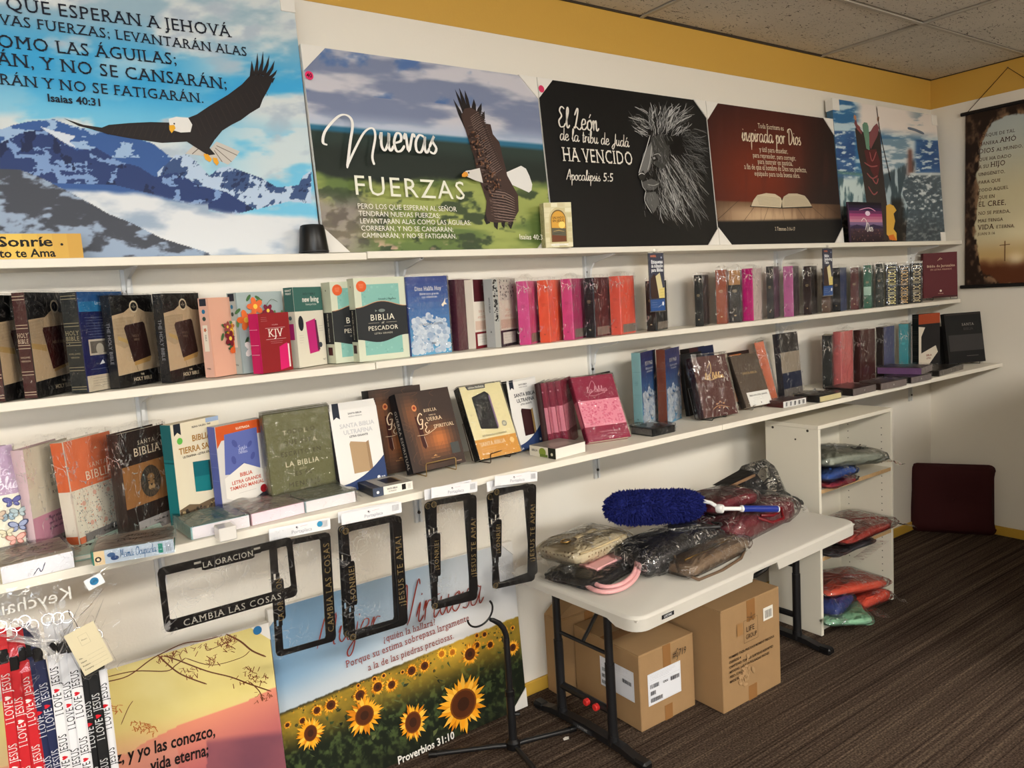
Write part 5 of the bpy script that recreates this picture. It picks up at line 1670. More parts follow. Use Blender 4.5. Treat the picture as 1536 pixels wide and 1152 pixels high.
# tab cards hanging from the top shelf edge
def tabcard(px, txt, label, h=.115, w=.052):
    q = on_y(px, -S1 - .004)
    t = empty('tab_card', (q[0], -S1 - .0045, q[2]), label=label, cat='card', group='hanging tab cards')
    m = MB(); m.bbox(-w / 2, w / 2, 0, .0016, -h, 0, .0006, (28, 36, 62)); m.build('card', M_PAINTED, t, color=True)
    mb = MB(); p = Print((-w / 2, 0, -h), (1, 0, 0), (0, 0, 1), w, h, mb)
    p.rect(0, 0, 1, 1, (30, 38, 64)); p.rect(0, 0, 1, .2, (46, 84, 142)); p.text('UNIVERSAL', .3, .93, .05, (226, 120, 70), font='bold', maxw=.4); p.ell(.85, .92, .004, (150, 160, 190))
    for i, l in enumerate(txt): p.text(l, .14, .82 - .07 * i, .085, (236, 238, 240), 'l', 'bold', maxw=.8)
    p.poly([(.05, .22), (.55, .22), (.5, .58), (.3, .64), (.05, .56)], (58, 40, 34)); p.poly([(.4, .6), (.7, .66), (.98, .22), (.6, .22)], (206, 194, 150)); p.poly([(.6, .22), (.98, .22), (.98, .4), (.62, .38)], (214, 196, 120))
    for i in range(3): p.line([(.64, .26 + i * .05), (.95, .27 + i * .05)], .001, (120, 100, 60))
    lines(p, .08, .15, .5, 3, .04, (190, 206, 230), .0008); p.line([(.5, .06), (.85, .12)], .002, (226, 230, 236)); p.ell(.85, .12, .005, (230, 232, 236), ry=.008)
    mb.build('card_print', M_GLOSSP, t, color=True)
    m = MB(); m.box(-w / 2 - .003, w / 2 + .003, -.001, .0024, -h - .003, .004); m.build('plastic_sleeve', M_CLEAR, t)
    m = MB(); m.box(-.012, .012, -.0012, -.0004, -.004, .016); m.build('tape', M_CLEAR, t)


q0 = on_y((984, 380), -S1 - .004); q1 = on_y((984, 467), -S1 - .004)
tabcard((983.5, 379.5), ('Etiquetas', 'de indización', 'para Biblias'), 'navy card of index tabs in Spanish hanging from the top shelf', q0[2] - q1[2], .078)
q0 = on_y((1241, 373), -S1 - .004); q1 = on_y((1241, 443), -S1 - .004)
tabcard((1241, 373), ('Bible', 'Indexing', 'Tabs'), 'navy card of index tabs in English hanging from the top shelf', q0[2] - q1[2], .074)

# ================================================================== LOWEST SHELF: standing books
G3 = 'bibles standing on the lowest shelf'


def graylab(p, u0=.0, h=.13):
    p.rect(u0, .0, 1, h, (128, 122, 120)); p.text('Tamaño Manual', .66, h * .58, .03, (40, 36, 36), font='bold', maxw=.4); lines(p, .5, h * .4, .92, 2, .022, (60, 56, 56), .0008); p.poly([(u0 + .12, h * .3), (u0 + .2, h * .3), (u0 + .16, h * .6)], (50, 46, 46))


def butterfly(p, u, v, r, col, edge, a=0.):
    for s in (-1, 1):
        p.ell(u + s * r * .55 / p.W, v + r * .3 / p.H, r * .62, edge, r * .38, 10, a + s * .5); p.ell(u + s * r * .5 / p.W, v + r * .28 / p.H, r * .5, col, r * .28, 10, a + s * .5)
        p.ell(u + s * r * .4 / p.W, v - r * .3 / p.H, r * .4, edge, r * .28, 10, a - s * .6); p.ell(u + s * r * .38 / p.W, v - r * .27 / p.H, r * .3, col, r * .2, 10, a - s * .6)
    p.line([(u, v - r * .4 / p.H), (u, v + r * .4 / p.H)], .0012, (40, 34, 34))


def art_butterfly(p):
    p.rect(0, 0, 1, 1, (172, 146, 172)); p.rect(0, .1, 1, .57, (226, 222, 204)); p.text('Santa', .6, .74, .12, (214, 198, 216), font='script'); p.text('Biblia', .74, .62, .13, (232, 224, 234), font='script')
    for u, v, r, c_, e in ((.86, .50, .017, (92, 96, 160), (60, 62, 110)), (.74, .38, .016, (150, 172, 184), (96, 110, 120)), (.94, .40, .016, (170, 186, 190), (120, 130, 130)), (.9, .28, .018, (150, 160, 190), (70, 76, 110)), (.82, .17, .018, (222, 170, 158), (170, 110, 100)), (.66, .24, .014, (214, 208, 180), (160, 150, 130)), (.55, .4, .015, (200, 180, 160), (140, 120, 110)), (.35, .3, .016, (150, 160, 190), (90, 90, 120)), (.2, .45, .016, (222, 170, 158), (160, 110, 100))):
        butterfly(p, u, v, r, c_, e)
    graylab(p)


def art_whitepink(p):
    p.rect(0, 0, 1, 1, (216, 208, 190)); p.rect(0, .0, 1, .36, (206, 148, 170)); 
    for a, b in (((.42, .74), (.95, .74)), ((.42, .46), (.95, .46)), ((.42, .46), (.42, .74)), ((.95, .46), (.95, .74))): p.line([a, b], .0008, (190, 160, 110))
    for i, t in enumerate(('SANTA', 'BIBLIA', 'RVR60')): p.text(t, .50, .67 - .075 * i, .045, (90, 80, 74), 'l', 'serif', track=.12)
    p.text('Mujer virtuosa', .52, .30, .045, (90, 60, 90), font='script'); p.text('quién la hallará', .52, .25, .04, (90, 60, 90), font='script'); p.text('su estima sobrepasa', .54, .2, .04, (90, 60, 90), font='script')
    graylab(p, .1, .12)


def art_orangefloral(p):
    p.rect(0, 0, 1, 1, (222, 124, 84)); p.rect(0, .1, 1, .54, (226, 220, 204))
    speckle(p, 260, [(150, 156, 150), (206, 164, 140), (186, 176, 160), (120, 130, 130), (214, 140, 110)], .0012, (.02, .98), (.11, .535), 3, .0026)
    for u, v in ((.2, .4), (.5, .3), (.75, .45), (.6, .18), (.3, .2), (.85, .25), (.45, .47)): p.ell(u, v, .006, (222, 178, 160), n=9)
    p.poly([(.58, .87), (.66, .87), (.62, .895)], (236, 200, 170)); p.text('SANTA', .62, .71, .06, (240, 220, 196), font='serif', track=.12, maxw=.42); p.text('BIBLIA', .62, .60, .12, (244, 230, 206), font='serif', maxw=.62); p.text('Letra grande', .68, .565, .035, (240, 214, 190), font='script')
    p.rect(.0, 0, .1, .1, (222, 124, 84)); graylab(p, .12, .12)


def art_lionbible(p):
    p.rect(0, 0, 1, 1, (46, 32, 28)); p.rect(0, .28, 1, .68, (150, 104, 60))
    rs = random.Random(5)
    p.ell(.58, .48, .034, (62, 52, 44), ry=.040, n=20)
    p.dk = .02
    for i in range(110):
        a = rs.uniform(0, 2 * PI); r0 = rs.uniform(.014, .026); r1 = r0 + rs.uniform(.01, .017)
        g = rs.choice([(40, 34, 30), (96, 84, 70), (120, 104, 84), (60, 50, 42)])
        p.line([(.58 + r0 * math.cos(a) / p.W, .48 + r0 * 1.15 * math.sin(a) / p.H), (.58 + r1 * math.cos(a + .2) / p.W, .48 + r1 * 1.15 * math.sin(a + .2) / p.H)], .0016, g)
    p.dk = 1
    p.poly([(.50, .53), (.54, .555), (.62, .555), (.66, .53), (.65, .47), (.63, .41), (.58, .39), (.53, .41), (.51, .47)], (140, 108, 72)); p.ell(.55, .425, .0065, (164, 134, 96)); p.ell(.61, .425, .0065, (164, 134, 96)); p.poly([(.545, .455), (.615, .455), (.58, .43)], (34, 26, 22)); p.line([(.555, .52), (.56, .46)], .002, (90, 66, 46)); p.line([(.605, .52), (.60, .46)], .002, (90, 66, 46)); p.line([(.55, .41), (.58, .4), (.61, .41)], .0015, (40, 30, 26), 0, 3)
    for s in (-1, 1): p.ell(.58 + s * .055, .49, .003, (30, 22, 18), ry=.0018); p.line([(.58 + s * .02, .505), (.58 + s * .085, .515)], .002, (50, 38, 30))
    p.text('SANTA', .56, .86, .055, (206, 192, 170), font='serif', track=.16, maxw=.42); p.text('BIBLIA', .56, .755, .115, (220, 204, 178), font='serif', maxw=.62)
    p.rect(.2, .0, 1, .13, (170, 164, 164)); p.text('Tamaño Manual', .7, .075, .03, (50, 46, 46), font='bold', maxw=.36); lines(p, .5, .055, .92, 2, .022, (70, 66, 66), .0008); p.poly([(.3, .04), (.38, .04), (.34, .07)], (60, 56, 56))


def art_tierra(p):
    p.rect(0, 0, 1, 1, (222, 212, 186)); p.poly([(.05, 1), (.19, 1), (.19, .885), (.12, .915), (.05, .885)], (28, 34, 44)); p.text('REINA VALERA 1960', .62, .93, .026, (40, 40, 40), font='bold', maxw=.5)
    p.rect(.72, .955, 1, 1, (150, 170, 200)); p.ell(.15, .83, .0085, (96, 176, 74), n=18)
    p.text('BIBLIA', .60, .80, .085, (160, 116, 50), font='bold', maxw=.5); p.text('TIERRA SANTA', .56, .70, .085, (160, 116, 50), font='bold', maxw=.9); p.text('ULTRAFINA - LETRA GRANDE', .52, .655, .03, (60, 50, 40), font='bold', maxw=.8)
    p.poly([(.36, .30), (.7, .27), (.72, .58), (.36, .60)], (24, 116, 120)); p.poly([(.36, .45), (.71, .43), (.72, .58), (.36, .60)], (16, 96, 104)); p.rect(.68, .28, .72, .57, (40, 60, 66))
    p.poly([(0, .06), (1, .06), (1, .16), (.7, .19), (.4, .17), (.2, .2), (0, .17)], (110, 92, 70)); speckle(p, 60, [(50, 44, 38), (170, 150, 110), (70, 60, 50)], .003, (0, 1), (.06, .17), 7); p.rect(0, 0, 1, .06, (214, 200, 170))


def art_blueorange(p):
    p.rect(0, 0, 1, 1, (208, 204, 200)); p.rect(0, .84, 1, 1, (198, 84, 36)); p.poly([(0, .84), (0, .76), (.12, .86)], (198, 84, 36)); p.text('ILUSTRADA', .55, .93, .035, (240, 220, 200), font='bold', maxw=.5)
    p.poly([(.10, .46), (.82, .40), (.84, .46), (.84, .91), (.16, .90)], (92, 104, 168)); 
    for u, v, r in ((.35, .78, .012), (.66, .74, .01), (.3, .6, .012), (.7, .6, .011), (.5, .52, .01)): p.ell(u, v, r, (74, 84, 146), r * .6, 8, u * 6)
    p.text('Santa', .5, .70, .06, (180, 186, 220), font='script'); p.text('Biblia', .5, .655, .06, (180, 186, 220), font='script')
    p.poly([(.08, .42), (.5, .54), (.97, .40), (.97, .20), (.5, .08), (.08, .2)], (228, 224, 216))
    p.text('BIBLIA', .52, .40, .06, (190, 70, 40), font='bold', maxw=.3); p.text('LETRA GRANDE', .52, .33, .055, (190, 70, 40), font='bold', maxw=.62); p.text('TAMAÑO MANUAL', .52, .27, .055, (190, 70, 40), font='bold', maxw=.72); lines(p, .25, .22, .78, 1, .02, (150, 140, 136), .001, 'c')
    p.poly([(0, .0), (1, 0), (1, .2), (.5, .07), (0, .15)], (56, 56, 60)); p.poly([(0, 0), (.4, 0), (0, .06)], (198, 84, 36)); p.ell(.86, .2, .011, (160, 26, 34), n=18)


def art_todo(p):
    p.rect(0, 0, 1, 1, (98, 98, 66)); 
    for i, (t, hi) in enumerate((('TODO LO', 'T    L'), ('QUE ESTA', ''), ('ESCRITO EN', ''))): p.text(t, .5, .76 - .12 * i, .07, (60, 60, 40), font='sans', track=.14, maxw=.66)
    p.text('T', .28, .755, .07, (210, 202, 170)); p.text('L', .60, .755, .07, (210, 202, 170)); p.text('A', .73, .64, .07, (200, 192, 160))
    p.text('LA BIBLIA', .5, .40, .085, (212, 204, 172), track=.06, maxw=.56); p.text('JESÚS', .5, .35, .03, (180, 174, 140), track=.1); p.text('ES EL', .5, .29, .07, (60, 60, 40), track=.14); p.text('MENSAJE', .5, .17, .08, (60, 60, 40), track=.12, maxw=.6); p.text('GIGANTE', .5, .13, .025, (190, 184, 150)); p.rect(.05, .0, .85, .09, (72, 74, 54)); p.ell(.5, .055, .007, (196, 190, 156)); p.ell(.5, .055, .005, (72, 74, 54))


def art_nbla(title, col, book_c, side_c):
    def f(p):
        p.rect(0, 0, 1, 1, (224, 222, 218)); p.poly([(.06, 1), (.2, 1), (.2, .885), (.13, .915), (.06, .885)], (30, 36, 50)); p.text('SANTA BIBLIA', .52, .93, .03, (50, 50, 54), font='bold', maxw=.3); p.text('NUEVA VERSION', .52, .895, .024, (70, 70, 74), maxw=.3)
        p.text('SANTA BIBLIA', .53, .77, .075, col, font='bold', maxw=.78); p.text('ULTRAFINA', .53, .69, .075, col, font='bold', maxw=.62); p.text('LETRA GIGANTE', .53, .645, .034, (60, 60, 64), font='bold', maxw=.42)
        p.poly([(.32, .20), (.66, .20), (.66, .56), (.34, .60), (.31, .57)], book_c); p.poly([(.66, .21), (.73, .23), (.72, .58), (.66, .56)], side_c)
        n = 10
        p.poly([(0, 0), (1, 0)] + [(1 - i / n, .28 * (1 - i / n) ** 2 + .085) for i in range(n + 1)], (44, 62, 104)); p.ell(.82, .1, .005, (230, 230, 230)); p.text('RVR', .92, .085, .03, (230, 230, 230), font='bold', maxw=.1); p.text('NBLA', .12, .02, .04, (230, 230, 230), font='bold', maxw=.18)
    return f


def art_guerra(p):
    n = 22
    for j in range(n):
        for i in range(16):
            u, v = (i + .5) / 16, (j + .5) / n
            g = math.exp(-((u - .62) ** 2 / .05 + (v - .36) ** 2 / .035)) + .5 * math.exp(-((u - .2) ** 2 / .02 + (v - .72) ** 2 / .04)) + .4 * math.exp(-((u - .3) ** 2 / .02 + (v - .3) ** 2 / .06))
            b = (58, 46, 41); h_ = (214, 122, 62)
            p.dk = 0; p.rect(i / 16, j / n, (i + 1) / 16, (j + 1) / n, tuple(int(x + (y - x) * min(1, g * .8)) for x, y in zip(b, h_)))
    p.k = 1; p.dk = .2
    rs = random.Random(9)
    for i in range(22):
        u, v = rs.uniform(.05, .95), rs.uniform(.05, .95)
        p.line([(u, v), (min(.99, max(.01, u + rs.uniform(-.12, .12))), min(.98, v + .05)), (min(.99, max(.01, u + rs.uniform(-.1, .1))), max(.02, min(.98, v + .12)))], .0008, (112, 76, 56), .3, 3)
    p.dk = 1
    p.poly([(.25, .68), (.33, .68), (.36, .30), (.32, .26), (.28, .3)], (60, 26, 20)); p.line([(.34, .42), (.36, .28)], .003, (200, 170, 150)); p.ell(.28, .79, .0085, (206, 130, 80), ry=.0105); p.ell(.28, .792, .005, (140, 56, 30))
    W_ = (232, 206, 172)
    p.text('BIBLIA', .56, .72, .055, W_, font='serif', track=.08, maxw=.3); p.text('PARA LA', .58, .665, .024, W_, font='serif'); p.text('G', .33, .57, .17, W_, font='script', sx=1.1); p.text('UERRA', .60, .60, .068, W_, font='serif', maxw=.34); p.text('E', .42, .46, .15, W_, font='script', sx=1.0); p.text('SPIRITUAL', .75, .50, .062, W_, font='serif', maxw=.42)
    p.line([(.22, .44), (.4, .44), (.6, .50)], .002, W_, .4, 4); p.rect(.78, .14, .94, .28, (70, 72, 70)); p.poly([(.42, .155), (.5, .155), (.46, .175)], (190, 140, 90)); p.text('REINA VALERA', .46, .13, .02, (190, 140, 90)); p.rect(.82, .03, .92, .045, (150, 120, 100))


def art_letragrande(p):
    p.rect(0, 0, 1, 1, (214, 204, 160)); p.rect(0, 0, 1, .26, (196, 142, 60)); p.poly([(.14, 1), (.62, 1), (.60, .945), (.18, .945)], (70, 70, 72)); p.text('LETRA GRANDE', .39, .96, .036, (226, 222, 206), font='bold', maxw=.38)
    p.poly([(.22, .40), (.62, .36), (.64, .40), (.64, .86), (.56, .90), (.22, .84)], (18, 18, 20)); p.rect(.62, .38, .655, .84, (120, 96, 130)); p.line([(.30, .68), (.5, .68)], .001, (150, 140, 110)); p.ell(.36, .71, .0015, (190, 180, 140))
    p.ell(.80, .42, .0095, (110, 116, 120), n=18); p.ell(.80, .42, .0065, (190, 186, 160), n=12); lines(p, .05, .6, .2, 5, .05, (150, 140, 110), .0008); p.text('REFERENCIA ULTRAFINA', .5, .285, .036, (90, 80, 56), maxw=.62)
    p.text('SANTA BIBLIA', .40, .165, .075, (234, 224, 196), font='serif', maxw=.6); lines(p, .1, .13, .6, 2, .03, (226, 206, 160), .0008); p.text('RV 1960', .16, .05, .03, (234, 224, 196), font='bold'); p.ell(.86, .18, .010, (222, 186, 120), n=6); p.line([(.86, .12), (.86, .22)], .0015, (234, 214, 170))


def art_pinkband(p):
    p.rect(0, 0, 1, 1, (136, 38, 64)); p.rect(0, .22, 1, .62, (210, 134, 150)); speckle(p, 170, [(190, 90, 116), (196, 100, 124)], .0025, (.02, .98), (.24, .6), 4, .0045)
    p.text('La Biblia', .52, .74, .11, (206, 150, 160), font='script', maxw=.5); p.line([(.3, .76), (.46, .92), (.5, .8), (.3, .7), (.5, .69), (.75, .74)], .0018, (206, 150, 160), .4, 4)
    p.text('TRADUCCIÓN EN LENGUAJE', .55, .12, .026, (214, 160, 170), maxw=.5); p.text('ACTUAL', .55, .085, .026, (214, 160, 170), maxw=.2)


def sart_pinkband(p):
    p.rect(.04, 0, .96, 1, (136, 38, 64)); p.rect(.04, .22, .96, .62, (210, 134, 150)); p.ell(.5, .86, .003, (206, 150, 160))


def art_labiblia(p):
    p.rect(0, 0, 1, 1, (74, 40, 36)); p.text('La Biblia', .54, .62, .12, (214, 176, 110), font='script', maxw=.62); p.line([(.38, .80), (.5, .88), (.46, .72), (.26, .64), (.42, .60), (.6, .62)], .0022, (214, 176, 110), .4, 4)
    for u, v in ((.45, .2), (.55, .23), (.65, .2), (.5, .14), (.62, .13)): p.ell(u, v, .005, (170, 120, 80), ry=.003, n=7)
    p.line([(.3, .12), (.5, .17), (.8, .12)], .002, (190, 140, 90), .3, 4)


def art_taupe(p):
    p.rect(0, 0, 1, 1, (82, 70, 60)); p.text('SANTA BIBLIA', .52, .62, .06, (190, 160, 110), font='serif', maxw=.6); p.rect(.16, .0, 1, .27, (220, 218, 212)); p.text('BIBLIA RVR LETRA GRANDE', .58, .19, .04, (40, 40, 40), font='bold', maxw=.7); lines(p, .25, .15, .85, 2, .03, (110, 110, 110), .0008, 'c'); p.ell(.6, .05, .003, (80, 80, 80))


def art_salmon(p):
    p.rect(0, 0, 1, 1, (214, 208, 200)); speckle(p, 50, [(150, 160, 170), (190, 170, 160)], .003, seed=12); p.rect(.0, .0, 1, .12, (150, 142, 136)); lines(p, .2, .08, .9, 2, .03, (70, 66, 62), .0008)


def art_stripes(p):
    p.rect(0, 0, 1, 1, (40, 36, 36)); p.rect(0, .38, 1, .70, (146, 134, 118)); p.rect(0, .13, 1, .38, (36, 42, 62)); p.rect(0, .0, 1, .13, (110, 104, 98))


def art_redwhite(p):
    p.rect(0, 0, 1, 1, (30, 28, 30)); p.rect(0, .82, 1, 1, (150, 64, 34)); p.poly([(0, .1), (0, .78), (.3, .76), (.12, .6), (.12, .3), (.8, .42), (.9, .3), (.4, .05)], (206, 196, 180)); p.text('BIBLIA', .48, .24, .05, (120, 50, 40), font='bold', maxw=.4); p.text('LETRA', .46, .19, .04, (120, 50, 40), font='bold', maxw=.34); p.rect(0, 0, .5, .05, (150, 64, 34))


def art_blacksanta(p):
    p.rect(0, 0, 1, 1, (16, 15, 16)); p.rect(.06, .24, 1, .56, (48, 46, 46)); p.text('SANTA', .62, .74, .07, (140, 136, 130), font='serif', track=.1, maxw=.4); p.text('BIBLIA', .62, .65, .07, (60, 58, 56), font='serif', maxw=.4); p.rect(.5, .13, .82, .138, (90, 86, 80)); p.rect(.05, .96, .98, .985, (44, 38, 36))


Bk = book
kw = dict(z=Z3, group=G3)
Bk('bible', 'lilac butterfly-patterned bible cut by the left edge of the photo', (-44, 824), (-62, 686), A=(-55, 826), B=(39, 806), yaw=6, lean=6, cover=(172, 146, 172), art=art_butterfly, wrap=1, **kw)
Bk('bible', 'cream and pink bible with framed title, between lilac and orange ones', (53.3, 806), (34, 675.7), A=(41, 808), B=(118, 789), Y=-.24, W=.15, yaw=None, T=.03, lean=None, cover=(216, 208, 190), spine=(206, 180, 186), art=art_whitepink, wrap=2, tuft=.015, **kw)
Bk('bible', 'orange-topped bible with tiny white flower print', (117.6, 790.5), (94.3, 665.3), A=(105.3, 791), B=(186, 775.5), Y=-.25, W=.15, yaw=None, T=.032, lean=None, cover=(222, 124, 84), spine=(216, 206, 190), art=art_orangefloral, sart=lambda p: (p.rect(0, 0, 1, 1, (210, 104, 60)), p.rect(0, .12, 1, .54, (222, 214, 200))), wrap=2, tuft=.015, **kw)
Bk('bible', 'dark brown and tan bible with an engraved lion head', (191.4, 774.7), (177, 652.5), A=(186, 775.5), B=(258.4, 760.5), Y=-.25, W=.15, yaw=None, T=.034, lean=None, cover=(46, 32, 28), art=art_lionbible, wrap=2, tuft=.012, **kw)
Bk('bible', 'cream bible with teal spine and green dot sticker', (269.3, 763.8), (259.8, 638.8), A=(258.4, 763.8), B=(340, 750), Y=-.24, W=.15, yaw=None, T=.036, lean=None, kind='box', cover=(222, 212, 186), art=art_tierra, sart=lambda p: (p.rect(0, 0, 1, 1, (28, 112, 116)), p.rect(0, .66, 1, 1, (34, 96, 100)), p.rect(0, .62, 1, .635, (16, 80, 84)), p.ell(.5, .05, .004, (20, 60, 64))), **kw)
Bk('bible', 'blue-spined bible with orange top and white banner lettering', (334, 751.7), (322.7, 641.5), A=(322.7, 753.6), B=(405, 737.5), Y=-.23, W=.15, yaw=None, T=.034, lean=None, kind='box', cover=(208, 204, 200), art=art_blueorange, sart=sart_stripe((88, 96, 160), None, bands=((.4, .405, (110, 118, 180)), (.55, .555, (110, 118, 180)), (.7, .705, (110, 118, 180)))), **kw)
for i in range(3):
    Bk('bible', ('olive green bible in shrink wrap, front of its stack of three', 'olive green wrapped bible, middle of its stack of three', 'olive green wrapped bible, rearmost of its stack of three')[i], (409, 734), (398.5 - i * 6, 617.5), A=(400, 735), B=(496, 724.5), Y=-.235 + i * .037, yaw=4, T=.034, W=.185, lean=3.5, H=.247,
       cover=(98, 98, 66), art=art_todo, wrap=1, z=Z3, group='olive green bibles')
for i in range(4):
    Bk('bible', ('white bible showing a tan book, front of the leaning row', 'white paperback bible, second of the leaning row', 'white paperback bible, third of the leaning row', 'white paperback bible, rearmost of the leaning row')[i], (510.6, 718), (499.5, 612.5), A=(500, 719), B=(576, 707), Y=-.245 + i * .028, yaw=3, T=.024, W=.148, lean=9, H=.232 + .003 * i,
       kind='soft', bulge=.001, cover=(224, 222, 218), spine=(40, 36, 40) if i != 1 else (190, 180, 170), art=art_nbla('', (190, 190, 192), (170, 142, 108), (150, 122, 90)), z=Z3, group='white paperback bibles in a leaning row')
Bk('bible', 'dark brown key-and-flame bible standing behind its twin', (567, 712), (549, 597), A=(560, 712), B=(650, 700), Y=-.135, yaw=0, T=.05, W=.178, lean=5, H=.262, cover=(50, 36, 32), spine=(26, 22, 22), art=art_guerra, z=Z3, group='key-and-flame bibles')
t = Bk('bible', 'dark brown key-and-flame bible leaning on a brass wire stand', (621, 718.5), (592.5, 599.8), A=(614.6, 718), B=(700, 704), yaw=4, T=.034, lean=None, cover=(50, 36, 32), spine=(22, 22, 26), art=art_guerra, sart=sart_stripe((24, 24, 28), 'GUERRA ESPIRITUAL', (190, 180, 170), v=.42, font='serif'), wlift=.006, **kw)
q = t.location; wire_stand('brass wire stand under the front key-and-flame bible', 0, (q[0], q[1] + .002), math.radians(4), math.radians(14), .165, Z3, M_GOLDW, depth=.05)
t = Bk('bible', 'cream and gold bible with black spine leaning on a black wire stand', (721, 698.4), (688.6, 590), A=(714.7, 701), B=(782, 680), W=.165, yaw=None, T=.03, lean=None, cover=(214, 204, 160), spine=(16, 16, 17), art=art_letragrande, sart=sart_stripe((16, 16, 17), 'BIBLIA', (70, 66, 56), v=.75, font='serif', h=.8), wlift=.006, wrap=1, **kw)
q = t.location; wire_stand('black wire stand under the cream and gold bible', 0, (q[0], q[1] + .002), math.radians(16), math.radians(14), .15, Z3, P('bronze wire', (70, 52, 38), .35, .8), depth=.05, hgt=.03)
for i in range(2):
    Bk('bible', ('white and navy bible showing a black book, behind the cream gold one', 'second white and navy bible, right behind its twin')[i], (777, 668), (757.7, 567), A=(765, 669), B=(824, 655), Y=-.20 + i * .043, yaw=14, T=.04, W=.15, lean=8, H=.235, kind='box', cover=(224, 222, 218), art=art_nbla('', (46, 48, 54), (52, 24, 26), (160, 130, 80)), sart=sart_simple((18, 18, 22), (60, 60, 66)), z=Z3, group='white and navy bibles')
Bk('bible', 'dark brown slim bible between white-navy and pink-banded ones', (822.5, 660), (812, 567), A=(815, 660), B=(840, 655), Y=-.22, yaw=38, W=.13, T=.018, H=.225, lean=5, cover=(48, 24, 24), z=Z3, group=G3)
for i in range(3):
    Bk('bible', ('crimson pink-banded bible, leftmost of the standing three', 'crimson pink-banded bible, middle of the standing three', 'crimson pink-banded bible, rightmost of the standing three')[i], (830 + i * 11.5, 660 + i * 1.2), (824 + i * 9.5, 568 - i * 1.5), Y=-.222, yaw=36, W=.138, T=.021, H=.225, lean=5, kind='soft', cover=(136, 38, 64), art=art_pinkband, sart=sart_pinkband, wrap=1, z=Z3, group='crimson bibles with pink band')
Bk('bible', 'crimson pink-banded bible leaning in front of its row', (884, 668), (856.6, 572), A=(880, 668.4), B=(946, 656.7), Y=-.285, W=.165, yaw=None, T=.024, lean=None, kind='soft', bulge=.004, cover=(136, 38, 64), art=art_pinkband, sart=sart_pinkband, wrap=1, z=Z3, group='crimson bibles with pink band')
Bk('bible', 'black bible leaning behind the crimson front one', (905, 655), (893, 559), B=(937, 650), Y=-.14, yaw=14, W=.12, T=.03, H=.215, lean=10, kind='soft', cover=(22, 22, 24), wrap=1, z=Z3, group=G3)
for (P_, tp, A, B, sp, lb) in (((964.3, 623), (958.7, 529.7), (951, 624), (986.4, 619.4), (136, 178, 182), 'pale aqua spine bible with blue sky front on the lowest shelf'), ((1001, 621), (997.5, 524.9), (988.6, 621), (1022, 617), (118, 58, 36), 'rust brown spine bible with blue sky front on the lowest shelf')):
    Bk('bible', lb, P_, tp, A=A, B=B, Y=-.22, yaw=None, W=.15, T=.036, kind='hard', cover=(34, 62, 132), spine=sp, art=art_sky('RV1960', True, (22, 36, 96)), sart=sart_simple(sp, tuple(int(x * .8) for x in sp), bands=((.45, .452, (90, 120, 124)), (.75, .752, (90, 120, 124)))), wrap=1, z=Z3, group='sky-covered bibles on the lowest shelf')
Bk('bible', 'large black and navy bible upright behind the brown script-title one', (1046, 630), (1034, 520), A=(1030, 630), B=(1090, 618), Y=-.12, yaw=10, T=.045, W=.19, H=.262, lean=6, cover=(24, 26, 36), spine=(30, 22, 22), art=lambda p: (p.rect(0, 0, 1, 1, (26, 34, 62)), p.rect(0, 0, .35, 1, (54, 28, 30)), p.rect(.1, .35, .95, .4, (60, 66, 90))), z=Z3, group=G3)
Bk('bible', 'black slim bible leaning right behind the brown script-title one', (1036, 634), (1018, 524), B=(1080, 625), Y=-.17, yaw=12, T=.02, W=.16, H=.25, lean=7, cover=(20, 20, 22), z=Z3, group=G3)
t = Bk('bible', 'glossy dark brown bible with gold script title leaning on black stand', (1057, 633.5), (1037.3, 542.5), A=(1050.6, 635), B=(1107, 623.8), W=.165, yaw=None, T=.036, lean=None, kind='soft', cover=(74, 40, 36), spine=(54, 26, 24), art=art_labiblia, wrap=2, wlift=.005, **kw)
q = t.location; wire_stand('black stand under the glossy brown bible with gold script', 0, (q[0], q[1] + .002), math.radians(8), math.radians(12), .15, Z3, M_BLACKM, depth=.05, hgt=.008)
t = Bk('bible', 'dark taupe bible with white paper band leaning on thin wire stand', (1120, 617.5), (1094.9, 540.8), A=(1114.8, 619.4), B=(1158.6, 607), W=.16, yaw=None, T=.03, lean=None, kind='soft', cover=(82, 70, 60), spine=(66, 56, 48), art=art_taupe, wrap=1, wlift=.005, **kw)
q = t.location; wire_stand('thin wire stand under the taupe bible with paper band', 0, (q[0], q[1] + .002), math.radians(14), math.radians(14), .14, Z3, P('steel wire', (150, 146, 138), .3, .9), depth=.05, hgt=.018)
Bk('bible', 'black-edged bible with orange sunset figure behind the taupe one', (1101, 612), (1087, 521.5), A=(1094, 612), B=(1142, 606), Y=-.14, yaw=6, T=.03, W=.17, H=.225, lean=7, cover=(30, 22, 20), spine=(206, 190, 170), art=lambda p: (p.rect(0, 0, 1, 1, (40, 26, 24)), p.rect(.08, .05, .62, .95, (206, 120, 62)), p.ell(.36, .7, .022, (236, 170, 100), ry=.03), p.poly([(.22, .5), (.5, .5), (.46, .74), (.36, .82), (.26, .72)], (70, 40, 30))), z=Z3, group=G3)
Bk('bible', 'salmon spine bible with pale floral cover in film, leaning', (1166, 589.5), (1143.5, 514.5), A=(1155, 590.5), B=(1176, 585), Y=-.17, yaw=34, W=.13, lean=12, T=.04, kind='soft', cover=(214, 208, 200), spine=(206, 120, 88), art=art_salmon, sart=sart_simple((206, 120, 88), (170, 90, 66)), wrap=2, tuft=.008, z=Z3, group=G3)
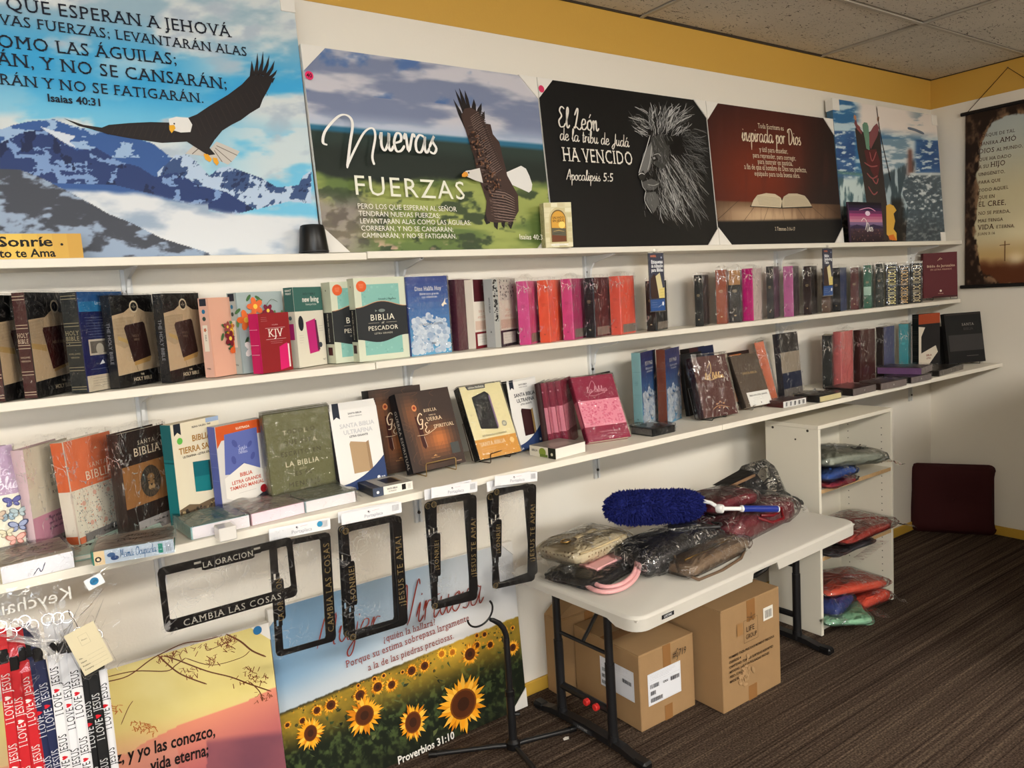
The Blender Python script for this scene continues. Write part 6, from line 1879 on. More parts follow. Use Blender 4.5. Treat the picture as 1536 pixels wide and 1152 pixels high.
Bk('bible', 'striped charcoal, beige and navy bible in a tall clear bag', (1177, 589), (1166, 502), A=(1174, 590), B=(1204.4, 580.6), Y=-.19, W=.155, yaw=None, T=.03, lean=5, kind='soft', cover=(40, 36, 36), spine=(36, 36, 44), art=art_stripes, wrap=2, tuft=.03, z=Z3, group=G3)
for P_, tp, A, B, col, sp, lb, k2 in (((1248.4, 569), (1247.5, 503), (1234, 570), (1253, 568), (30, 30, 30), (26, 28, 28), 'black zip bible standing left of the salmon pink bag', {}),
                                      ((1263, 567), (1259, 498), (1251, 568), (1280, 564), (196, 108, 106), (200, 112, 110), 'salmon pink bible in a loose clear bag with a peaked top', dict(tuft=.035)),
                                      ((1292, 562), (1291, 495.6), (1281, 563), (1313, 557), (70, 34, 32), (62, 32, 30), 'dark brown wrapped bible right of the salmon pink bag', {}),
                                      ((1326, 556), (1325.5, 491), (1314.5, 557), (1342, 551), (62, 66, 112), (50, 40, 38), 'dark bible with slate blue side on the lowest shelf', dict(tuft=.012)),
                                      ((1362.4, 548), (1362.4, 486), (1348.5, 549), (1366, 547), (46, 130, 140), (56, 142, 152), 'turquoise spine bible standing near the room corner', dict(tuft=.006))):
    Bk('bible', lb, P_, tp, A=A, B=B, Y=-.185, yaw=None, W=.135, kind='soft', bulge=.006, cover=col, spine=sp, sart=sart_simple(sp, tuple(min(255, int(x * 1.4)) for x in sp)), wrap=2, z=Z3, group='wrapped bibles spine-out on the lowest shelf', **k2)
Bk('bible', 'black ribbed spine bible with orange, white and black box front', (1378, 546), (1377, 472), A=(1365, 547), B=(1404, 541), Y=-.185, yaw=-12, W=.16, T=.04, kind='box', cover=(30, 28, 30), art=art_redwhite, sart=sart_ribbed((24, 24, 24), (70, 66, 60)), z=Z3, group=G3)
Bk('bible', 'black boxed bible leaning just left of the large black one', (1412, 546), (1400, 476), B=(1440, 545), Y=-.17, yaw=-4, W=.14, T=.03, lean=9, H=.21, kind='box', cover=(14, 14, 15), z=Z3, group=G3)
t = Bk('bible', 'large black bible with grey band on a black stand near the corner', (1424, 549.5), (1409.4, 474), A=(1420, 549), B=(1478.5, 547.5), Y=-.22, yaw=-26, T=.03, lean=9, kind='box', cover=(16, 15, 16), art=art_blacksanta, wlift=.006, z=Z3, group=G3)
q = t.location; wire_stand('black stand under the large black bible near the corner', 0, (q[0], q[1] + .002), math.radians(-26), math.radians(10), .2, Z3, M_BLACKM, depth=.05, hgt=.012)


# ---------------- books lying flat
def flat(label, K, R, L, t_, cover, z=Z3, side=(222, 214, 196), art=None, wrap=0, fart=None, lart=None, spine_left=True, body='soft', name='bible', group='books lying flat on the lowest shelf', D=None, pages_front=True):
    """K: near lower corner, R: lower right corner, L: lower left corner in the photograph"""
    k, r_, l = on_z(K, z)[:2], on_z(R, z)[:2], on_z(L, z)[:2]
    d = r_ - k; W = float(np.hypot(*d)); a = math.atan2(d[1], d[0]); n_ = np.array([-math.sin(a), math.cos(a)])
    Dp = D or max(.06, float((l - k) @ n_))
    t = empty(name, (k[0], k[1], z + .0008), rz=a, label=label, cat='book', group=group)
    BOOKS[label] = (round(W, 3), round(Dp, 3), round(math.degrees(a)), [round(float(x), 3) for x in k])
    mt = M_GLOSSP
    m = MB()
    if body == 'box':
        m.bbox(0, W, 0, Dp, 0, t_, .0012, cover)
    else:
        m.bbox(0, W, 0, Dp, 0, .0016, .0006, cover); m.bbox(0, W, 0, Dp, t_ - .0016, t_, .0006, cover)
        if spine_left: m.bbox(-.002, .003, 0, Dp, 0, t_, .0012, cover)
        else: m.bbox(0, W, -.002, .003, 0, t_, .0012, cover)
    m.build('cover', mt, t, color=True)
    if body != 'box':
        m = MB(); m.bbox(.003, W - .003, .003, Dp - .003, .0016, t_ - .0016, .0008, side); m.build('page_block', attr_mat('coloured page edges', .7, bump=.1), t, color=True)
    mb = MB()
    if art: art(Print((0, 0, t_), (1, 0, 0), (0, 1, 0), W, Dp, mb))
    if fart: fart(Print((0, 0 if (body == 'box' or spine_left) else -.002, 0), (1, 0, 0), (0, 0, 1), W, t_, mb))
    if lart: lart(Print((-.002 if spine_left and body != 'box' else 0, Dp, 0), (0, -1, 0), (0, 0, 1), Dp, t_, mb))
    if mb.f: mb.build('cover_print', mt, t, color=True)
    if wrap:
        m = MB(); rs = random.Random(int(W * 1e5))
        g = .0035
        nx, ny = 7, 5
        vs = []
        for j in range(ny + 1):
            for i in range(nx + 1):
                vs.append((-g + (W + 2 * g) * i / nx, -g + (Dp + 2 * g) * j / ny, t_ + g * .6 + rs.uniform(0, .004 * wrap)))
        nb = len(vs)
        fs = [(j * (nx + 1) + i, j * (nx + 1) + i + 1, (j + 1) * (nx + 1) + i + 1, (j + 1) * (nx + 1) + i) for j in range(ny) for i in range(nx)]
        ring = [i for i in range(nx + 1)] + [(j * (nx + 1) + nx) for j in range(1, ny + 1)] + [(ny * (nx + 1) + i) for i in range(nx - 1, -1, -1)] + [j * (nx + 1) for j in range(ny - 1, 0, -1)]
        for i in ring: vs.append((vs[i][0] + rs.uniform(-.002, .002), vs[i][1] + rs.uniform(-.003, .001), .001 + rs.uniform(0, .002)))
        n = len(ring)
        fs += [(ring[i], nb + i, nb + (i + 1) % n, ring[(i + 1) % n]) for i in range(n)]
        if wrap > 1:   # loose sealed edge sticking out on the right
            b = len(vs)
            for i in range(6):
                vs.append((W + g, Dp * i / 5, t_ * .6)); vs.append((W + .02 + rs.uniform(0, .015), Dp * i / 5 + rs.uniform(-.01, .01), t_ * rs.uniform(.05, .6) + .002))
            fs += [(b + 2 * i, b + 2 * i + 1, b + 2 * i + 3, b + 2 * i + 2) for i in range(5)]
        m.add(vs, fs)
        m.build('plastic_wrap', M_WRAP, t)
    return t


def art_nature(cols, title=None, tcol=(40, 36, 36), seed=1):
    def f(p):
        p.rect(0, 0, 1, 1, cols[0]); rs = random.Random(seed); p.dk = .05
        for i in range(60):
            u, v = rs.uniform(0, .9), rs.uniform(.04, .96); L_ = rs.uniform(.05, .3)
            p.line([(u, v), (min(1, u + L_ / 2), min(1, v + rs.uniform(-.03, .03))), (min(1, u + L_), min(1, max(0, v + rs.uniform(-.05, .05))))], rs.uniform(.001, .004), rs.choice(cols[1:]), .3, 3)
        p.dk = 1
        if title:
            for i, l in enumerate(title): p.text(l, .55, .66 - .24 * i, .2, tcol, font='script', maxw=.75, sx=1.2)
    return f


FG = 'books lying flat on the lowest shelf'
flat('pale green book lying flat under the one with grey wood cover', (100, 846), (254, 815), (20, 800), .012, (176, 204, 190), art=lambda p: (p.rect(0, 0, 1, 1, (176, 204, 190)), p.text('Para', .30, .62, .26, (22, 26, 28), font='script', sx=1.2), p.text('corazón', .36, .36, .22, (22, 26, 28), font='script', sx=1.2), p.text('y alma', .8, .8, .2, (30, 60, 56), font='script')), name='book', D=.20)
flat('thick white-edged book in clear bag, cut by left edge of photo', (4, 877), (112, 851), (-70, 846), .036, (190, 180, 150), side=(226, 226, 230), art=art_nature([(196, 184, 166), (150, 136, 96), (120, 104, 70), (214, 206, 190), (90, 80, 60)], ('Gracia', 'y Paz'), (110, 100, 96), 4), fart=lambda p: (p.rect(0, 0, 1, 1, (226, 226, 230)), p.line([(.42, .1), (.5, .45), (.53, .2), (.6, .7)], .002, (40, 44, 70), .3, 4)), wrap=2, name='book', D=.15)
flat('grey wood-look book with green spine and handwritten title', (141, 849.5), (262, 829), (110, 806), .030, (46, 128, 110), side=(214, 206, 196), z=Z3 + .0128, body='soft', art=art_nature([(176, 166, 156), (150, 140, 132), (120, 106, 98), (200, 192, 182), (92, 78, 70)], ('Mamá', 'Ocupada'), (36, 32, 34), 6),
     fart=lambda p: (p.rect(.01, 0, 1, 1, (172, 184, 196)), p.rect(.01, 0, .14, 1, (214, 190, 150)), p.ell(.06, .4, .006, (20, 20, 22)), p.ell(.06, .4, .003, (226, 206, 170)), p.ell(.22, .6, .008, (60, 90, 130), ry=.005), p.ell(.26, .35, .008, (40, 66, 110), ry=.005), p.text('Mamá Ocupada', .55, .3, .75, (44, 90, 130), font='script', maxw=.45), p.rect(.80, .15, .86, .85, (28, 122, 104)), [p.line([(.9 + i * .012, .2), (.9 + i * .012, .8)], .0012, (90, 90, 96)) for i in range(6)]), wrap=1, name='book', D=.12)
flat('aqua-spined white-edged book lying flat, first of three in a line', (289, 810.5), (375, 790.5), (256, 778), .030, (150, 192, 192), side=(228, 222, 224), art=lambda p: (p.rect(0, 0, 1, 1, (120, 146, 140)), p.rect(.42, .2, .66, 1, (56, 128, 126)), p.rect(.8, .1, .98, 1, (80, 90, 130)), p.text('Salmos', .3, .4, .14, (90, 110, 110), font='script')), fart=lambda p: p.rect(.01, .02, 1, .98, (226, 220, 222)), wrap=2, D=.155)
flat('rose-speckled white-edged book lying flat, second of three in a line', (378, 789.5), (457, 770), (345, 762), .030, (196, 150, 160), side=(228, 216, 220), art=lambda p: (p.rect(0, 0, 1, 1, (178, 168, 158)), speckle(p, 70, [(206, 196, 190), (150, 120, 124), (130, 130, 140), (196, 150, 150)], .004, seed=3), p.text('Proverbios', .5, .6, .1, (120, 90, 96), font='script')), fart=lambda p: p.rect(.01, .02, 1, .98, (228, 214, 220)), wrap=2, D=.15)
flat('grey-green white-edged book lying flat, third of three in a line', (459.5, 770), (533.5, 753), (427, 744), .030, (140, 164, 166), side=(228, 220, 220), art=lambda p: (p.rect(0, 0, 1, 1, (136, 140, 122)), speckle(p, 30, [(150, 158, 150), (190, 190, 180)], .005, seed=13), p.text('Promesas', .5, .6, .12, (190, 190, 176), font='script')), fart=lambda p: p.rect(.01, .02, 1, .98, (226, 218, 218)), wrap=2, D=.15)
flat('small dark bible with white label side lying before the white paperbacks', (560, 746.5), (619.5, 734), (517, 726), .024, (36, 38, 44), body='box', art=lambda p: (p.rect(.2, 0, 1, .9, (170, 166, 156)), p.rect(.42, .2, .8, .75, (40, 38, 38)), p.rect(.78, .2, .84, .75, (150, 130, 100)), p.text('SANTA BIBLIA', .6, .9, .08, (60, 60, 60), font='bold')),
     fart=lambda p: (p.rect(.0, 0, 1, 1, (224, 220, 210)), p.rect(.0, 0, .26, 1, (66, 74, 92)), p.ell(.12, .45, .004, (226, 226, 226)), p.text('SANTA BIBLIA', .48, .55, .26, (60, 60, 66), font='bold', maxw=.26), p.text('ULTRAFINA', .48, .25, .22, (60, 60, 66), maxw=.2), p.rect(.72, .2, .82, .85, (30, 28, 28)), [p.line([(.88 + i * .02, .2), (.88 + i * .02, .8)], .001, (110, 110, 116)) for i in range(4)]), D=.12)
flat('white boxed bible with green leaf picture lying before the white-navy ones', (834, 689.5), (878, 677.8), (783, 680), .034, (150, 150, 142), body='box', art=lambda p: (p.rect(0, 0, 1, 1, (128, 122, 112)), p.poly([(.1, .2), (.7, .1), (.8, .5), (.3, .7)], (150, 146, 136))), fart=lambda p: p.rect(0, 0, 1, 1, (226, 222, 212)),
     lart=lambda p: (p.rect(0, 0, 1, 1, (206, 202, 188)), p.ell(.5, .5, .016, (122, 140, 56), ry=.014, n=20), p.rect(.72, 0, 1, 1, (30, 34, 28)), p.text('BIBLIA', .2, .5, .3, (90, 90, 84), font='bold', maxw=.24), p.ell(.86, .4, .005, (200, 200, 180)), p.rect(.4, .04, .7, .3, (96, 116, 50))), D=.12)
t = flat('black bible in a loose clear bag lying before the aqua-spined one', (978.5, 655.5), (1012, 648), (941, 646), .026, (22, 22, 24), side=(120, 118, 116), spine_left=False, wrap=2, D=.11)
flat('small burgundy book with white barcode side lying flat', (1175, 612.5), (1209, 605.5), (1157, 608), .026, (92, 36, 34), body='box', fart=lambda p: (p.rect(0, 0, 1, 1, (220, 218, 214)), [p.rect(.1 + i * .18, .2 + .02 * j, .17 + i * .18, .2 + .02 * j + (.05 if j % 3 else .1), (70, 70, 76)) for i in range(5) for j in range(0, 30, 4)]), D=.085, wrap=1)
flat('black bible with cream page edge lying behind the barcode book', (1229, 604.5), (1262, 597), (1190, 597), .026, (24, 22, 22), side=(214, 200, 152), spine_left=True, wrap=2, D=.12, fart=lambda p: p.rect(.03, .08, .99, .92, (212, 200, 154)))
flat('black leather bible with grey edge, largest of the flat ones at right', (1279.5, 594.5), (1313.7, 586.4), (1216, 585), .030, (30, 24, 24), side=(118, 108, 106), body='box', fart=lambda p: (p.rect(0, 0, 1, 1, (112, 102, 100)), p.ell(.5, .5, .004, (190, 186, 180))), art=lambda p: p.rect(0, 0, 1, 1, (56, 44, 44)), wrap=1, D=.13)
flat('brown bible with grey edge lying left of the purple one', (1321.4, 585.7), (1359.6, 578), (1283, 580), .030, (66, 48, 44), side=(120, 110, 106), body='box', fart=lambda p: (p.rect(0, 0, 1, 1, (124, 112, 108)), p.ell(.5, .5, .004, (200, 196, 190))), art=lambda p: p.rect(0, 0, 1, 1, (92, 72, 66)), wrap=2, D=.1)
flat('black bible with grey edge lying beneath the purple one', (1366.6, 575.5), (1397, 569.2), (1340, 570), .028, (32, 28, 30), side=(120, 112, 110), body='box', fart=lambda p: (p.rect(0, 0, 1, 1, (126, 116, 114)), p.ell(.5, .5, .004, (200, 196, 190))), wrap=1, D=.12)
flat('purple wrapped bible lying on top of the flat stack', (1382, 562), (1398, 556), (1306, 556), .03, (112, 78, 124), side=(150, 140, 138), z=Z3 + .031, body='box', lart=lambda p: p.rect(0, 0, 1, 1, (122, 86, 134)), art=lambda p: p.rect(0, 0, 1, 1, (96, 78, 96)), fart=lambda p: p.rect(0, 0, 1, 1, (140, 130, 128)), wrap=2, D=.2)
flat('dark grey bible lying flat, last one before the room corner', (1408.5, 565), (1445, 554), (1392, 560), .026, (40, 36, 34), side=(96, 88, 84), body='box', fart=lambda p: (p.rect(0, 0, 1, 1, (92, 84, 80)), p.ell(.5, .5, .004, (170, 166, 160))), wrap=1, D=.12)

# ================================================================== LICENCE PLATE FRAMES hanging from the lowest shelf
M_GOLDP = attr_mat('raised metallic lettering', .3, metal=.55)


def plate_frame(label, TL, TR, BL, vertical, top, bottom, Y, lcol, caps=False, dphi=0., hidden_card=False, tag_dot=None, grp='hanging licence plate frames'):
    """TL, TR, BL: corners in the photograph; the frame is modelled lying wide and turned on its side when vertical"""
    a, b, c_ = on_y(TL, Y), on_y(TR, Y), on_y(BL, Y)
    w_ = math.hypot(b[0] - a[0], b[2] - a[2]); h_ = math.hypot(a[0] - c_[0], a[2] - c_[2])
    phi = math.atan2(b[2] - a[2], b[0] - a[0]) + dphi
    if vertical:
        up = (a - c_) / h_; phi = math.atan2(-up[0], up[2]) + dphi
    t = empty('license_plate_frame', ((a[0] + b[0]) / 2, Y, (a[2] + b[2]) / 2), ry=-phi, label=label, cat='plate frame', group=grp)
    W, H = (h_, w_) if vertical else (w_, h_)
    # map of the flat frame (x along its length, z up) into hanging position
    if vertical: f = lambda x, y, z: (-z + H / 2 + 0, y, x - W)     # turned a quarter left: its top edge is on the left
    else: f = lambda x, y, z: (x - W / 2, y, z - H)
    def mapped(mb): mb.v = [f(*v) for v in mb.v]; return mb
    T = .0035
    m = MB()
    def bar(pts): m.prism(pts, -T, 0, axis='y')
    tz = H - .016
    bar([(0, .012), (.014, .03), (.014, H - .03), (0, H - .012)])
    bar([(W - .014, .03), (W, .012), (W, H - .012), (W - .014, H - .03)])
    bar([(0, .012), (.004, .003), (.012, 0), (W - .012, 0), (W - .004, .003), (W, .012), (W - .014, .03), (W - .02, .027), (.02, .027), (.014, .03)])
    # top bar with two mounting slots
    s0, s1 = .078, .094
    bar([(.014, H - .03), (.016, H - .019), (s0, H - .019), (s0, H), (.012, H), (.004, H - .003), (0, H - .012)])
    bar([(W - s0, H - .019), (W - .016, H - .019), (W - .014, H - .03), (W, H - .012), (W - .004, H - .003), (W - .012, H), (W - s0, H)])
    for q in (s0, W - s1):
        bar([(q, H - .006), (q + .016, H - .006), (q + .016, H), (q, H)]); bar([(q, H - .021), (q + .016, H - .021), (q + .016, H - .012), (q, H - .012)])
    bar([(s1, H - .028), (s1 + .006, H - .03), (W - s1 - .006, H - .03), (W - s1, H - .028), (W - s1, H), (s1, H)])
    mapped(m).build('frame_body', P('glossy black plastic', (12, 12, 13), .22), t)
    mb = MB(); p = Print((0, -T, 0), (1, 0, 0), (0, 0, 1), W, H, mb)
    if bottom: p.text(bottom, .5, .032, .145, lcol, 'c', 'serif', maxw=.84, track=.05)
    if top: p.text(top, .5, 1 - .155, .125, lcol, 'c', 'serif', maxw=.38, track=.03)
    if caps:
        for u in (.035, .965):
            p.ell(u, 1 - .065, .0085, lcol, n=18); p.ell(u, 1 - .065, .0068, (20, 20, 20), n=18)
            for s in (-1, 1): p.ell(u + s * .008, 1 - .045, .0012, lcol, n=6)
            p.line([(u - .014, .925), (u, .91), (u + .014, .925)], .0012, lcol, 0, 3)
    if mb.f: mapped(mb).build('raised_lettering', M_GOLDP, t, color=True)
    cw = .5 * (H if vertical else W * .62)
    ph = W if vertical else H
    # film sleeve and printed header card
    m = MB(); rs = random.Random(int(abs(a[0]) * 1e4))
    e = .006; hw = H / 2 + e if vertical else W / 2 + e
    n = 8
    for yy, s in ((-T - .0025, 1), (.0025, -1)):
        vs = [(-hw + 2 * hw * i / n, yy + rs.uniform(-.0012, .0012), .022 - (ph + .03) * j / n) for j in range(n + 1) for i in range(n + 1)]
        fs = [(j * (n + 1) + i, (j + 1) * (n + 1) + i, (j + 1) * (n + 1) + i + 1, j * (n + 1) + i + 1) for j in range(n) for i in range(n)]
        m.add(vs, fs)
    # gathered creases under the card
    for i in range(14):
        x = rs.uniform(-hw, hw); x2 = x + rs.uniform(-.02, .02); z2 = rs.uniform(-.03, .0)
        m.add([(x, -T - .004, .02), (x2, -T - .006, z2), (x2 + .006, -T - .003, z2)], [(0, 1, 2)])
    m.build('plastic_sleeve', M_CLEAR2, t)
    if not hidden_card:
        m = MB(); m.bbox(-cw, cw, -T - .0045, -T - .0035, .008, .038, .0004, (226, 226, 228)); card = m.build('header_card', M_PRINT, t, color=True)
        mb = MB(); p = Print((-cw, -T - .0045, .008), (1, 0, 0), (0, 0, 1), 2 * cw, .030, mb)
        p.text('Portaplaca', .52, .22, .42, (150, 150, 158), 'c', 'sans'); p.ell(.44, .72, .0022, (40, 30, 34)); p.line([(.44, .55), (.47, .7)], .0015, (60, 40, 44)); p.line([(.5, .74), (.62, .76)], .001, (190, 90, 110))
        for i in range(9): p.line([(.84 + i * .013, .3), (.84 + i * .013, .85)], .0011, (50, 50, 56))
        lines(p, .06, .18, .18, 2, .1, (130, 130, 136), .0006)
        if tag_dot: p.ell(tag_dot, .62, .0075, (54, 140, 180), n=18)
        mb.build('card_print', M_PRINT, t, color=True)
    return t


M_CLEAR2 = plastic('display sleeve film', bump=.35, scale=14, amt=.6, rough=.08, haze=.004, glint=.3, cw=.006, cscale=10)
GC = (150, 128, 84)
V = dict(vertical=True, lcol=GC)
plate_frame('black wide plate frame with silver lettering, the only one hanging level', (235, 852.7), (437, 804.4), (249.4, 949.2), False, 'LA ORACION', 'CAMBIA LAS COSAS', -.425, (206, 202, 190), hidden_card=True)
m = MB(); q = on_y((341, 800), -.432); m.bbox(q[0] - .02, q[0] + .02, -.440, -.392, q[2] - .016, q[2] + .016, .002); tag(m.build('peg', P('clear acrylic', (214, 210, 204), .15, coat=.5)), 'clear acrylic peg holding the wide plate frame at the shelf edge', 'peg')
plate_frame('black upright plate frame lettered on both sides, behind the wide one', (403, 817), (494.4, 795.4), (414, 987.5), top='LA ORACION', bottom='CAMBIA LAS COSAS', Y=-.405, tag_dot=.82, **V)
plate_frame('black upright plate frame with smiley caps, first of three matching pairs', (511, 788), (601.3, 775.5), (523, 959), top='¡SONRIE!', bottom='¡JESUS TE AMA!', Y=-.415, caps=True, **V)
plate_frame('rear plate frame of the first matching pair, slightly askew', (506, 786), (597, 774), (513, 955), top='', bottom='', Y=-.400, dphi=.012, hidden_card=False, caps=True, **V)
plate_frame('black upright plate frame with smiley caps, middle of three matching pairs', (645, 750), (713.9, 742), (647, 914), top='¡SONRIE!', bottom='¡JESUS TE AMA!', Y=-.415, caps=True, **V)
plate_frame('rear plate frame of the middle matching pair, slightly askew', (635.5, 752), (706, 740), (645, 910), top='', bottom='', Y=-.400, dphi=.02, caps=True, **V)
plate_frame('black upright plate frame with smiley caps, nearest the folding table', (739.6, 733), (803.5, 725), (738, 884), top='¡SONRIE!', bottom='¡JESUS TE AMA!', Y=-.415, caps=True, **V)
plate_frame('rear plate frame of the pair nearest the folding table, askew', (729, 738), (795, 727), (738, 881), top='', bottom='', Y=-.400, dphi=.03, caps=True, **V)

# ================================================================== LANYARDS in a clear bag
NAV = (26, 34, 72); RED_ = (190, 26, 34); WHT = (222, 222, 224); BLK = (16, 16, 17)
LANY = [(RED_, (6, 994), (22, 1151), -.428, 'red lanyard, leftmost of the hanging bunch'), (RED_, (22, 1004), (39, 1151), -.424, 'red lanyard, second from left in the hanging bunch'), (RED_, (33, 990), (58, 1151), -.419, 'red lanyard next to the navy ones'),
        (NAV, (45, 984), (72, 1151), -.415, 'navy lanyard beside the red ones'), (NAV, (58, 990), (87, 1151), -.420, 'navy lanyard beside the white ones'),
        (WHT, (78, 981), (99, 1151), -.428, 'white lanyard, leftmost of the white ones'), (WHT, (93, 979), (115, 1151), -.423, 'white lanyard, middle of the white ones'), (WHT, (107, 977), (130, 1151), -.428, 'white lanyard beside the black ones'),
        (BLK, (124, 1000), (141, 1151), -.419, 'black lanyard beside the white ones'), (BLK, (138, 1003), (157, 1151), -.424, 'black lanyard, second black one'), (WHT, (151, 1003), (169, 1151), -.414, 'white lanyard, rightmost of the bunch, partly behind badge card')]
for i, (col, a, b, Y, lb) in enumerate(LANY):
    A_, B_ = on_y(a, Y), on_y(b, Y)
    d = B_ - A_; L_ = .62; u = d / np.linalg.norm(d); ang = math.atan2(u[0], -u[2])
    t = empty('lanyard', tuple(A_), ry=-ang, label=lb, cat='lanyard', group='lanyards hanging at the left edge')
    w = .0185
    mat = P('webbing %d' % sum(col), col, .6, bump=.15, bscale=900)
    m = MB(); m.bbox(-w / 2, w / 2, -.0009, .0009, -L_, 0, .0004); m.bbox(-w / 2 + .003, w / 2 + .003, .003, .0045, -L_, -.004, .0004)
    m.bbox(-w / 2, w / 2 + .003, -.0009, .0045, -L_ - .002, -L_ + .002, .0005); m.build('strap', mat, t)
    m = MB(); m.bbox(-.008, .008, -.003, .004, -.002, .028, .0015); m.bbox(-.0095, .0095, -.002, .003, .006, .018, .001); m.build('buckle', M_BLACK, t)
    m = MB(); m.bbox(-w / 2, w / 2, -.0012, .0002, .024, .068, .0005); m.bbox(-w / 2 + .001, w / 2 - .001, .0015, .003, .026, .070, .0005); m.build('upper_loop', mat, t)
    m = MB(); m.tube([(.011 * math.cos(q), -.001 + .004 * math.sin(q), .076 + .011 * math.sin(q)) for q in np.linspace(0, 2 * PI, 18, endpoint=False)], .0011, 6, closed=True); m.build('ring', P('nickel', (190, 190, 194), .2, 1), t, smooth=True)
    mb = MB(); p = Print((-w / 2, -.001, -L_), (1, 0, 0), (0, 0, 1), w, L_, mb)
    tc = {RED_: (226, 214, 210), NAV: (206, 206, 214), WHT: (24, 24, 28), BLK: (206, 206, 206)}[col]
    hc = (196, 26, 40) if col != RED_ else (226, 214, 210)
    off = (i * 37 % 60) / 1000.
    z = .012 + off
    while z + .118 < L_:
        v1 = 1 - (z + .118) / L_
        def vt(s, zz, hh, c_):
            vs, fs, wd = layout(s, 'serif' if s != '♥' else 'sans'); sc_ = hh
            p.k += .5
            p.mb.add([p.pt(.5 + (-y * sc_ + .35 * hh) / w, v1 + (zz + x * sc_ * .72) / L_) for x, y in vs], fs, c_)
        vt('I LOVE', 0, .0215, tc); vt('♥', .0505, .020, hc); vt('JESUS', .067, .0215, tc)
        z += .150
    mb.build('lettering', M_PRINT, t, color=True)
# badge card
q = [on_y(p_, -.460) for p_ in ((109.8, 948.3), (153.4, 925.3), (127.5, 1014), (169.5, 991.5))]
w_ = np.linalg.norm(q[1] - q[0]); h_ = np.linalg.norm(q[0] - q[2]); an = math.atan2(q[1][2] - q[0][2], q[1][0] - q[0][0])
t = empty('badge', tuple(q[2]), ry=-an, label='cream name badge card in front of the black lanyards', cat='badge')
m = MB(); m.bbox(0, w_, 0, .0012, 0, h_, .0004, (206, 196, 166)); m.build('card', M_PRINT, t, color=True)
mb = MB(); p = Print((0, 0, 0), (1, 0, 0), (0, 0, 1), w_, h_, mb); p.rect(0, 0, 1, 1, (210, 200, 170))
for a, b in (((.35, .62), (.65, .62)), ((.65, .62), (.65, .85)), ((.65, .85), (.35, .85)), ((.35, .85), (.35, .62))): p.line([a, b], .0005, (90, 86, 76))
p.text('Photo', .5, .72, .045, (60, 56, 50))
for i, s in enumerate(('No.', 'Name', 'Position', 'Company')): p.text(s, .08, .37 - .09 * i, .045, (60, 56, 50), 'l', 'bold'); p.line([(.34, .375 - .09 * i), (.92, .375 - .09 * i)], .0005, (90, 86, 76))
mb.build('card_print', M_PRINT, t, color=True)
m = MB(); m.bbox(-.004, w_ + .004, -.0012, .0024, -.005, h_ + .012, .0005); m.build('sleeve', M_CLEAR, t)
m = MB(); m.tube([(w_ * .5, .001, h_ + .004), (w_ * .52, .003, h_ + .02), (w_ * .46, .004, h_ + .035), (w_ * .50, .004, h_ + .045)], .0012, 6); m.build('clip', P('nickel', (190, 190, 194), .2, 1), t)
# the bag
t = empty('plastic_bag', (-.12, -.445, .74), label='clear plastic bag with mirrored lettering around the lanyard tops, left edge', cat='bag')
m = MB(); rs = random.Random(8); nx, ny = 16, 12
vs = [(.0 + .315 * i / nx, .006 + rs.uniform(-.004, .003) - .012 * math.sin(PI * j / ny), .235 * j / ny) for j in range(ny + 1) for i in range(nx + 1)]
m.add(vs, [(j * (nx + 1) + i, j * (nx + 1) + i + 1, (j + 1) * (nx + 1) + i + 1, (j + 1) * (nx + 1) + i) for j in range(ny) for i in range(nx)])
m.build('film', M_CLEAR2, t)
m = MB()
for i in range(26):   # pinched creases at the neck
    x = rs.uniform(.09, .30); z = rs.uniform(.12, .19); x2 = .2 + (x - .2) * .3 + rs.uniform(-.03, .03); z2 = z - rs.uniform(.02, .09)
    m.add([(x, -.006, z), (x2, -.013, z2), (x2 + .006, -.008, z2 + .004), (x + .003, -.010, z + .006)], [(0, 1, 2), (0, 2, 3)])
m.build('creases', plastic('creased film', bump=.8, scale=60, amt=1.3, base=.14, rough=.16, haze=.22), t)
mb = MB(); p = Print((.315, -.008, 0), (-1, 0, 0), (0, 0, 1), .315, .235, mb); p.N = -p.N
p.text('Keychain', .50, .80, .17, (206, 204, 198), 'c', 'sans', maxw=.5)
mb.build('lettering', M_PRINT, t, color=True)
q = on_y((141, 873), -.447); mb = MB(); p = Print((-.016, 0, -.012), (1, 0, 0), (0, 0, 1), .034, .025, mb); p.rect(0, 0, 1, 1, (222, 224, 226)); p.ell(.5, .55, .0085, (44, 116, 160), n=18); p.text('LIFE', .5, .45, .3, (30, 70, 110), font='bold'); lines(p, .2, .15, .85, 2, .1, (60, 60, 66), .0008)
o = mb.build('label_sticker', M_PRINT, t, color=True); o.location = (q[0] + .12, -.003, q[2] - .74); o.rotation_euler = (0, -.32, 0)

# ================================================================== POSTERS STANDING ON THE FLOOR
c = Canvas('canvas_print', 'sunset canvas with bare branches and pink mountains, standing behind the lanyards', -.285, .606, .60, -.125, -.075, 0, .02, group='canvas prints')
KM = 2.796


def paint7(PX, PY, U, V):
    X = (PX - 160) * KM; Y = (PY - 740) * KM
    n = fbm(X / 200, Y / 160, 5, 4)
    img = mixc((214, 196, 120), (226, 214, 150), n)
    img = mixc(img, (222, 176, 120), sstep(820, 1000, Y + .25 * X - 150))
    m1 = inside(X, Y, [(-2000, 1400), (-900, 1200), (100, 1090), (150, 1050), (300, 975), (420, 930), (500, 905), (560, 885), (640, 845), (700, 815), (1200, 780), (1200, 3000), (-2000, 3000)])
    img = put(img, m1, mixc((222, 140, 112), (176, 96, 98), sstep(850, 1150, Y + .5 * (X - 500))))
    img = mixc(img, mixc((150, 86, 92), (104, 62, 78), n), sstep(0, 40, Y - 1010 + .12 * (X - 500)) * m1 * (X > 420))
    img = mixc(img, (206, 160, 140), .35 * sstep(980, 1100, Y) * (X < 300))
    return img


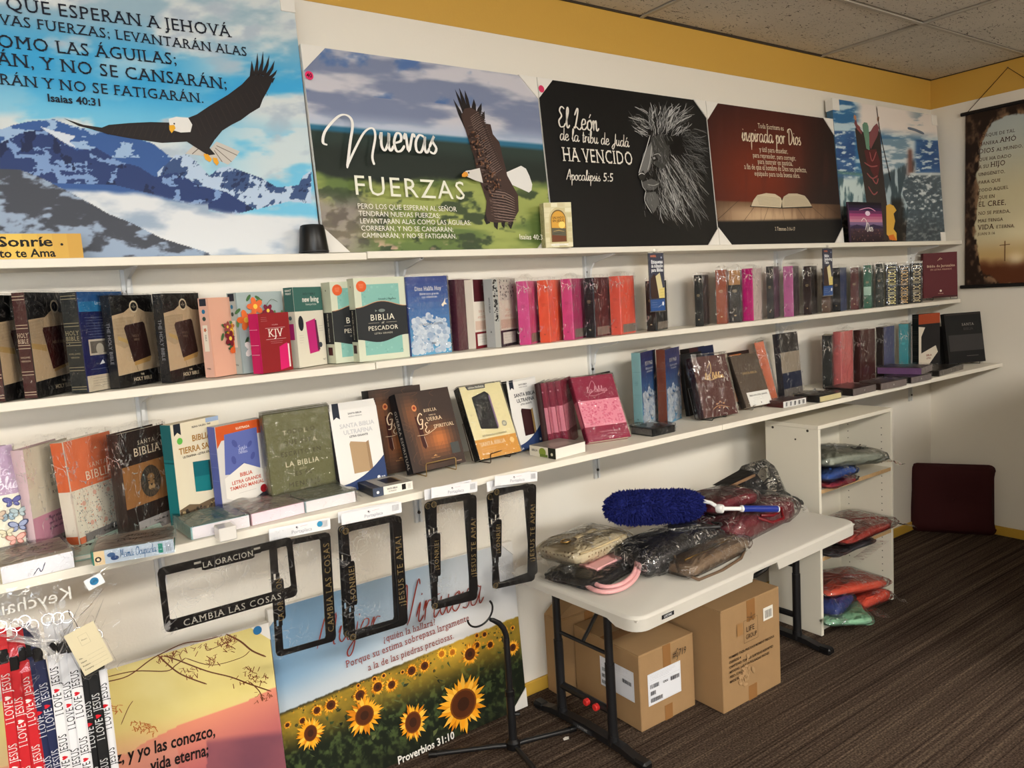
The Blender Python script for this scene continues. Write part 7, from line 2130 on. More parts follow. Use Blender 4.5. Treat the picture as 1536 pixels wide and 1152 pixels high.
c.raster(paint7, 220, 150)
p = c.p
o7 = lambda q: p.uv((160 + q[0] / KM, 740 + q[1] / KM))
BR = (104, 62, 40)
for pts, w in (([(0, 790), (90, 765), (180, 700), (230, 672), (320, 630), (400, 618), (470, 600)], .004), ([(0, 770), (120, 745), (250, 745), (290, 720), (330, 690)], .0035), ([(215, 680), (290, 745), (350, 775), (420, 800)], .004), ([(240, 680), (300, 700), (420, 745), (520, 770), (600, 800), (690, 830)], .004),
               ([(500, 590), (560, 620), (610, 660), (668, 685)], .005), ([(330, 690), (440, 720), (560, 690), (600, 660)], .0025), ([(60, 970), (90, 900), (110, 870)], .002), ([(420, 660), (470, 640), (520, 615)], .0025), ([(600, 790), (640, 830), (655, 870)], .003)):
    p.line([o7(q) for q in pts], w, BR, .3, smooth=5)
rs = random.Random(31)
for (x, y, n_) in ((240, 685, 16), (350, 745, 18), (520, 610, 20), (640, 770, 22), (655, 850, 16), (430, 690, 16), (610, 740, 14), (560, 780, 10), (300, 665, 12), (140, 970, 20), (170, 985, 14), (20, 890, 16), (470, 610, 14), (385, 640, 12), (520, 640, 12)):
    for i in range(n_):
        a = rs.uniform(0, 6.3); x0, y0 = x + rs.uniform(-34, 34), y + rs.uniform(-18, 22); L_ = rs.uniform(12, 26)
        p.line([o7((x0, y0)), o7((x0 + L_ * math.cos(a), y0 + L_ * abs(math.sin(a))))], .0045, (120, 66, 40) if x > 180 else (190, 110, 56), .5)
for s, a, b, pre in (('z, y yo las conozco,', (170 + 4, 1146), (323, 1103), ''), ('vida eterna;', (226, 1157), (313, 1132), '')):
    p.textpx(s, a, b, (26, 18, 18), 'bold', 1.5)
p.text('Mis ovejas oyen mi vo', p.uv((168, 1147))[0] - .005, p.uv((168, 1147))[1], .062, (26, 18, 18), 'r', 'bold', sx=.7)
p.text('Juan 10:27', .5, .1, .05, (26, 18, 18), 'c', 'bold')
c.done(name='artwork')
c.corner('TR', .05)
sticker(c, (385.5, 945), (46, 110, 160))

c = Canvas('canvas_print', 'sunflower field canvas with red handwriting standing on the carpet by the black stand', .622, 1.508, .618, -.062, -.028, 0, .018, group='canvas prints')
KS = 3.096


def paint8(PX, PY, U, V):
    X = (PX - 340) * KS; Y = (PY - 780) * KS
    h = Y - (893 - (X - 260) * .408)
    sky = mixc((112, 150, 182), (206, 208, 210), sstep(0, 1, U * .9 + .25 * sstep(-500, 0, h)))
    sky = mixc(sky, (226, 220, 214), sstep(-160, -10, h) * .5)
    n = fbm(X / 40, Y / 26, 3, 5); n2 = fbm(X / 18, Y / 22, 13, 4)
    near = sstep(60, 240, h)
    fld = mixc(mixc((122, 104, 40), (176, 142, 44), n), mixc((26, 32, 22), (70, 84, 46), sstep(.45, .75, n2)), near)
    fld = mixc(fld, (226, 176, 60), np.exp(-(((X - 1080) / 130) ** 2 + ((h - 40) / 60) ** 2)) * .7)
    fld = mixc(fld, (44, 42, 30), (1 - sstep(0, 22, h)) * sstep(.3, .7, 1 - U) * .9)
    fld = mixc(fld, (24, 26, 20), sstep(300, 460, h) * .6)
    return mixc(sky, fld, sstep(-4, 4, h + 10 * (n2 - .5)))


c.raster(paint8, 380, 300)
p = c.p
o8 = lambda q: p.uv((340 + q[0] / KS, 780 + q[1] / KS))
p.dk = .02
rs = random.Random(77)
for i in range(420):
    x = rs.uniform(270, 1370); y = rs.uniform(0, 1500)
    h = y - (893 - (x - 260) * .408)
    if h < 70: continue
    u, v = o8((x, y))
    if not (.03 < u < .97 and .03 < v < .97): continue
    a = rs.uniform(0, 6.3); L_ = rs.uniform(12, 30) + h * .05; L_ = min(L_, 46)
    q = [(x, y), (x + L_ * .5 * math.cos(a) - 5, y + L_ * .5 * math.sin(a)), (x + L_ * math.cos(a), y + L_ * math.sin(a))]
    p.poly([o8(q[0]), o8((q[1][0] + 7, q[1][1] + 5)), o8(q[2]), o8((q[1][0] - 7, q[1][1] - 5))][::(-1 if rs.random() < .5 else 1)], rs.choice([(34, 46, 28), (52, 68, 38), (70, 84, 48), (24, 30, 22), (92, 100, 60), (44, 54, 36)]))
for i in range(150):
    t_ = rs.random(); x = rs.uniform(300, 1330); y = 893 - (x - 260) * .408 + 10 + 90 * t_ * t_
    u, v = o8((x, y))
    if .02 < u < .98: p.ell(u, v, .0022 + .004 * t_ * t_, rs.choice([(214, 150, 40), (190, 140, 40), (120, 110, 44), (70, 66, 34)]), n=7)


def sunflower(x, y, r, core, asp=1., seed=0, bright=0):
    rs = random.Random(seed); u0 = np.array(o8((x, y))) * (p.W, p.H)
    rx = np.array(o8((x + r, y))) * (p.W, p.H) - u0; R_ = np.hypot(*rx); C_ = R_ * core / r
    for layer in (0, 1):
        n = 17
        for i in range(n):
            a = 2 * PI * (i + .5 * layer) / n + rs.uniform(-.08, .08); rr = R_ * rs.uniform(.82, 1.08) * (1 if layer == 0 else .9)
            da = .22
            pt = lambda rad, an: tuple((u0 + np.array([asp * rad * math.cos(an), rad * math.sin(an)])) / (p.W, p.H))
            col = rs.choice([(226, 150, 30), (236, 166, 44), (206, 124, 24), (240, 180, 66)]) if not bright else rs.choice([(246, 196, 60), (236, 170, 50)])
            if layer: col = tuple(min(255, int(q * 1.06)) for q in col)
            p.poly([pt(C_ * .7, a - da), pt(rr * .7, a - da * .55), pt(rr, a), pt(rr * .7, a + da * .55), pt(C_ * .7, a + da)], col)
    q = u0 / (p.W, p.H)
    cc = (84, 42, 20) if not bright else (190, 110, 30)
    p.ell(q[0], q[1], C_ * asp, (120, 64, 20) if not bright else (210, 130, 30), C_, 20); p.ell(q[0], q[1], C_ * .88 * asp, cc, C_ * .88, 20); p.ell(q[0], q[1], C_ * .45 * asp, (58, 32, 20) if not bright else (176, 100, 30), C_ * .45, 14)


p.dk = .06
for i, (x, y, r, cr) in enumerate([(685, 738, 15, 8), (728, 722, 14, 7), (610, 768, 12, 6), (815, 705, 12, 6), (1160, 536, 13, 7), (1290, 510, 15, 8), (1195, 530, 16, 9), (1325, 500, 12, 6), (280, 950, 20, 10), (350, 930, 22, 13), (995, 620, 26, 13), (1045, 612, 24, 12), (1325, 590, 32, 14), (1158, 580, 22, 12), (1220, 577, 22, 12), (915, 675, 30, 17), (855, 697, 31, 18),
                                    (762, 762, 34, 17), (697, 772, 36, 20), (1125, 620, 46, 24), (415, 880, 30, 16), (480, 855, 37, 21), (615, 810, 38, 22), (385, 985, 82, 36), (635, 903, 86, 42), (860, 935, 82, 44), (1093, 850, 112, 58)]):
    sunflower(x, y, r, cr, 1. if i not in (23, 25) else .82, i, bright=i in (10, 11))
p.dk = 1; p.k += 1
RD = (140, 50, 38)
for s, a, b, f, h in (('Mujer', (474, 972), (566, 946), 'fine', 1.1), ('Virtuosa', (600, 940), (722, 903), 'fine', 1.35), ('¿quién la hallará?', (340 + 722 / KS, 780 + 565 / KS), (340 + 966 / KS, 780 + 482 / KS), 'serif', 1.2),
                      ('Porque su estima sobrepasa largamente', (340 + 550 / KS, 780 + 682 / KS), (340 + 1122 / KS, 780 + 462 / KS), 'serif', 1.25), ('a la de las piedras preciosas.', (340 + 652 / KS, 780 + 696 / KS), (340 + 1052 / KS, 780 + 545 / KS), 'serif', 1.25)):
    p.textpx(s, a, b, RD, f, h)
p.textpx('Proverbios 31:10', (340 + 790 / KS, 780 + 1130 / KS), (340 + 1052 / KS, 780 + 1008 / KS), (226, 222, 214), 'bold', 1.2)
c.done(name='artwork')
c.corner('BR', .07); c.corner('TR', .05); c.corner('TL', .05)

# ================================================================== BLACK STAND with a hook
t = empty('instrument_stand', (1.300, -.272, 0), label='black three-legged stand with curved hook top before the sunflower canvas', cat='stand')
m = MB(); m.tube([(0, 0, .03), (.000, 0, .40)], .0105, 12)
m.tube([(0, 0, .05), (0, 0, .21)], .0135, 12); m.build('column', M_BLACKM, t, smooth=True)
m = MB(); m.tube([(0, 0, .385), (0, .0, .41), (-.008, 0, .435), (-.024, 0, .458), (-.045, .0, .474), (-.056, 0, .480)], [.0095, .0095, .0095, .009, .008, .006], 10); m.build('neck', M_BLACKM, t, smooth=True)
m = MB(); cx, cz, rr = -.092, .512, .047
m.tube([(cx + rr * math.cos(a), -.012 * math.sin(a * 1), cz + rr * math.sin(a)) for a in np.linspace(-2.9, .75, 20)], [.0032] * 18 + [.004, .0036], 8); m.build('hook', M_BLACKM, t, smooth=True)
m = MB(); m.lathe([(.016, .205), (.016, .222), (.0125, .226)], seg=16); m.tube([(.010, -.008, .14), (.022, -.018, .14)], .006, 8); m.build('height_collar', M_BLACK, t, smooth=True)
m = MB(); m.lathe([(.017, .018), (.024, .024), (.024, .045), (.015, .055)], seg=16); m.build('hub', M_BLACK, t, smooth=True)
for ex, ey in ((-.225, .168), (.236, -.033), (-.03, -.25)):
    m = MB(); m.tube([(0, 0, .032), (ex * .2, ey * .2, .030), (ex * .93, ey * .93, .012), (ex * .98, ey * .98, .011)], .0085, 10); m.build('leg', M_BLACKM, t, smooth=True)
    m = MB(); m.tube([(ex * .9, ey * .9, .0125), (ex, ey, .0115)], .0112, 10); m.build('rubber_foot', M_BLACK, t.children[-1] if False else t, smooth=True)

# ================================================================== FOLDING TABLE
TZ = .56
ta = .052
t = empty('folding_table', (1.452, -.723, 0), rz=ta, label='white plastic folding table with black steel legs beside the bookcase', cat='table')
TW, TD = 1.245, .60


def rrect(x0, x1, y0, y1, r, n=6):
    o = []
    for cx, cy, a0 in ((x1 - r, y0 + r, -PI / 2), (x1 - r, y1 - r, 0), (x0 + r, y1 - r, PI / 2), (x0 + r, y0 + r, PI)):
        for i in range(n + 1):
            a = a0 + PI / 2 * i / n; o.append((cx + r * math.cos(a), cy + r * math.sin(a)))
    return o


M_TABLE = P('grey-white moulded plastic', (190, 186, 177), .5, bump=.05, bscale=400)
m = MB()
top_o = rrect(.008, TW - .008, .008, TD - .008, .045); mid_o = rrect(0, TW, 0, TD, .05)
n = len(top_o)
ringz = [(top_o, TZ), (rrect(.003, TW - .003, .003, TD - .003, .048), TZ - .003), (mid_o, TZ - .010)]
vs = []; fs = []
for o_, z in ringz: vs += [(x, y, z) for x, y in o_]
fs.append(tuple(range(n)))
for k in range(2): fs += [(k * n + i, (k + 1) * n + i, (k + 1) * n + (i + 1) % n, k * n + (i + 1) % n) for i in range(n)]
m.add(vs, fs)
m.build('tabletop', M_TABLE, t, smooth=True)


def skirt(x):     # apron depth along the front, with the hinge notch in the middle
    if .46 < x < .72 and .565 < x < .70: return .020
    return .048
m = MB()
per = []
for (a, b, N) in (((.05, 0), (.555, 0), 20), ((.565, 0), (.70, 0), 4), ((.71, 0), (TW - .05, 0), 18)):
    for i in range(N + 1): per.append((a[0] + (b[0] - a[0]) * i / N, a[1]))
full = per + [(x, y) for x, y in mid_o if x > TW - .051 and y < .051][1:] + [(TW, .05 + (TD - .1) * i / 12) for i in range(1, 13)] + [(x, y) for x, y in mid_o if x > TW - .051 and y > TD - .051][1:] + [(TW - .05 - (TW - .1) * i / 20, TD) for i in range(1, 21)] + [(x, y) for x, y in mid_o if x < .051 and y > TD - .051][1:] + [(0, TD - .05 - (TD - .1) * i / 14) for i in range(1, 15)] + [(x, y) for x, y in mid_o if x < .051 and y < .051][1:]
def dep(x, y):
    if y < .01 and .562 < x < .703: return .018
    if x < .01 and .12 < y < .52: return .030
    if x > TW - .01 and .12 < y < .48: return .030
    return .046
vs = []
for x, y in full:
    cx = min(max(x, .06), TW - .06); cy = min(max(y, .06), TD - .06); dx, dy = cx - x, cy - y; l = math.hypot(dx, dy) or 1
    vs += [(x, y, TZ - .010), (x, y, TZ - dep(x, y)), (x + dx / l * .006, y + dy / l * .006, TZ - dep(x, y)), (x + dx / l * .006, y + dy / l * .006, TZ - .012)]
N = len(full)
m.add(vs, [(4 * i + k, 4 * i + k + 1, 4 * ((i + 1) % N) + k + 1, 4 * ((i + 1) % N) + k) for i in range(N) for k in range(3)])
m.build('apron', M_TABLE, t, smooth=True)
m = MB(); m.box(.01, TW - .01, .01, TD - .01, TZ - .016, TZ - .0105); m.build('underside', M_TABLE, t)
mb = MB(); p = Print((.105, 0, TZ - .033), (1, 0, 0), (0, 0, 1), .055, .013, mb, n0=.0012); p.rect(0, 0, 1, 1, (30, 30, 32)); p.text('LIFETIME', .5, .25, .7, (190, 190, 190), font='bold', maxw=.84)
mb.build('maker_plate', M_PRINT, t, color=True)
for side, X in ((0, .122), (1, 1.205)):
    for k, Y in enumerate((.245, .495)):
        m = MB(); m.tube([(X, Y, .034), (X, Y, .30)], .0165, 12); m.tube([(X, Y, .29), (X, Y, TZ - .03)], .0140, 12); m.tube([(X, Y, .022), (X, Y, .055)], .0185, 12)
        m.build('leg', M_BLACKM, t, smooth=True)
    prof = [(.105, .004), (.125, .020), (.2, .036), (.37, .044), (.54, .036), (.605, .020), (.63, .004)]
    m = MB(); w = .016
    pts = [(y, z) for y, z in prof] + [(y, max(0.0, z - .022)) for y, z in prof[::-1]]
    m.prism([(a - .0, b) for a, b in pts][::-1], X - w, X + w, axis='x'); m.build('foot_bar', M_BLACKM, t)
    for y in (.118, .612):
        m = MB(); m.bbox(X - .020, X + .020, y - .026, y + .026, 0, .028, .007); m.build('foot_cap', M_BLACK, t)
    m = MB(); m.tube([(X, .245, .135 if side == 0 else .12), (X, .495, .135 if side == 0 else .12)], .013, 8); m.build('cross_tube', M_BLACKM, t, smooth=True)
    m = MB(); m.tube([(X, .245, TZ - .05), (X, .495, TZ - .05)], .012, 8); m.build('cross_tube', M_BLACKM, t, smooth=True)
    sx = 1 if side == 0 else -1
    m = MB(); m.tube([(X, .37, .33), (X + sx * .17, .37, TZ - .045), (X + sx * .30, .37, TZ - .028)], .0065, 8); m.tube([(X, .25, .33), (X, .49, .33)], .0065, 8); m.build('brace', M_BLACKM, t, smooth=True)
for y in (.30, .345):
    m = MB(); m.lathe([(.012, 0), (.012, .012), (.009, .015)], seg=14); o = m.build('lock_button', P('red plastic', (196, 44, 40), .4), t, smooth=True, label='round red lock button'); o.location = (.122 - .012, y, .135); o.rotation_euler = (0, -PI / 2, 0)
m = MB(); m.tube([(.57, .03, TZ - .022), (.585, .035, TZ - .045), (.63, .04, TZ - .056), (.68, .035, TZ - .045), (.70, .03, TZ - .022)], .008, 8); m.bbox(.56, .71, .02, .06, TZ - .034, TZ - .018, .004); m.build('carry_handle', M_BLACK, t, smooth=True)
mb = MB(); p = Print((.122 - .0163, .42, .018), (0, -1, 0), (0, 0, 1), .09, .018, mb, n0=.0012); p.rect(0, 0, 1, 1, (44, 44, 46)); p.text('LIFETIME', .5, .25, .7, (130, 130, 130), font='bold', maxw=.8); mb.build('foot_label', M_PRINT, t, color=True)

# ================================================================== CARTONS under the table
def carton(name, label, x0, x1, y0, y1, H, rz=0, flap=None, art=None, lart=None, toplines=True):
    t = empty(name, (x0, y0, 0.0005), rz=rz, label=label, cat='box', group='cardboard cartons under the folding table')
    W, D = x1 - x0, y1 - y0
    m = MB(); m.bbox(0, W, 0, D, 0, H, .003); m.build('carton_body', M_CARD, t)
    m = MB()
    for s in (0, 1):
        a, b = (0.001, D / 2 - .001) if s == 0 else (D / 2 + .001, D - .001)
        m.bbox(.001, W - .001, a, b, H, H + .0035, .001)
    m.build('top_flaps', M_CARD, t)
    for bx in ((-.0006, W + .0006, D / 2 - .024, D / 2 + .024, H + .0036, H + .0042), (W * .42, W * .56, -.0012, 0, H - .075, H + .002), (W * .42, W * .56, -.0012, 0, 0.001, .055)):
        m = MB(); m.box(*bx); m.build('packing_tape', M_TAPE, t)
    mb = MB()
    if art: art(Print((0, 0, 0), (1, 0, 0), (0, 0, 1), W, H, mb, n0=.0016))
    if lart: lart(Print((0, D, 0), (0, -1, 0), (0, 0, 1), D, H, mb, n0=.0016))
    if mb.f: mb.build('printing', M_PRINT, t, color=True)
    return t


def shiplabel(p, u0, v0, u1, v1, cart=True):
    p.rect(u0, v0, u1, v1, (214, 216, 222)); w, h = u1 - u0, v1 - v0
    for a, b in (((.03, .03), (.97, .03)), ((.97, .03), (.97, .97)), ((.97, .97), (.03, .97)), ((.03, .97), (.03, .03))): p.line([(u0 + a[0] * w, v0 + a[1] * h), (u0 + b[0] * w, v0 + b[1] * h)], .0006, (60, 60, 66))
    lines(p, u0 + .06 * w, v0 + .92 * h, u0 + .9 * w, 4, .045 * h, (80, 84, 96), .0008); p.line([(u0 + .03 * w, v0 + .72 * h), (u0 + .97 * w, v0 + .72 * h)], .0005, (90, 90, 96))
    rs = random.Random(3)
    for (bx, by, bw) in ((.06, .52, .26), (.68, .5, .26), (.06, .32, .16), (.06, .1, .34)):
        x = bx
        while x < bx + bw:
            ww = rs.uniform(.008, .02); p.rect(u0 + x * w, v0 + by * h, u0 + (x + ww) * w, v0 + (by + .13) * h, (40, 40, 46)); x += ww + rs.uniform(.008, .018)
    if cart: p.text('CAN', u0 + .5 * w, v0 + .56 * h, .1 * h, (30, 30, 34), font='bold')


carton('cardboard_box', 'low cardboard carton with two white shipping labels, nearest the table leg', 1.700, 1.968, -.462, -.120, .270, 0,
       art=lambda p: (shiplabel(p, .13, .30, .73, .72), p.text('#G719', .70, .80, .13, (30, 26, 24), 'c', 'script', maxw=.25)), lart=lambda p: shiplabel(p, .42, .36, .92, .76, False))
for (k, yb) in ((0, 0),):
    t = carton('cardboard_box', 'cardboard carton with raised bulging lid standing behind the low labelled one', 1.640, 1.93, -.112, -.020, .30)
    m = MB(); n = 10
    pr = [(.0, .30)] + [(.29 * i / n, .304 + .055 * math.sin(PI * i / n) ** .8) for i in range(n + 1)] + [(.29, .30)]
    m.prism(pr[::-1], .004, .088, axis='y'); m.build('bulging_lid', M_CARD, t)


def art_life(p):
    K_ = (50, 36, 24)
    for a, b in (((.36, .60), (.36, .82)), ((.36, .60), (.60, .60)), ((.60, .60), (.60, .82)), ((.36, .82), (.46, .82)), ((.52, .82), (.60, .82))): p.line([a, b], .002, K_)
    for i in range(5): a = 2 * PI * i / 5 + .3; p.line([(.49, .83), (.49 + .05 * math.cos(a + .2), .83 + .03 * math.sin(a + .2)), (.49 + .075 * math.cos(a), .83 + .045 * math.sin(a)), (.49 + .05 * math.cos(a - .2), .83 + .03 * math.sin(a - .2)), (.49, .83)], .0015, K_, 0, 2)
    p.text('LIFE', .40, .70, .075, K_, 'l', 'sans'); p.text('GROUP', .39, .63, .065, K_, 'l', 'sans', maxw=.19)
    p.rect(.70, .73, .87, .86, (220, 216, 206)); [p.rect(.73 + i * .02, .75, .74 + i * .02, .83, (40, 40, 40)) for i in range(6)]
    for i, s in enumerate(('NOMBRE: TAZA PRECIOUS MOMENT "PRECIOUS"', 'DISEÑOS: 4', 'CANTIDAD: 72 MUGS SURTIDAS ASSORTED', 'MEDIDAS: 16.5 X 14 PULGADAS INCHES', 'PESO: 22 KG', 'MADE IN CHINA')):
        p.text(s, .10, .52 - i * .048, .034, K_, 'l', 'bold', maxw=(.78, .22, .78, .74, .25, .4)[i])
    p.dk = .1; rs = random.Random(5)
    for i in range(26): p.ell(.36 + rs.gauss(0, .07), .30 + rs.gauss(0, .06), rs.uniform(.006, .016), rs.choice([(166, 134, 97), (158, 128, 92)]), rs.uniform(.003, .008), 7, rs.uniform(0, 3))
    p.dk = 1; p.rect(.24, .70, .34, .82, (150, 112, 70))


carton('cardboard_box', 'tall cardboard carton printed with gift logo and text, right of the labelled one', 1.993, 2.32, -.569, -.135, .372, .005, art=art_life)

# ================================================================== BOOKCASE
BX0, BX1, BY0, BY1, BH = 2.768, 3.338, -.446, -.19, .897
t = empty('bookcase', (BX0, BY0, 0), label='low white open bookcase with garments in clear bags on its shelves', cat='bookcase')
M_MEL = P('white melamine', (222, 216, 200), .45)
M_CHIP = P('raw chipboard edge', (186, 152, 108), .8, var=.3, vscale=120)
W_, D_ = BX1 - BX0, BY1 - BY0
for x in (0, W_ - .016):
    m = MB(); m.bbox(x, x + .016, 0, D_, 0, BH - .0165, .0008); sp_ = m.build('side_panel', M_MEL, t)
    if x == 0:
        for (yy, zz) in ((.217, .870), (.049, .872), (.107, .830)):
            m = MB(); r_ = .0055 if zz > .85 else .004; m.tube([(-.0012, yy, zz), (.003, yy, zz)], r_, 12); m.build('cam_fitting', P('dark fitting', (60, 54, 46), .5), sp_)
    else:
        m = MB()
        for zz in np.arange(.13, .83, .032):
            for yy in (.044, .207): m.tube([(W_ - .0165, yy, zz), (W_ - .0150, yy, zz)], .0026, 6)
        m.build('peg_holes', P('dark hole', (40, 34, 28), .9), sp_)
m = MB(); m.bbox(0, W_, 0, D_, BH - .016, BH, .0008); m.build('top_panel', M_MEL, t)
m = MB(); m.box(.016, W_ - .016, D_ - .004, D_, .04, BH - .017); m.build('back_panel', M_MEL, t)
m = MB(); m.bbox(.0165, W_ - .0165, .004, D_ - .005, .040, .056, .0006); m.build('bottom_panel', M_MEL, t)
m = MB(); m.box(.0165, W_ - .0165, .03, .034, 0.001, .039); m.build('plinth', M_MEL, t)
SH = (.626, .338)
for z in SH:
    m = MB(); m.box(.0165, W_ - .0165, .002, D_ - .005, z - .016, z); s_ = m.build('shelf', M_MEL, t)
    m = MB(); m.box(.0165, W_ - .0165, .0012, .002, z - .016, z); m.build('raw_edge', M_CHIP, s_)


def soft(name, mat, c_, size, rz=0, seed=0, amp=.12, parent=None, flatb=True, e=.35, nu=52, nv=18, smooth=True, fold=0, wave=0):
    """flat stuffed body with a rounded-rectangle plan, a crowned top and drawn folds; size = half extents"""
    sx, sy, sz = size
    m = MB(); vs = []; sgn = lambda v, p_: math.copysign(abs(v) ** p_, v)
    for j in range(nv + 1):
        ph = -PI / 2 + PI * j / nv
        for i in range(nu):
            th = 2 * PI * i / nu
            cp = sgn(math.cos(ph), .38)
            x = cp * sgn(math.cos(th), e); y = cp * sgn(math.sin(th), e); z = sgn(math.sin(ph), .62)
            q = Vector((x * 1.5 + seed * 3.1, y * 1.5, seed * 1.7 + z * .4))
            n1 = mnoise.noise(q * 1.2); n2 = mnoise.noise(q * 3.3)
            rg = 1 - min(1, abs(mnoise.noise(Vector((x * 3.1 + y * 1.4 + seed, y * 2.3 - x * .8, seed)))) * 5)
            k = 1 + amp * (n1 * .8 + .45 * n2)
            crown = 1 - .22 * (x * x + y * y) * .5
            zz = z * (1 + amp * 2.0 * n1) * crown - (fold * .30 * rg if z > 0 else 0)
            if flatb and zz < -.8: zz = -.8
            vs.append((x * sx * k, y * sy * k, zz * sz))
    fs = [(j * nu + i, j * nu + (i + 1) % nu, (j + 1) * nu + (i + 1) % nu, (j + 1) * nu + i) for j in range(nv) for i in range(nu)]
    m.add(vs, fs)
    o = m.build(name, mat, parent, smooth=smooth)
    o.location = c_; o.rotation_euler = (0, 0, rz)
    return o


M_CRUMP = plastic('crumpled clear bag', bump=.9, scale=24, amt=1.0, rough=.12, haze=.012, glint=.7, cw=.016, cscale=17)


def film_bag(parent, size, seed, grow=1.12, amp=.10, neck=None, loc=(0, 0, 0)):
    """loose crumpled bag around a soft thing: pointed facets, sealed flat corners, and an open end lying flat"""
    sx, sy, sz = size[0] * grow, size[1] * grow, size[2] * (grow + .08)
    m = MB(); rs = random.Random(seed)
    nu, nv = 40, 12
    sgn = lambda v, p_: math.copysign(abs(v) ** p_, v)
    vs = []
    for j in range(nv + 1):
        ph = -PI / 2 + PI * j / nv
        for i in range(nu):
            th = 2 * PI * i / nu
            cp = sgn(math.cos(ph), .45)
            x = cp * sgn(math.cos(th), .32); y = cp * sgn(math.sin(th), .32); z = sgn(math.sin(ph), .75)
            k = 1 + rs.uniform(-amp, amp) * .35 + .05 * abs(x * y)
            zz = z * (1 + rs.uniform(-amp, amp) * 1.1) * (1 - .16 * (x * x + y * y))
            vs.append((x * sx * k, y * sy * k, max(-.79 * size[2] / sz, zz) * sz))
    m.add(vs, [(j * nu + i, j * nu + (i + 1) % nu, (j + 1) * nu + (i + 1) % nu, (j + 1) * nu + i) for j in range(nv) for i in range(nu)])
    if neck is not None:
        L_, a0 = neck; n = 12; vs = []
        for i in range(n + 1):
            f = i / n * 2 - 1
            for r in (0, 1, 2, 3):
                d = sx * .92 + L_ * r / 3; w = sy * f * (1 + .08 * r) + rs.uniform(-.006, .006)
                vs.append((math.cos(a0) * d - math.sin(a0) * w, math.sin(a0) * d + math.cos(a0) * w, -.5 * sz * (r / 3) + rs.uniform(-.25, .25) * sz))
        m.add(vs, [(4 * i + r, 4 * i + r + 1, 4 * (i + 1) + r + 1, 4 * (i + 1) + r) for i in range(n) for r in (0, 1, 2)])
    o = m.build('plastic_bag', M_CRUMP, parent); o.location = loc
    return o


def garment(label, col, x, y, z, sx, sy, sz, rz=0, seed=1, art=None, bag=True, neck=None, tilt=0, var=0):
    t = empty('folded_garment', (x, y, z + sz * .8 + .001), rz=rz, ry=tilt, label=label, cat='garment', group='bagged garments in the bookcase')
    o = soft('cloth', P('cloth %d %d %d' % col, col, .9, bump=.25, bscale=60, var=var, vscale=30), (0, 0, 0), (sx, sy, sz), 0, seed, .10, t, fold=.8, e=.28)
    if art: art(t, sx, sy, sz)
    if bag: film_bag(t, (sx, sy, sz), seed, 1.09, .08, neck)
    return t


bxl = BX0 + .02
by = -.335
garment('crimson folded garment in a clear bag under the blue one, upper compartment', (170, 36, 56), 2.91, -.37, SH[0], .105, .105, .016, .05, 2)
garment('bright blue folded garment in a shiny clear bag, upper compartment', (34, 74, 150), 2.91, -.365, SH[0] + .028, .105, .105, .026, .0, 3, neck=(.03, -1.2))


def greyart(t, sx, sy, sz):
    mb = MB(); p = Print((.0, -sy * .86, sz * .98), (1, 0, 0), (0, math.cos(.10), math.sin(.10)), .16, .12, mb)
    p.ell(.3, .3, .028, (30, 30, 32), ry=.02); p.ell(.3, .34, .012, (150, 152, 142), ry=.007); p.text('SPIRIT', .7, .3, .34, (30, 30, 32), 'c', 'bold', rot=.5, maxw=.7)
    mb.build('printed_motif', M_PRINT, t, color=True)


garment('grey-green folded shirt with black printed letters on top of blue garment', (150, 156, 142), 3.035, -.345, SH[0] + .062, .20, .125, .036, -.10, 5, art=greyart, neck=(.03, -.3), tilt=.10)
garment('grey folded garment in a clear bag, flat under the red one', (90, 92, 100), 2.96, -.37, SH[1], .15, .12, .010, 0, 6, neck=(.04, -1.4))
garment('lime green folded garment in a clear bag, middle compartment', (170, 186, 110), 2.96, -.26, SH[1] + .045, .12, .05, .016, .1, 7)
garment('brick red folded garment in a clear bag, middle compartment', (176, 56, 46), 3.09, -.375, SH[1] + .030, .20, .12, .026, .0, 8, neck=(.05, -.2))
garment('mint green folded garment lying flat at the back of the bottom compartment', (150, 196, 160), 3.10, -.31, .056, .20, .10, .036, .0, 9)
garment('navy blue folded garment in a clear bag, bottom compartment left', (36, 54, 118), 2.89, -.37, .056, .095, .11, .05, .2, 10, neck=(.04, -1.5))
garment('pale mint folded garment slipping out of the bottom compartment', (140, 190, 156), 2.90, -.45, .058, .10, .10, .020, .9, 11, neck=(.06, -1.2), tilt=-.1)
garment('coral folded garment in a clear bag resting across the bottom compartment', (220, 84, 58), 3.03, -.37, .128, .195, .11, .026, -.12, 12, tilt=.10)
garment('small coral bundle with shiny seams at the front of bottom compartment', (216, 80, 56), 3.10, -.45, .060, .10, .06, .026, -.1, 13, neck=(.05, -.4))

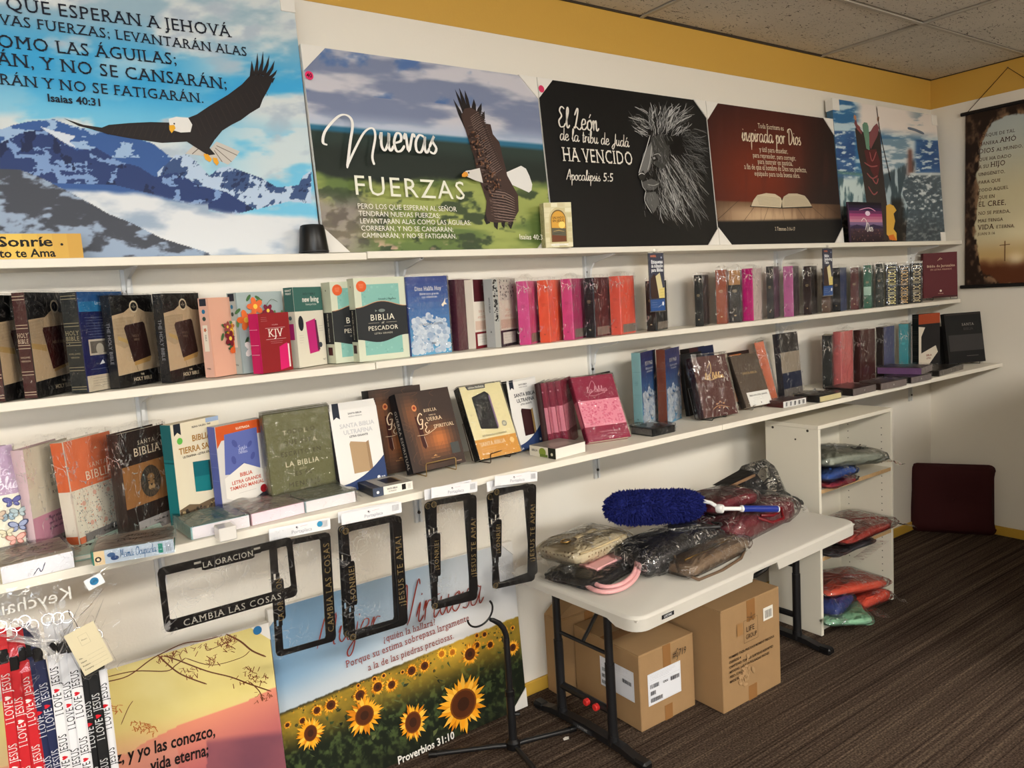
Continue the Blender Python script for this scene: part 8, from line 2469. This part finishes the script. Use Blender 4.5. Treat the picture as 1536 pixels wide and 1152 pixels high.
# ================================================================== RED CUSHION in the corner
t = empty('cushion', (4.449, -.19, .002), rz=math.atan2(-.365, .211), rx=-.10, label='dark red square seat cushion leaning in the room corner', cat='cushion')
M_CUSH = P('dark red upholstery', (52, 4, 8), .85, bump=.2, bscale=300)
m = MB(); nu, nv = 28, 28; vs = []
for s in (-1, 1):
    for j in range(nv + 1):
        for i in range(nu + 1):
            u, v = i / nu * 2 - 1, j / nv * 2 - 1
            ux_ = u * (1 - .05 * v * v * (abs(u) > .0)) ; vz = v * (1 - .03 * u * u)
            # rounded corners
            rr = max(0, abs(u) - .84) / .16; r2 = max(0, abs(v) - .84) / .16; L_ = math.hypot(rr, r2)
            if L_ > 1: ux_ = math.copysign(.84 + .16 * rr / L_, u); vz = math.copysign(.84 + .16 * r2 / L_, v)
            ed = max(0, 1 - max(abs(u), abs(v)) ** 6)
            th = .010 + .034 * ed ** .5 - .022 * math.exp(-((u * 2.4) ** 2 + (v * 2.4) ** 2)) * 1 + .004 * mnoise.noise(Vector((u * 2, v * 2, s)))
            if u > .8: ux_ -= .05 * math.exp(-((v + .05) / .25) ** 2)
            vs.append((ux_ * .208, s * th, .196 + vz * .194))
n1 = (nu + 1) * (nv + 1)
fs = []
for j in range(nv):
    for i in range(nu):
        a = j * (nu + 1) + i
        fs.append((a, a + 1, a + nu + 2, a + nu + 1)); fs.append((n1 + a, n1 + a + nu + 1, n1 + a + nu + 2, n1 + a + 1))
ring = [i for i in range(nu + 1)] + [j * (nu + 1) + nu for j in range(1, nv + 1)] + [nv * (nu + 1) + i for i in range(nu - 1, -1, -1)] + [j * (nu + 1) for j in range(nv - 1, 0, -1)]
fs += [(ring[k], n1 + ring[k], n1 + ring[(k + 1) % len(ring)], ring[(k + 1) % len(ring)]) for k in range(len(ring))]
m.add(vs, fs); m.build('cover', M_CUSH, t, smooth=True)
m = MB(); m.tube([vs[k] if False else ((vs[k][0] * 1.005, 0, .196 + (vs[k][2] - .196) * 1.005)) for k in ring], .0045, 6, closed=True); m.build('piping', M_CUSH, t, smooth=True)
m = MB(); m.lathe([(.012, 0), (.011, .004), (.004, .006)], seg=14); o = m.build('tuft_button', M_CUSH, t, smooth=True); o.location = (0, -.024, .196); o.rotation_euler = (PI / 2, 0, 0)

# ================================================================== BANNER on the right wall
Y0, Y1, BZ0, BZ1 = -.194, -.605, 1.395, 2.335
t = empty('wall_banner', (XR - .012, (Y0 + Y1) / 2, BZ0), label='hanging scroll banner with cave opening, verse and cross on the right wall', cat='banner')
KB = 3.2
m = MB(); m.box(XR - .013, XR - .011, Y1, Y0, BZ0, BZ1); cl = m.build('banner_cloth', P('banner cloth', (150, 140, 120), .8), None); hang(cl, t)
bp = Print((XR - .0132, Y0, BZ0), (0, -1, 0), (0, 0, 1), Y0 - Y1, BZ1 - BZ0, n0=.0008)


def paint6(PX, PY, U, V):
    n = fbm(U * 9, V * 14, 3, 6); n2 = fbm(U * 22, V * 30, 9, 5)
    e = np.sqrt(((U - .56) / .44) ** 2 + (np.abs((V - .47)) / .485) ** 4.) + .22 * (n - .5)
    sky = mixc((206, 196, 160), (176, 186, 184), sstep(.5, .95, V)); sky = mixc(sky, (226, 214, 176), np.exp(-((U - .7) / .3) ** 2 - ((V - .28) / .12) ** 2))
    sky = mixc(sky, (190, 150, 90), sstep(.32, .16, V) * .0 + (1 - sstep(.16, .30, V)) * .7)
    sky = mixc(sky, (92, 50, 28), 1 - sstep(.10, .17, V + .03 * (n - .5)))
    sky = mixc(sky, (240, 226, 190), np.exp(-((U - .62) / .1) ** 2 - ((V - .15) / .035) ** 2) * .8)
    rock = mixc((40, 28, 22), (110, 84, 64), sstep(.45, .75, n2 * .6 + n * .4)); rock = mixc(rock, (150, 118, 88), np.exp(-((e - .98) / .05) ** 2) * sstep(.4, .6, n2) * .8)
    img = mixc(sky, rock, sstep(.93, .97, e))
    hand = sstep(.80, .84, U + .03 * n2) * sstep(.30, .36, V) * (1 - sstep(.60, .66, V))
    return mixc(img, mixc((84, 60, 46), (140, 104, 78), n2), hand)


o = bp.grid('picture', paint6, 120, 230, M_CANVAS, None); hang(o, t)
p = bp
ob = lambda q: (1420 + q[0] / KB, 90 + q[1] / KB)
BI = (70, 34, 30)
for s, a, b, h in (('PORQUE DE TAL', (156, 374), (329, 345), 1.1), ('MANERA', (155, 412), (248, 399), 1.1), ('AMÓ', (256, 396), (336, 385), 1.1), ('DIOS', (155, 450), (230, 440), 1.1), ('AL MUNDO,', (240, 438), (368, 418), 1.1), ('QUE HA DADO', (154, 486), (312, 466), 1.1),
                   ('A SU', (154, 522), (203, 516), 1.1), ('HIJO', (211, 514), (284, 503), 1.15), ('UNIGÉNITO,', (153, 558), (282, 541), 1.1), ('PARA QUE', (153, 596), (260, 583), 1.1), ('TODO AQUEL', (153, 634), (298, 617), 1.1), ('QUE EN', (152, 668), (233, 660), 1.1),
                   ('ÉL CREE,', (152, 705), (288, 694), 1.15), ('NO SE PIERDA,', (152, 744), (308, 732), 1.1), ('MAS TENGA', (151, 780), (272, 771), 1.1), ('VIDA', (151, 816), (228, 809), 1.15), ('ETERNA.', (238, 808), (330, 802), 1.1), ('JUAN 3:16', (150, 842), (234, 836), 1.1)):
    p.textpx(s, ob(a), ob(b), BI, 'serif', h)
p.line([p.uv(ob((281, 868))), p.uv(ob((280, 965)))], .009, (96, 60, 34)); p.line([p.uv(ob((255, 890))), p.uv(ob((305, 884)))], .008, (96, 60, 34))
hang(p.mb.build('lettering', M_PRINT, None, color=True), t)
for z in (BZ0, BZ1):
    m = MB(); m.tube([(XR - .0135, Y0 + .022, z), (XR - .0135, Y1 - .022, z)], .010, 10); hang(m.build('dowel', P('black wood', (22, 18, 17), .5), None, smooth=True), t)
m = MB(); m.tube([(XR - .012, Y0 - .01, BZ1 + .008), (XR - .006, (Y0 + Y1) / 2, 2.525), (XR - .012, Y1 + .01, BZ1 + .008)], .0018, 6); hang(m.build('cord', P('black cord', (34, 24, 22), .8), None), t)
m = MB(); m.tube([(XR, (Y0 + Y1) / 2, 2.527), (XR - .012, (Y0 + Y1) / 2, 2.527)], .002, 6); hang(m.build('nail', P('nickel', (190, 190, 194), .2, 1), None), t)

# ================================================================== BAGS AND DUSTER on the folding table
TT = TZ + .001


def pattern_mat(name, base, ink, scale, kind='dots', rough=.55):
    m = P(name, base, rough, bump=.15, bscale=80)
    nt = m.node_tree; L = nt.links.new
    tc = nt.nodes.new('ShaderNodeTexCoord'); v = nt.nodes.new('ShaderNodeTexVoronoi'); v.inputs['Scale'].default_value = scale; v.inputs['Randomness'].default_value = 0 if kind == 'grid' else .25
    if kind == 'rings': v.feature = 'F1'
    r = nt.nodes.new('ShaderNodeValToRGB'); e = r.color_ramp.elements
    if kind == 'rings':
        e[0].position = .28; e[0].color = (*C3(base), 1); e[1].position = .33; e[1].color = (*C3(ink), 1); k = e.new(.42); k.color = (*C3(base), 1)
    else:
        e[0].position = .20; e[0].color = (*C3(ink), 1); e[1].position = .25; e[1].color = (*C3(base), 1)
    L(tc.outputs['Object'], v.inputs['Vector']); L(v.outputs['Distance'], r.inputs[0]); L(r.outputs[0], nt.nodes['Principled BSDF'].inputs['Base Color'])
    return m


def handbag(label, mat, px, zc, size, rz=0, seed=1, tilt=0, bag=True, neck=None, e=.33, fold=.6, zbase=None, grow=1.1):
    q = on_z(px, zc)
    zb = TT if zbase is None else zbase
    t = empty('handbag', (q[0], q[1], zb + size[2] * .8), rz=rz, ry=tilt, label=label, cat='handbag', group='bagged handbags on the folding table')
    soft('bag_body', mat, (0, 0, 0), size, 0, seed, .07, t, e=e, fold=fold)
    if bag: film_bag(t, size, seed, grow, .07, neck)
    return t


ML = P('black soft leather', (22, 20, 22), .4, bump=.3, bscale=40)
t = handbag('black handbag lying underneath the cream monogram one', ML, (895, 850), TT + .02, (.15, .10, .024), .25, 4, neck=(.05, .2))
MC_ = pattern_mat('cream monogram canvas', (204, 190, 158), (134, 112, 82), 62, 'dots')
t = handbag('cream monogram handbag in clear plastic at left end of table', MC_, (878, 822), TT + .06, (.145, .095, .036), .18, 2, neck=(.05, 3.1), zbase=TT + .046, fold=.1)
m = MB()
m.tube([(-.13, -.085, .018), (-.05, -.098, .02), (.05, -.098, .02), (.135, -.08, .016), (.14, 0, .02)], .004, 6); m.build('piping', P('cream leather', (196, 176, 136), .5), t, smooth=True)
m = MB(); m.bbox(-.06, .05, -.018, .004, .036, .041, .002); m.build('strap', P('cream leather', (196, 176, 136), .5), t); 
m = MB(); m.tube([(-.10 + .018 * math.cos(a), .0 + .015 * math.sin(a), .038) for a in np.linspace(0, 2 * PI, 16, endpoint=False)], .003, 6, closed=True); m.build('ring', P('dull brass', (150, 120, 70), .35, .9), t, smooth=True)
# pink bag with its two rope-like handles flopping over the table edge
pk = P('pale pink leather', (214, 158, 158), .35)
q = on_z((905, 835), TT + .05)
t = empty('handbag', (q[0], q[1], TT + .045), rz=.2, label='pale pink handbag with looped handles hanging to the table edge', cat='handbag', group='bagged handbags on the folding table')
m = MB(); m.bbox(-.10, .12, -.052, .03, -.008, .004, .004); o = m.build('bag_body', pk, t)
K8 = 3.746
for nm, pts, zs in (('a', [(312, 590), (288, 650), (284, 710), (318, 755), (390, 778), (470, 770), (540, 735), (585, 680), (598, 610), (588, 540)], [.05, .035, .02, .012, .012, .012, .015, .025, .045, .06]),
                    ('b', [(330, 590), (312, 640), (318, 700), (365, 742), (440, 750), (515, 722), (568, 665), (582, 590), (574, 545)], [.055, .04, .026, .02, .02, .024, .032, .05, .065])):
    P3 = [on_z((800 + a / K8, 680 + b / K8), TT + z) for (a, b), z in zip(pts, zs)]
    P3 = [np.array(v) for v in P3]
    sp_ = []
    for i in range(len(P3) - 1):
        for k in range(4):
            tt = k / 4; p0, p1, p2, p3 = P3[max(0, i - 1)], P3[i], P3[i + 1], P3[min(len(P3) - 1, i + 2)]
            sp_.append(.5 * (2 * p1 + (p2 - p0) * tt + (2 * p0 - 5 * p1 + 4 * p2 - p3) * tt ** 2 + (3 * p1 - p0 - 3 * p2 + p3) * tt ** 3))
    sp_.append(P3[-1])
    m = MB(); m.tube([tuple(v) for v in sp_], .0075, 10); hang(m.build('handle', pk, None, smooth=True), t)
m = MB(); a, b = on_z((866, 868), TT + .002), on_z((876, 872), TT + .002); m.bbox(0, .035, 0, .05, 0, .0012, .0003, (216, 214, 210)); o = m.build('swing_tag', M_PRINT, t, color=True); o.parent = None; o.location = tuple(a); o.rotation_euler = (0, 0, .4); hang(o, t)
t = handbag('taupe crossbody handbag in clear plastic at front middle of table', P('taupe leather', (122, 100, 78), .45, bump=.25, bscale=30), (1058, 828), TT + .03, (.185, .070, .032), .14, 5, neck=(.07, .35))
MP_ = pattern_mat('black ring pattern', (26, 25, 28), (84, 82, 86), 34, 'rings', .35)
m = MB(); m.tube([(-.165, -.03, .030), (-.06, -.038, .032), (.06, -.036, .031), (.16, -.02, .027)], .0028, 6); m.build('zipper', P('dull brass', (150, 120, 70), .35, .9), t, smooth=True)
m = MB(); m.tube([(-.15, .02, .028), (-.20, -.03, .0), (-.17, -.085, -.022), (-.05, -.095, -.024), (.08, -.088, -.022), (.19, -.05, -.01), (.17, .01, .024)], .005, 8); m.build('strap', P('dark taupe leather', (96, 76, 58), .45), t, smooth=True)
t = handbag('black handbag with ring pattern in crinkled plastic, under the blue duster', MP_, (1003, 812), TT + .06, (.205, .095, .052), .10, 6, neck=(.05, -.4), grow=1.07)
m = MB(); m.tube([(.10, -.05, .05), (.17, -.09, .045), (.24, -.05, .03), (.25, .03, .02), (.18, .07, .04)], .007, 8); m.build('strap', ML, t, smooth=True)
t = handbag('maroon handbag in glossy clear plastic behind the duster handle', P('maroon leather', (104, 22, 36), .4, bump=.3, bscale=24), (1118, 772), TT + .05, (.235, .105, .055), .12, 7, neck=(.05, .1), grow=1.06)
m = MB(); m.tube([(-.08, -.10, .03), (-.04, -.135, .01), (.03, -.14, .008), (.08, -.105, .03)], .006, 8); m.tube([(-.06, -.10, .035), (-.02, -.125, .03), (.02, -.125, .03), (.06, -.10, .035)], .006, 8); m.build('handle', P('red patent leather', (104, 14, 24), .25), t, smooth=True)
t = handbag('second maroon handbag bundle stacked over the first, below black one', P('maroon leather', (104, 22, 36), .4, bump=.3, bscale=24), (1082, 748), TT + .12, (.13, .085, .034), -.05, 8, zbase=TT + .092, grow=1.07)
q = on_y((1141, 752), -.31)
t = empty('handbag', (q[0], -.31, q[2] + .012), rz=-.06, ry=.30, label='large black handbag in a tall clear bag at the back of the pile', cat='handbag', group='bagged handbags on the folding table')
soft('bag_body', P('black glossy quilting', (20, 19, 21), .3, bump=.5, bscale=45), (0, 0, 0), (.215, .060, .040), 0, 9, .08, t, e=.35, fold=.5, flatb=False)
m = MB(); m.prism([(-.26, .020), (-.05, .024), (.00, .045), (-.10, .105), (-.115, .102)], -.03, .03, axis='y'); m.build('top_flap', ML, t)
m = MB(); m.prism([(-.235, .032), (-.10, .096), (-.095, .086), (-.222, .026)], -.034, -.031, axis='y'); m.build('flap_lining', P('brown lining', (128, 98, 72), .6), t)
m = MB(); rs = random.Random(4); n = 14; vs = []
for j in range(9):
    f = j / 8
    for i in range(n + 1):
        u = i / n; g = u * 2 - 1
        h_ = .175 * math.exp(-((g + .05) / .55) ** 2) + .03
        vs.append((-.27 + .52 * u + rs.uniform(-.007, .007), -.085 + .17 * f + rs.uniform(-.006, .006), -.04 + h_ * math.sin(PI * f) ** .45 + rs.uniform(-.009, .009)))
m.add(vs, [(j * (n + 1) + i, j * (n + 1) + i + 1, (j + 1) * (n + 1) + i + 1, (j + 1) * (n + 1) + i) for j in range(8) for i in range(n)])
m.build('plastic_bag', M_CRUMP, t)

# blue microfibre duster
A_, B_ = on_y((924, 762), -.375), on_y((1040, 757), -.385)
t = empty('duster', tuple((A_ + B_) / 2), label='fluffy royal blue duster with white and blue handle on top of the bags', cat='duster')
ax = Vector(B_ - A_); L_ = ax.length; axn = ax.normalized(); ex = axn.cross(Vector((0, 0, 1))).normalized(); ez = ex.cross(axn)
M_FUZZ = P('royal blue microfibre', (4, 16, 88), .9)
R_ = .060
core = MB(); vs = []; nu, nv = 24, 20
for j in range(nv + 1):
    f = j / nv; s_ = -.035 + (L_ + .07) * f
    r = R_ * min(1, (1 - abs(2 * f - 1) ** 6) ** .5 + .0) * (1 + .05 * math.sin(j * 1.3)) * .86
    for i in range(nu):
        a = 2 * PI * i / nu
        vs.append(Vector(A_) + axn * s_ + (ex * math.cos(a) + ez * math.sin(a)) * r)
core.add(vs, [(j * nu + i, j * nu + (i + 1) % nu, (j + 1) * nu + (i + 1) % nu, (j + 1) * nu + i) for j in range(nv) for i in range(nu)])
hang(core.build('mop_core', M_FUZZ, None, smooth=True), t)
fz = MB(); rs = random.Random(12)
for i in range(5200):
    f = rs.random(); s_ = -.035 + (L_ + .07) * f; a = rs.uniform(0, 2 * PI)
    r = R_ * (1 - abs(2 * f - 1) ** 6) ** .5 * .84
    nrm = (ex * math.cos(a) + ez * math.sin(a)) * max(.25, (1 - abs(2 * f - 1) ** 4)) + axn * (2 * f - 1) ** 3
    nrm = (nrm.normalized() + Vector((rs.uniform(-.55, .55), rs.uniform(-.55, .55), rs.uniform(-.65, .45)))).normalized()
    p0 = Vector(A_) + axn * s_ + (ex * math.cos(a) + ez * math.sin(a)) * r
    sd = nrm.orthogonal().normalized(); sd.rotate(Matrix.Rotation(rs.uniform(0, 6), 3, nrm)); s2 = nrm.cross(sd)
    ln = rs.uniform(.010, .017); w_ = .0019
    bend = Vector((rs.uniform(-.004, .004), rs.uniform(-.004, .004), rs.uniform(-.005, .002)))
    b0 = [p0 + sd * w_, p0 - sd * w_ * .5 + s2 * w_ * .87, p0 - sd * w_ * .5 - s2 * w_ * .87]; b1 = [q + nrm * ln * .7 + bend * .5 for q in b0]; tip = p0 + nrm * ln + bend
    fz.add(b0 + b1 + [tip], [(0, 1, 4, 3), (1, 2, 5, 4), (2, 0, 3, 5), (3, 4, 6), (4, 5, 6), (5, 3, 6)])
hang(fz.build('microfibre_pile', M_FUZZ, None, kind='stuff'), t)
M_WP = P('glossy white plastic', (226, 226, 224), .3)
j0 = on_y((1046, 750), -.40); j1 = on_y((1066, 754), -.44); j2 = on_y((1080, 763), -.47); h1 = on_y((1114, 763), -.50); h2 = on_y((1168, 763.5), -.55)
m = MB(); m.tube([tuple(B_), tuple(j0), tuple(j1), tuple(j2)], [.010, .008, .007, .008], 10); hang(m.build('neck', M_WP, None, smooth=True), t)
m = MB(); m.lathe([(.0, -.012), (.014, -.012), (.016, -.008), (.016, .008), (.014, .012), (0.0001, .012)], seg=20); o = m.build('swivel_joint', M_WP, None, smooth=True); o.location = tuple(j2); o.rotation_euler = (PI / 2, 0, .3); hang(o, t)
m = MB(); m.tube([tuple(j2), tuple(j2 + (h1 - j2) * .9), tuple(j2 + (h1 - j2) * .92), tuple(h1)], [.0075, .0075, .0125, .0125], 12); hang(m.build('shaft', M_WP, None, smooth=True), t)
m = MB(); m.tube([tuple(h1 + (h2 - h1) * f) for f in (0, .1, .5, .9, .97)], [.0125, .0115, .0125, .0125, .012], 14); hang(m.build('grip', P('blue grip plastic', (24, 44, 130), .35), None, smooth=True), t)
m = MB(); m.tube([tuple(h1 + (h2 - h1) * f) for f in (.955, .985, 1.0)], [.0128, .0122, .008], 14); hang(m.build('end_cap', M_WP, None, smooth=True), t)
m = MB(); a0 = j0 + np.array([.0, -.02, -.02]); m.prism([(0, 0), (.035, 0), (.022, .028)], -.003, .003, axis='y'); o = m.build('latch', M_WP, None); o.location = tuple(a0 + np.array([-.02, 0, -.01])); hang(o, t)

# scrap of paper and crumbs on the carpet
q = on_z((846, 1111), 0); m = MB(); m.prism([(0, 0), (.018, -.004), (.026, .006), (.016, .012), (.004, .010)], .0005, .0022); o = tag(m.build('paper_scrap', P('torn white paper', (216, 210, 200), .8)), 'tiny torn white paper scrap on the carpet by the stand foot', 'paper scrap'); o.location = (q[0], q[1], 0)

# display unit added out of the frame to the right, to shade the corner
t = empty('added_display_unit', (3.0, -1.80, 0), label='white display unit added unseen outside the frame on the right, to shade the corner', cat='display unit')
m = MB(); m.bbox(0, 1.45, .17, .20, .0, 1.42, .003); m.build('centre_panel', M_MEL, t)
m = MB(); m.bbox(0, 1.45, 0, .38, 0, .10, .003); m.build('base', M_MEL, t)
for x in (0, 1.43):
    m = MB(); m.bbox(x, x + .02, 0, .38, .101, 1.42, .002); m.build('end_panel', M_MEL, t)
for z in (.45, .80, 1.15):
    m = MB(); m.bbox(.021, 1.429, .005, .169, z, z + .02, .002); m.build('shelf', M_MEL, t)
    m = MB(); m.bbox(.021, 1.429, .201, .375, z, z + .02, .002); m.build('shelf', M_MEL, t)
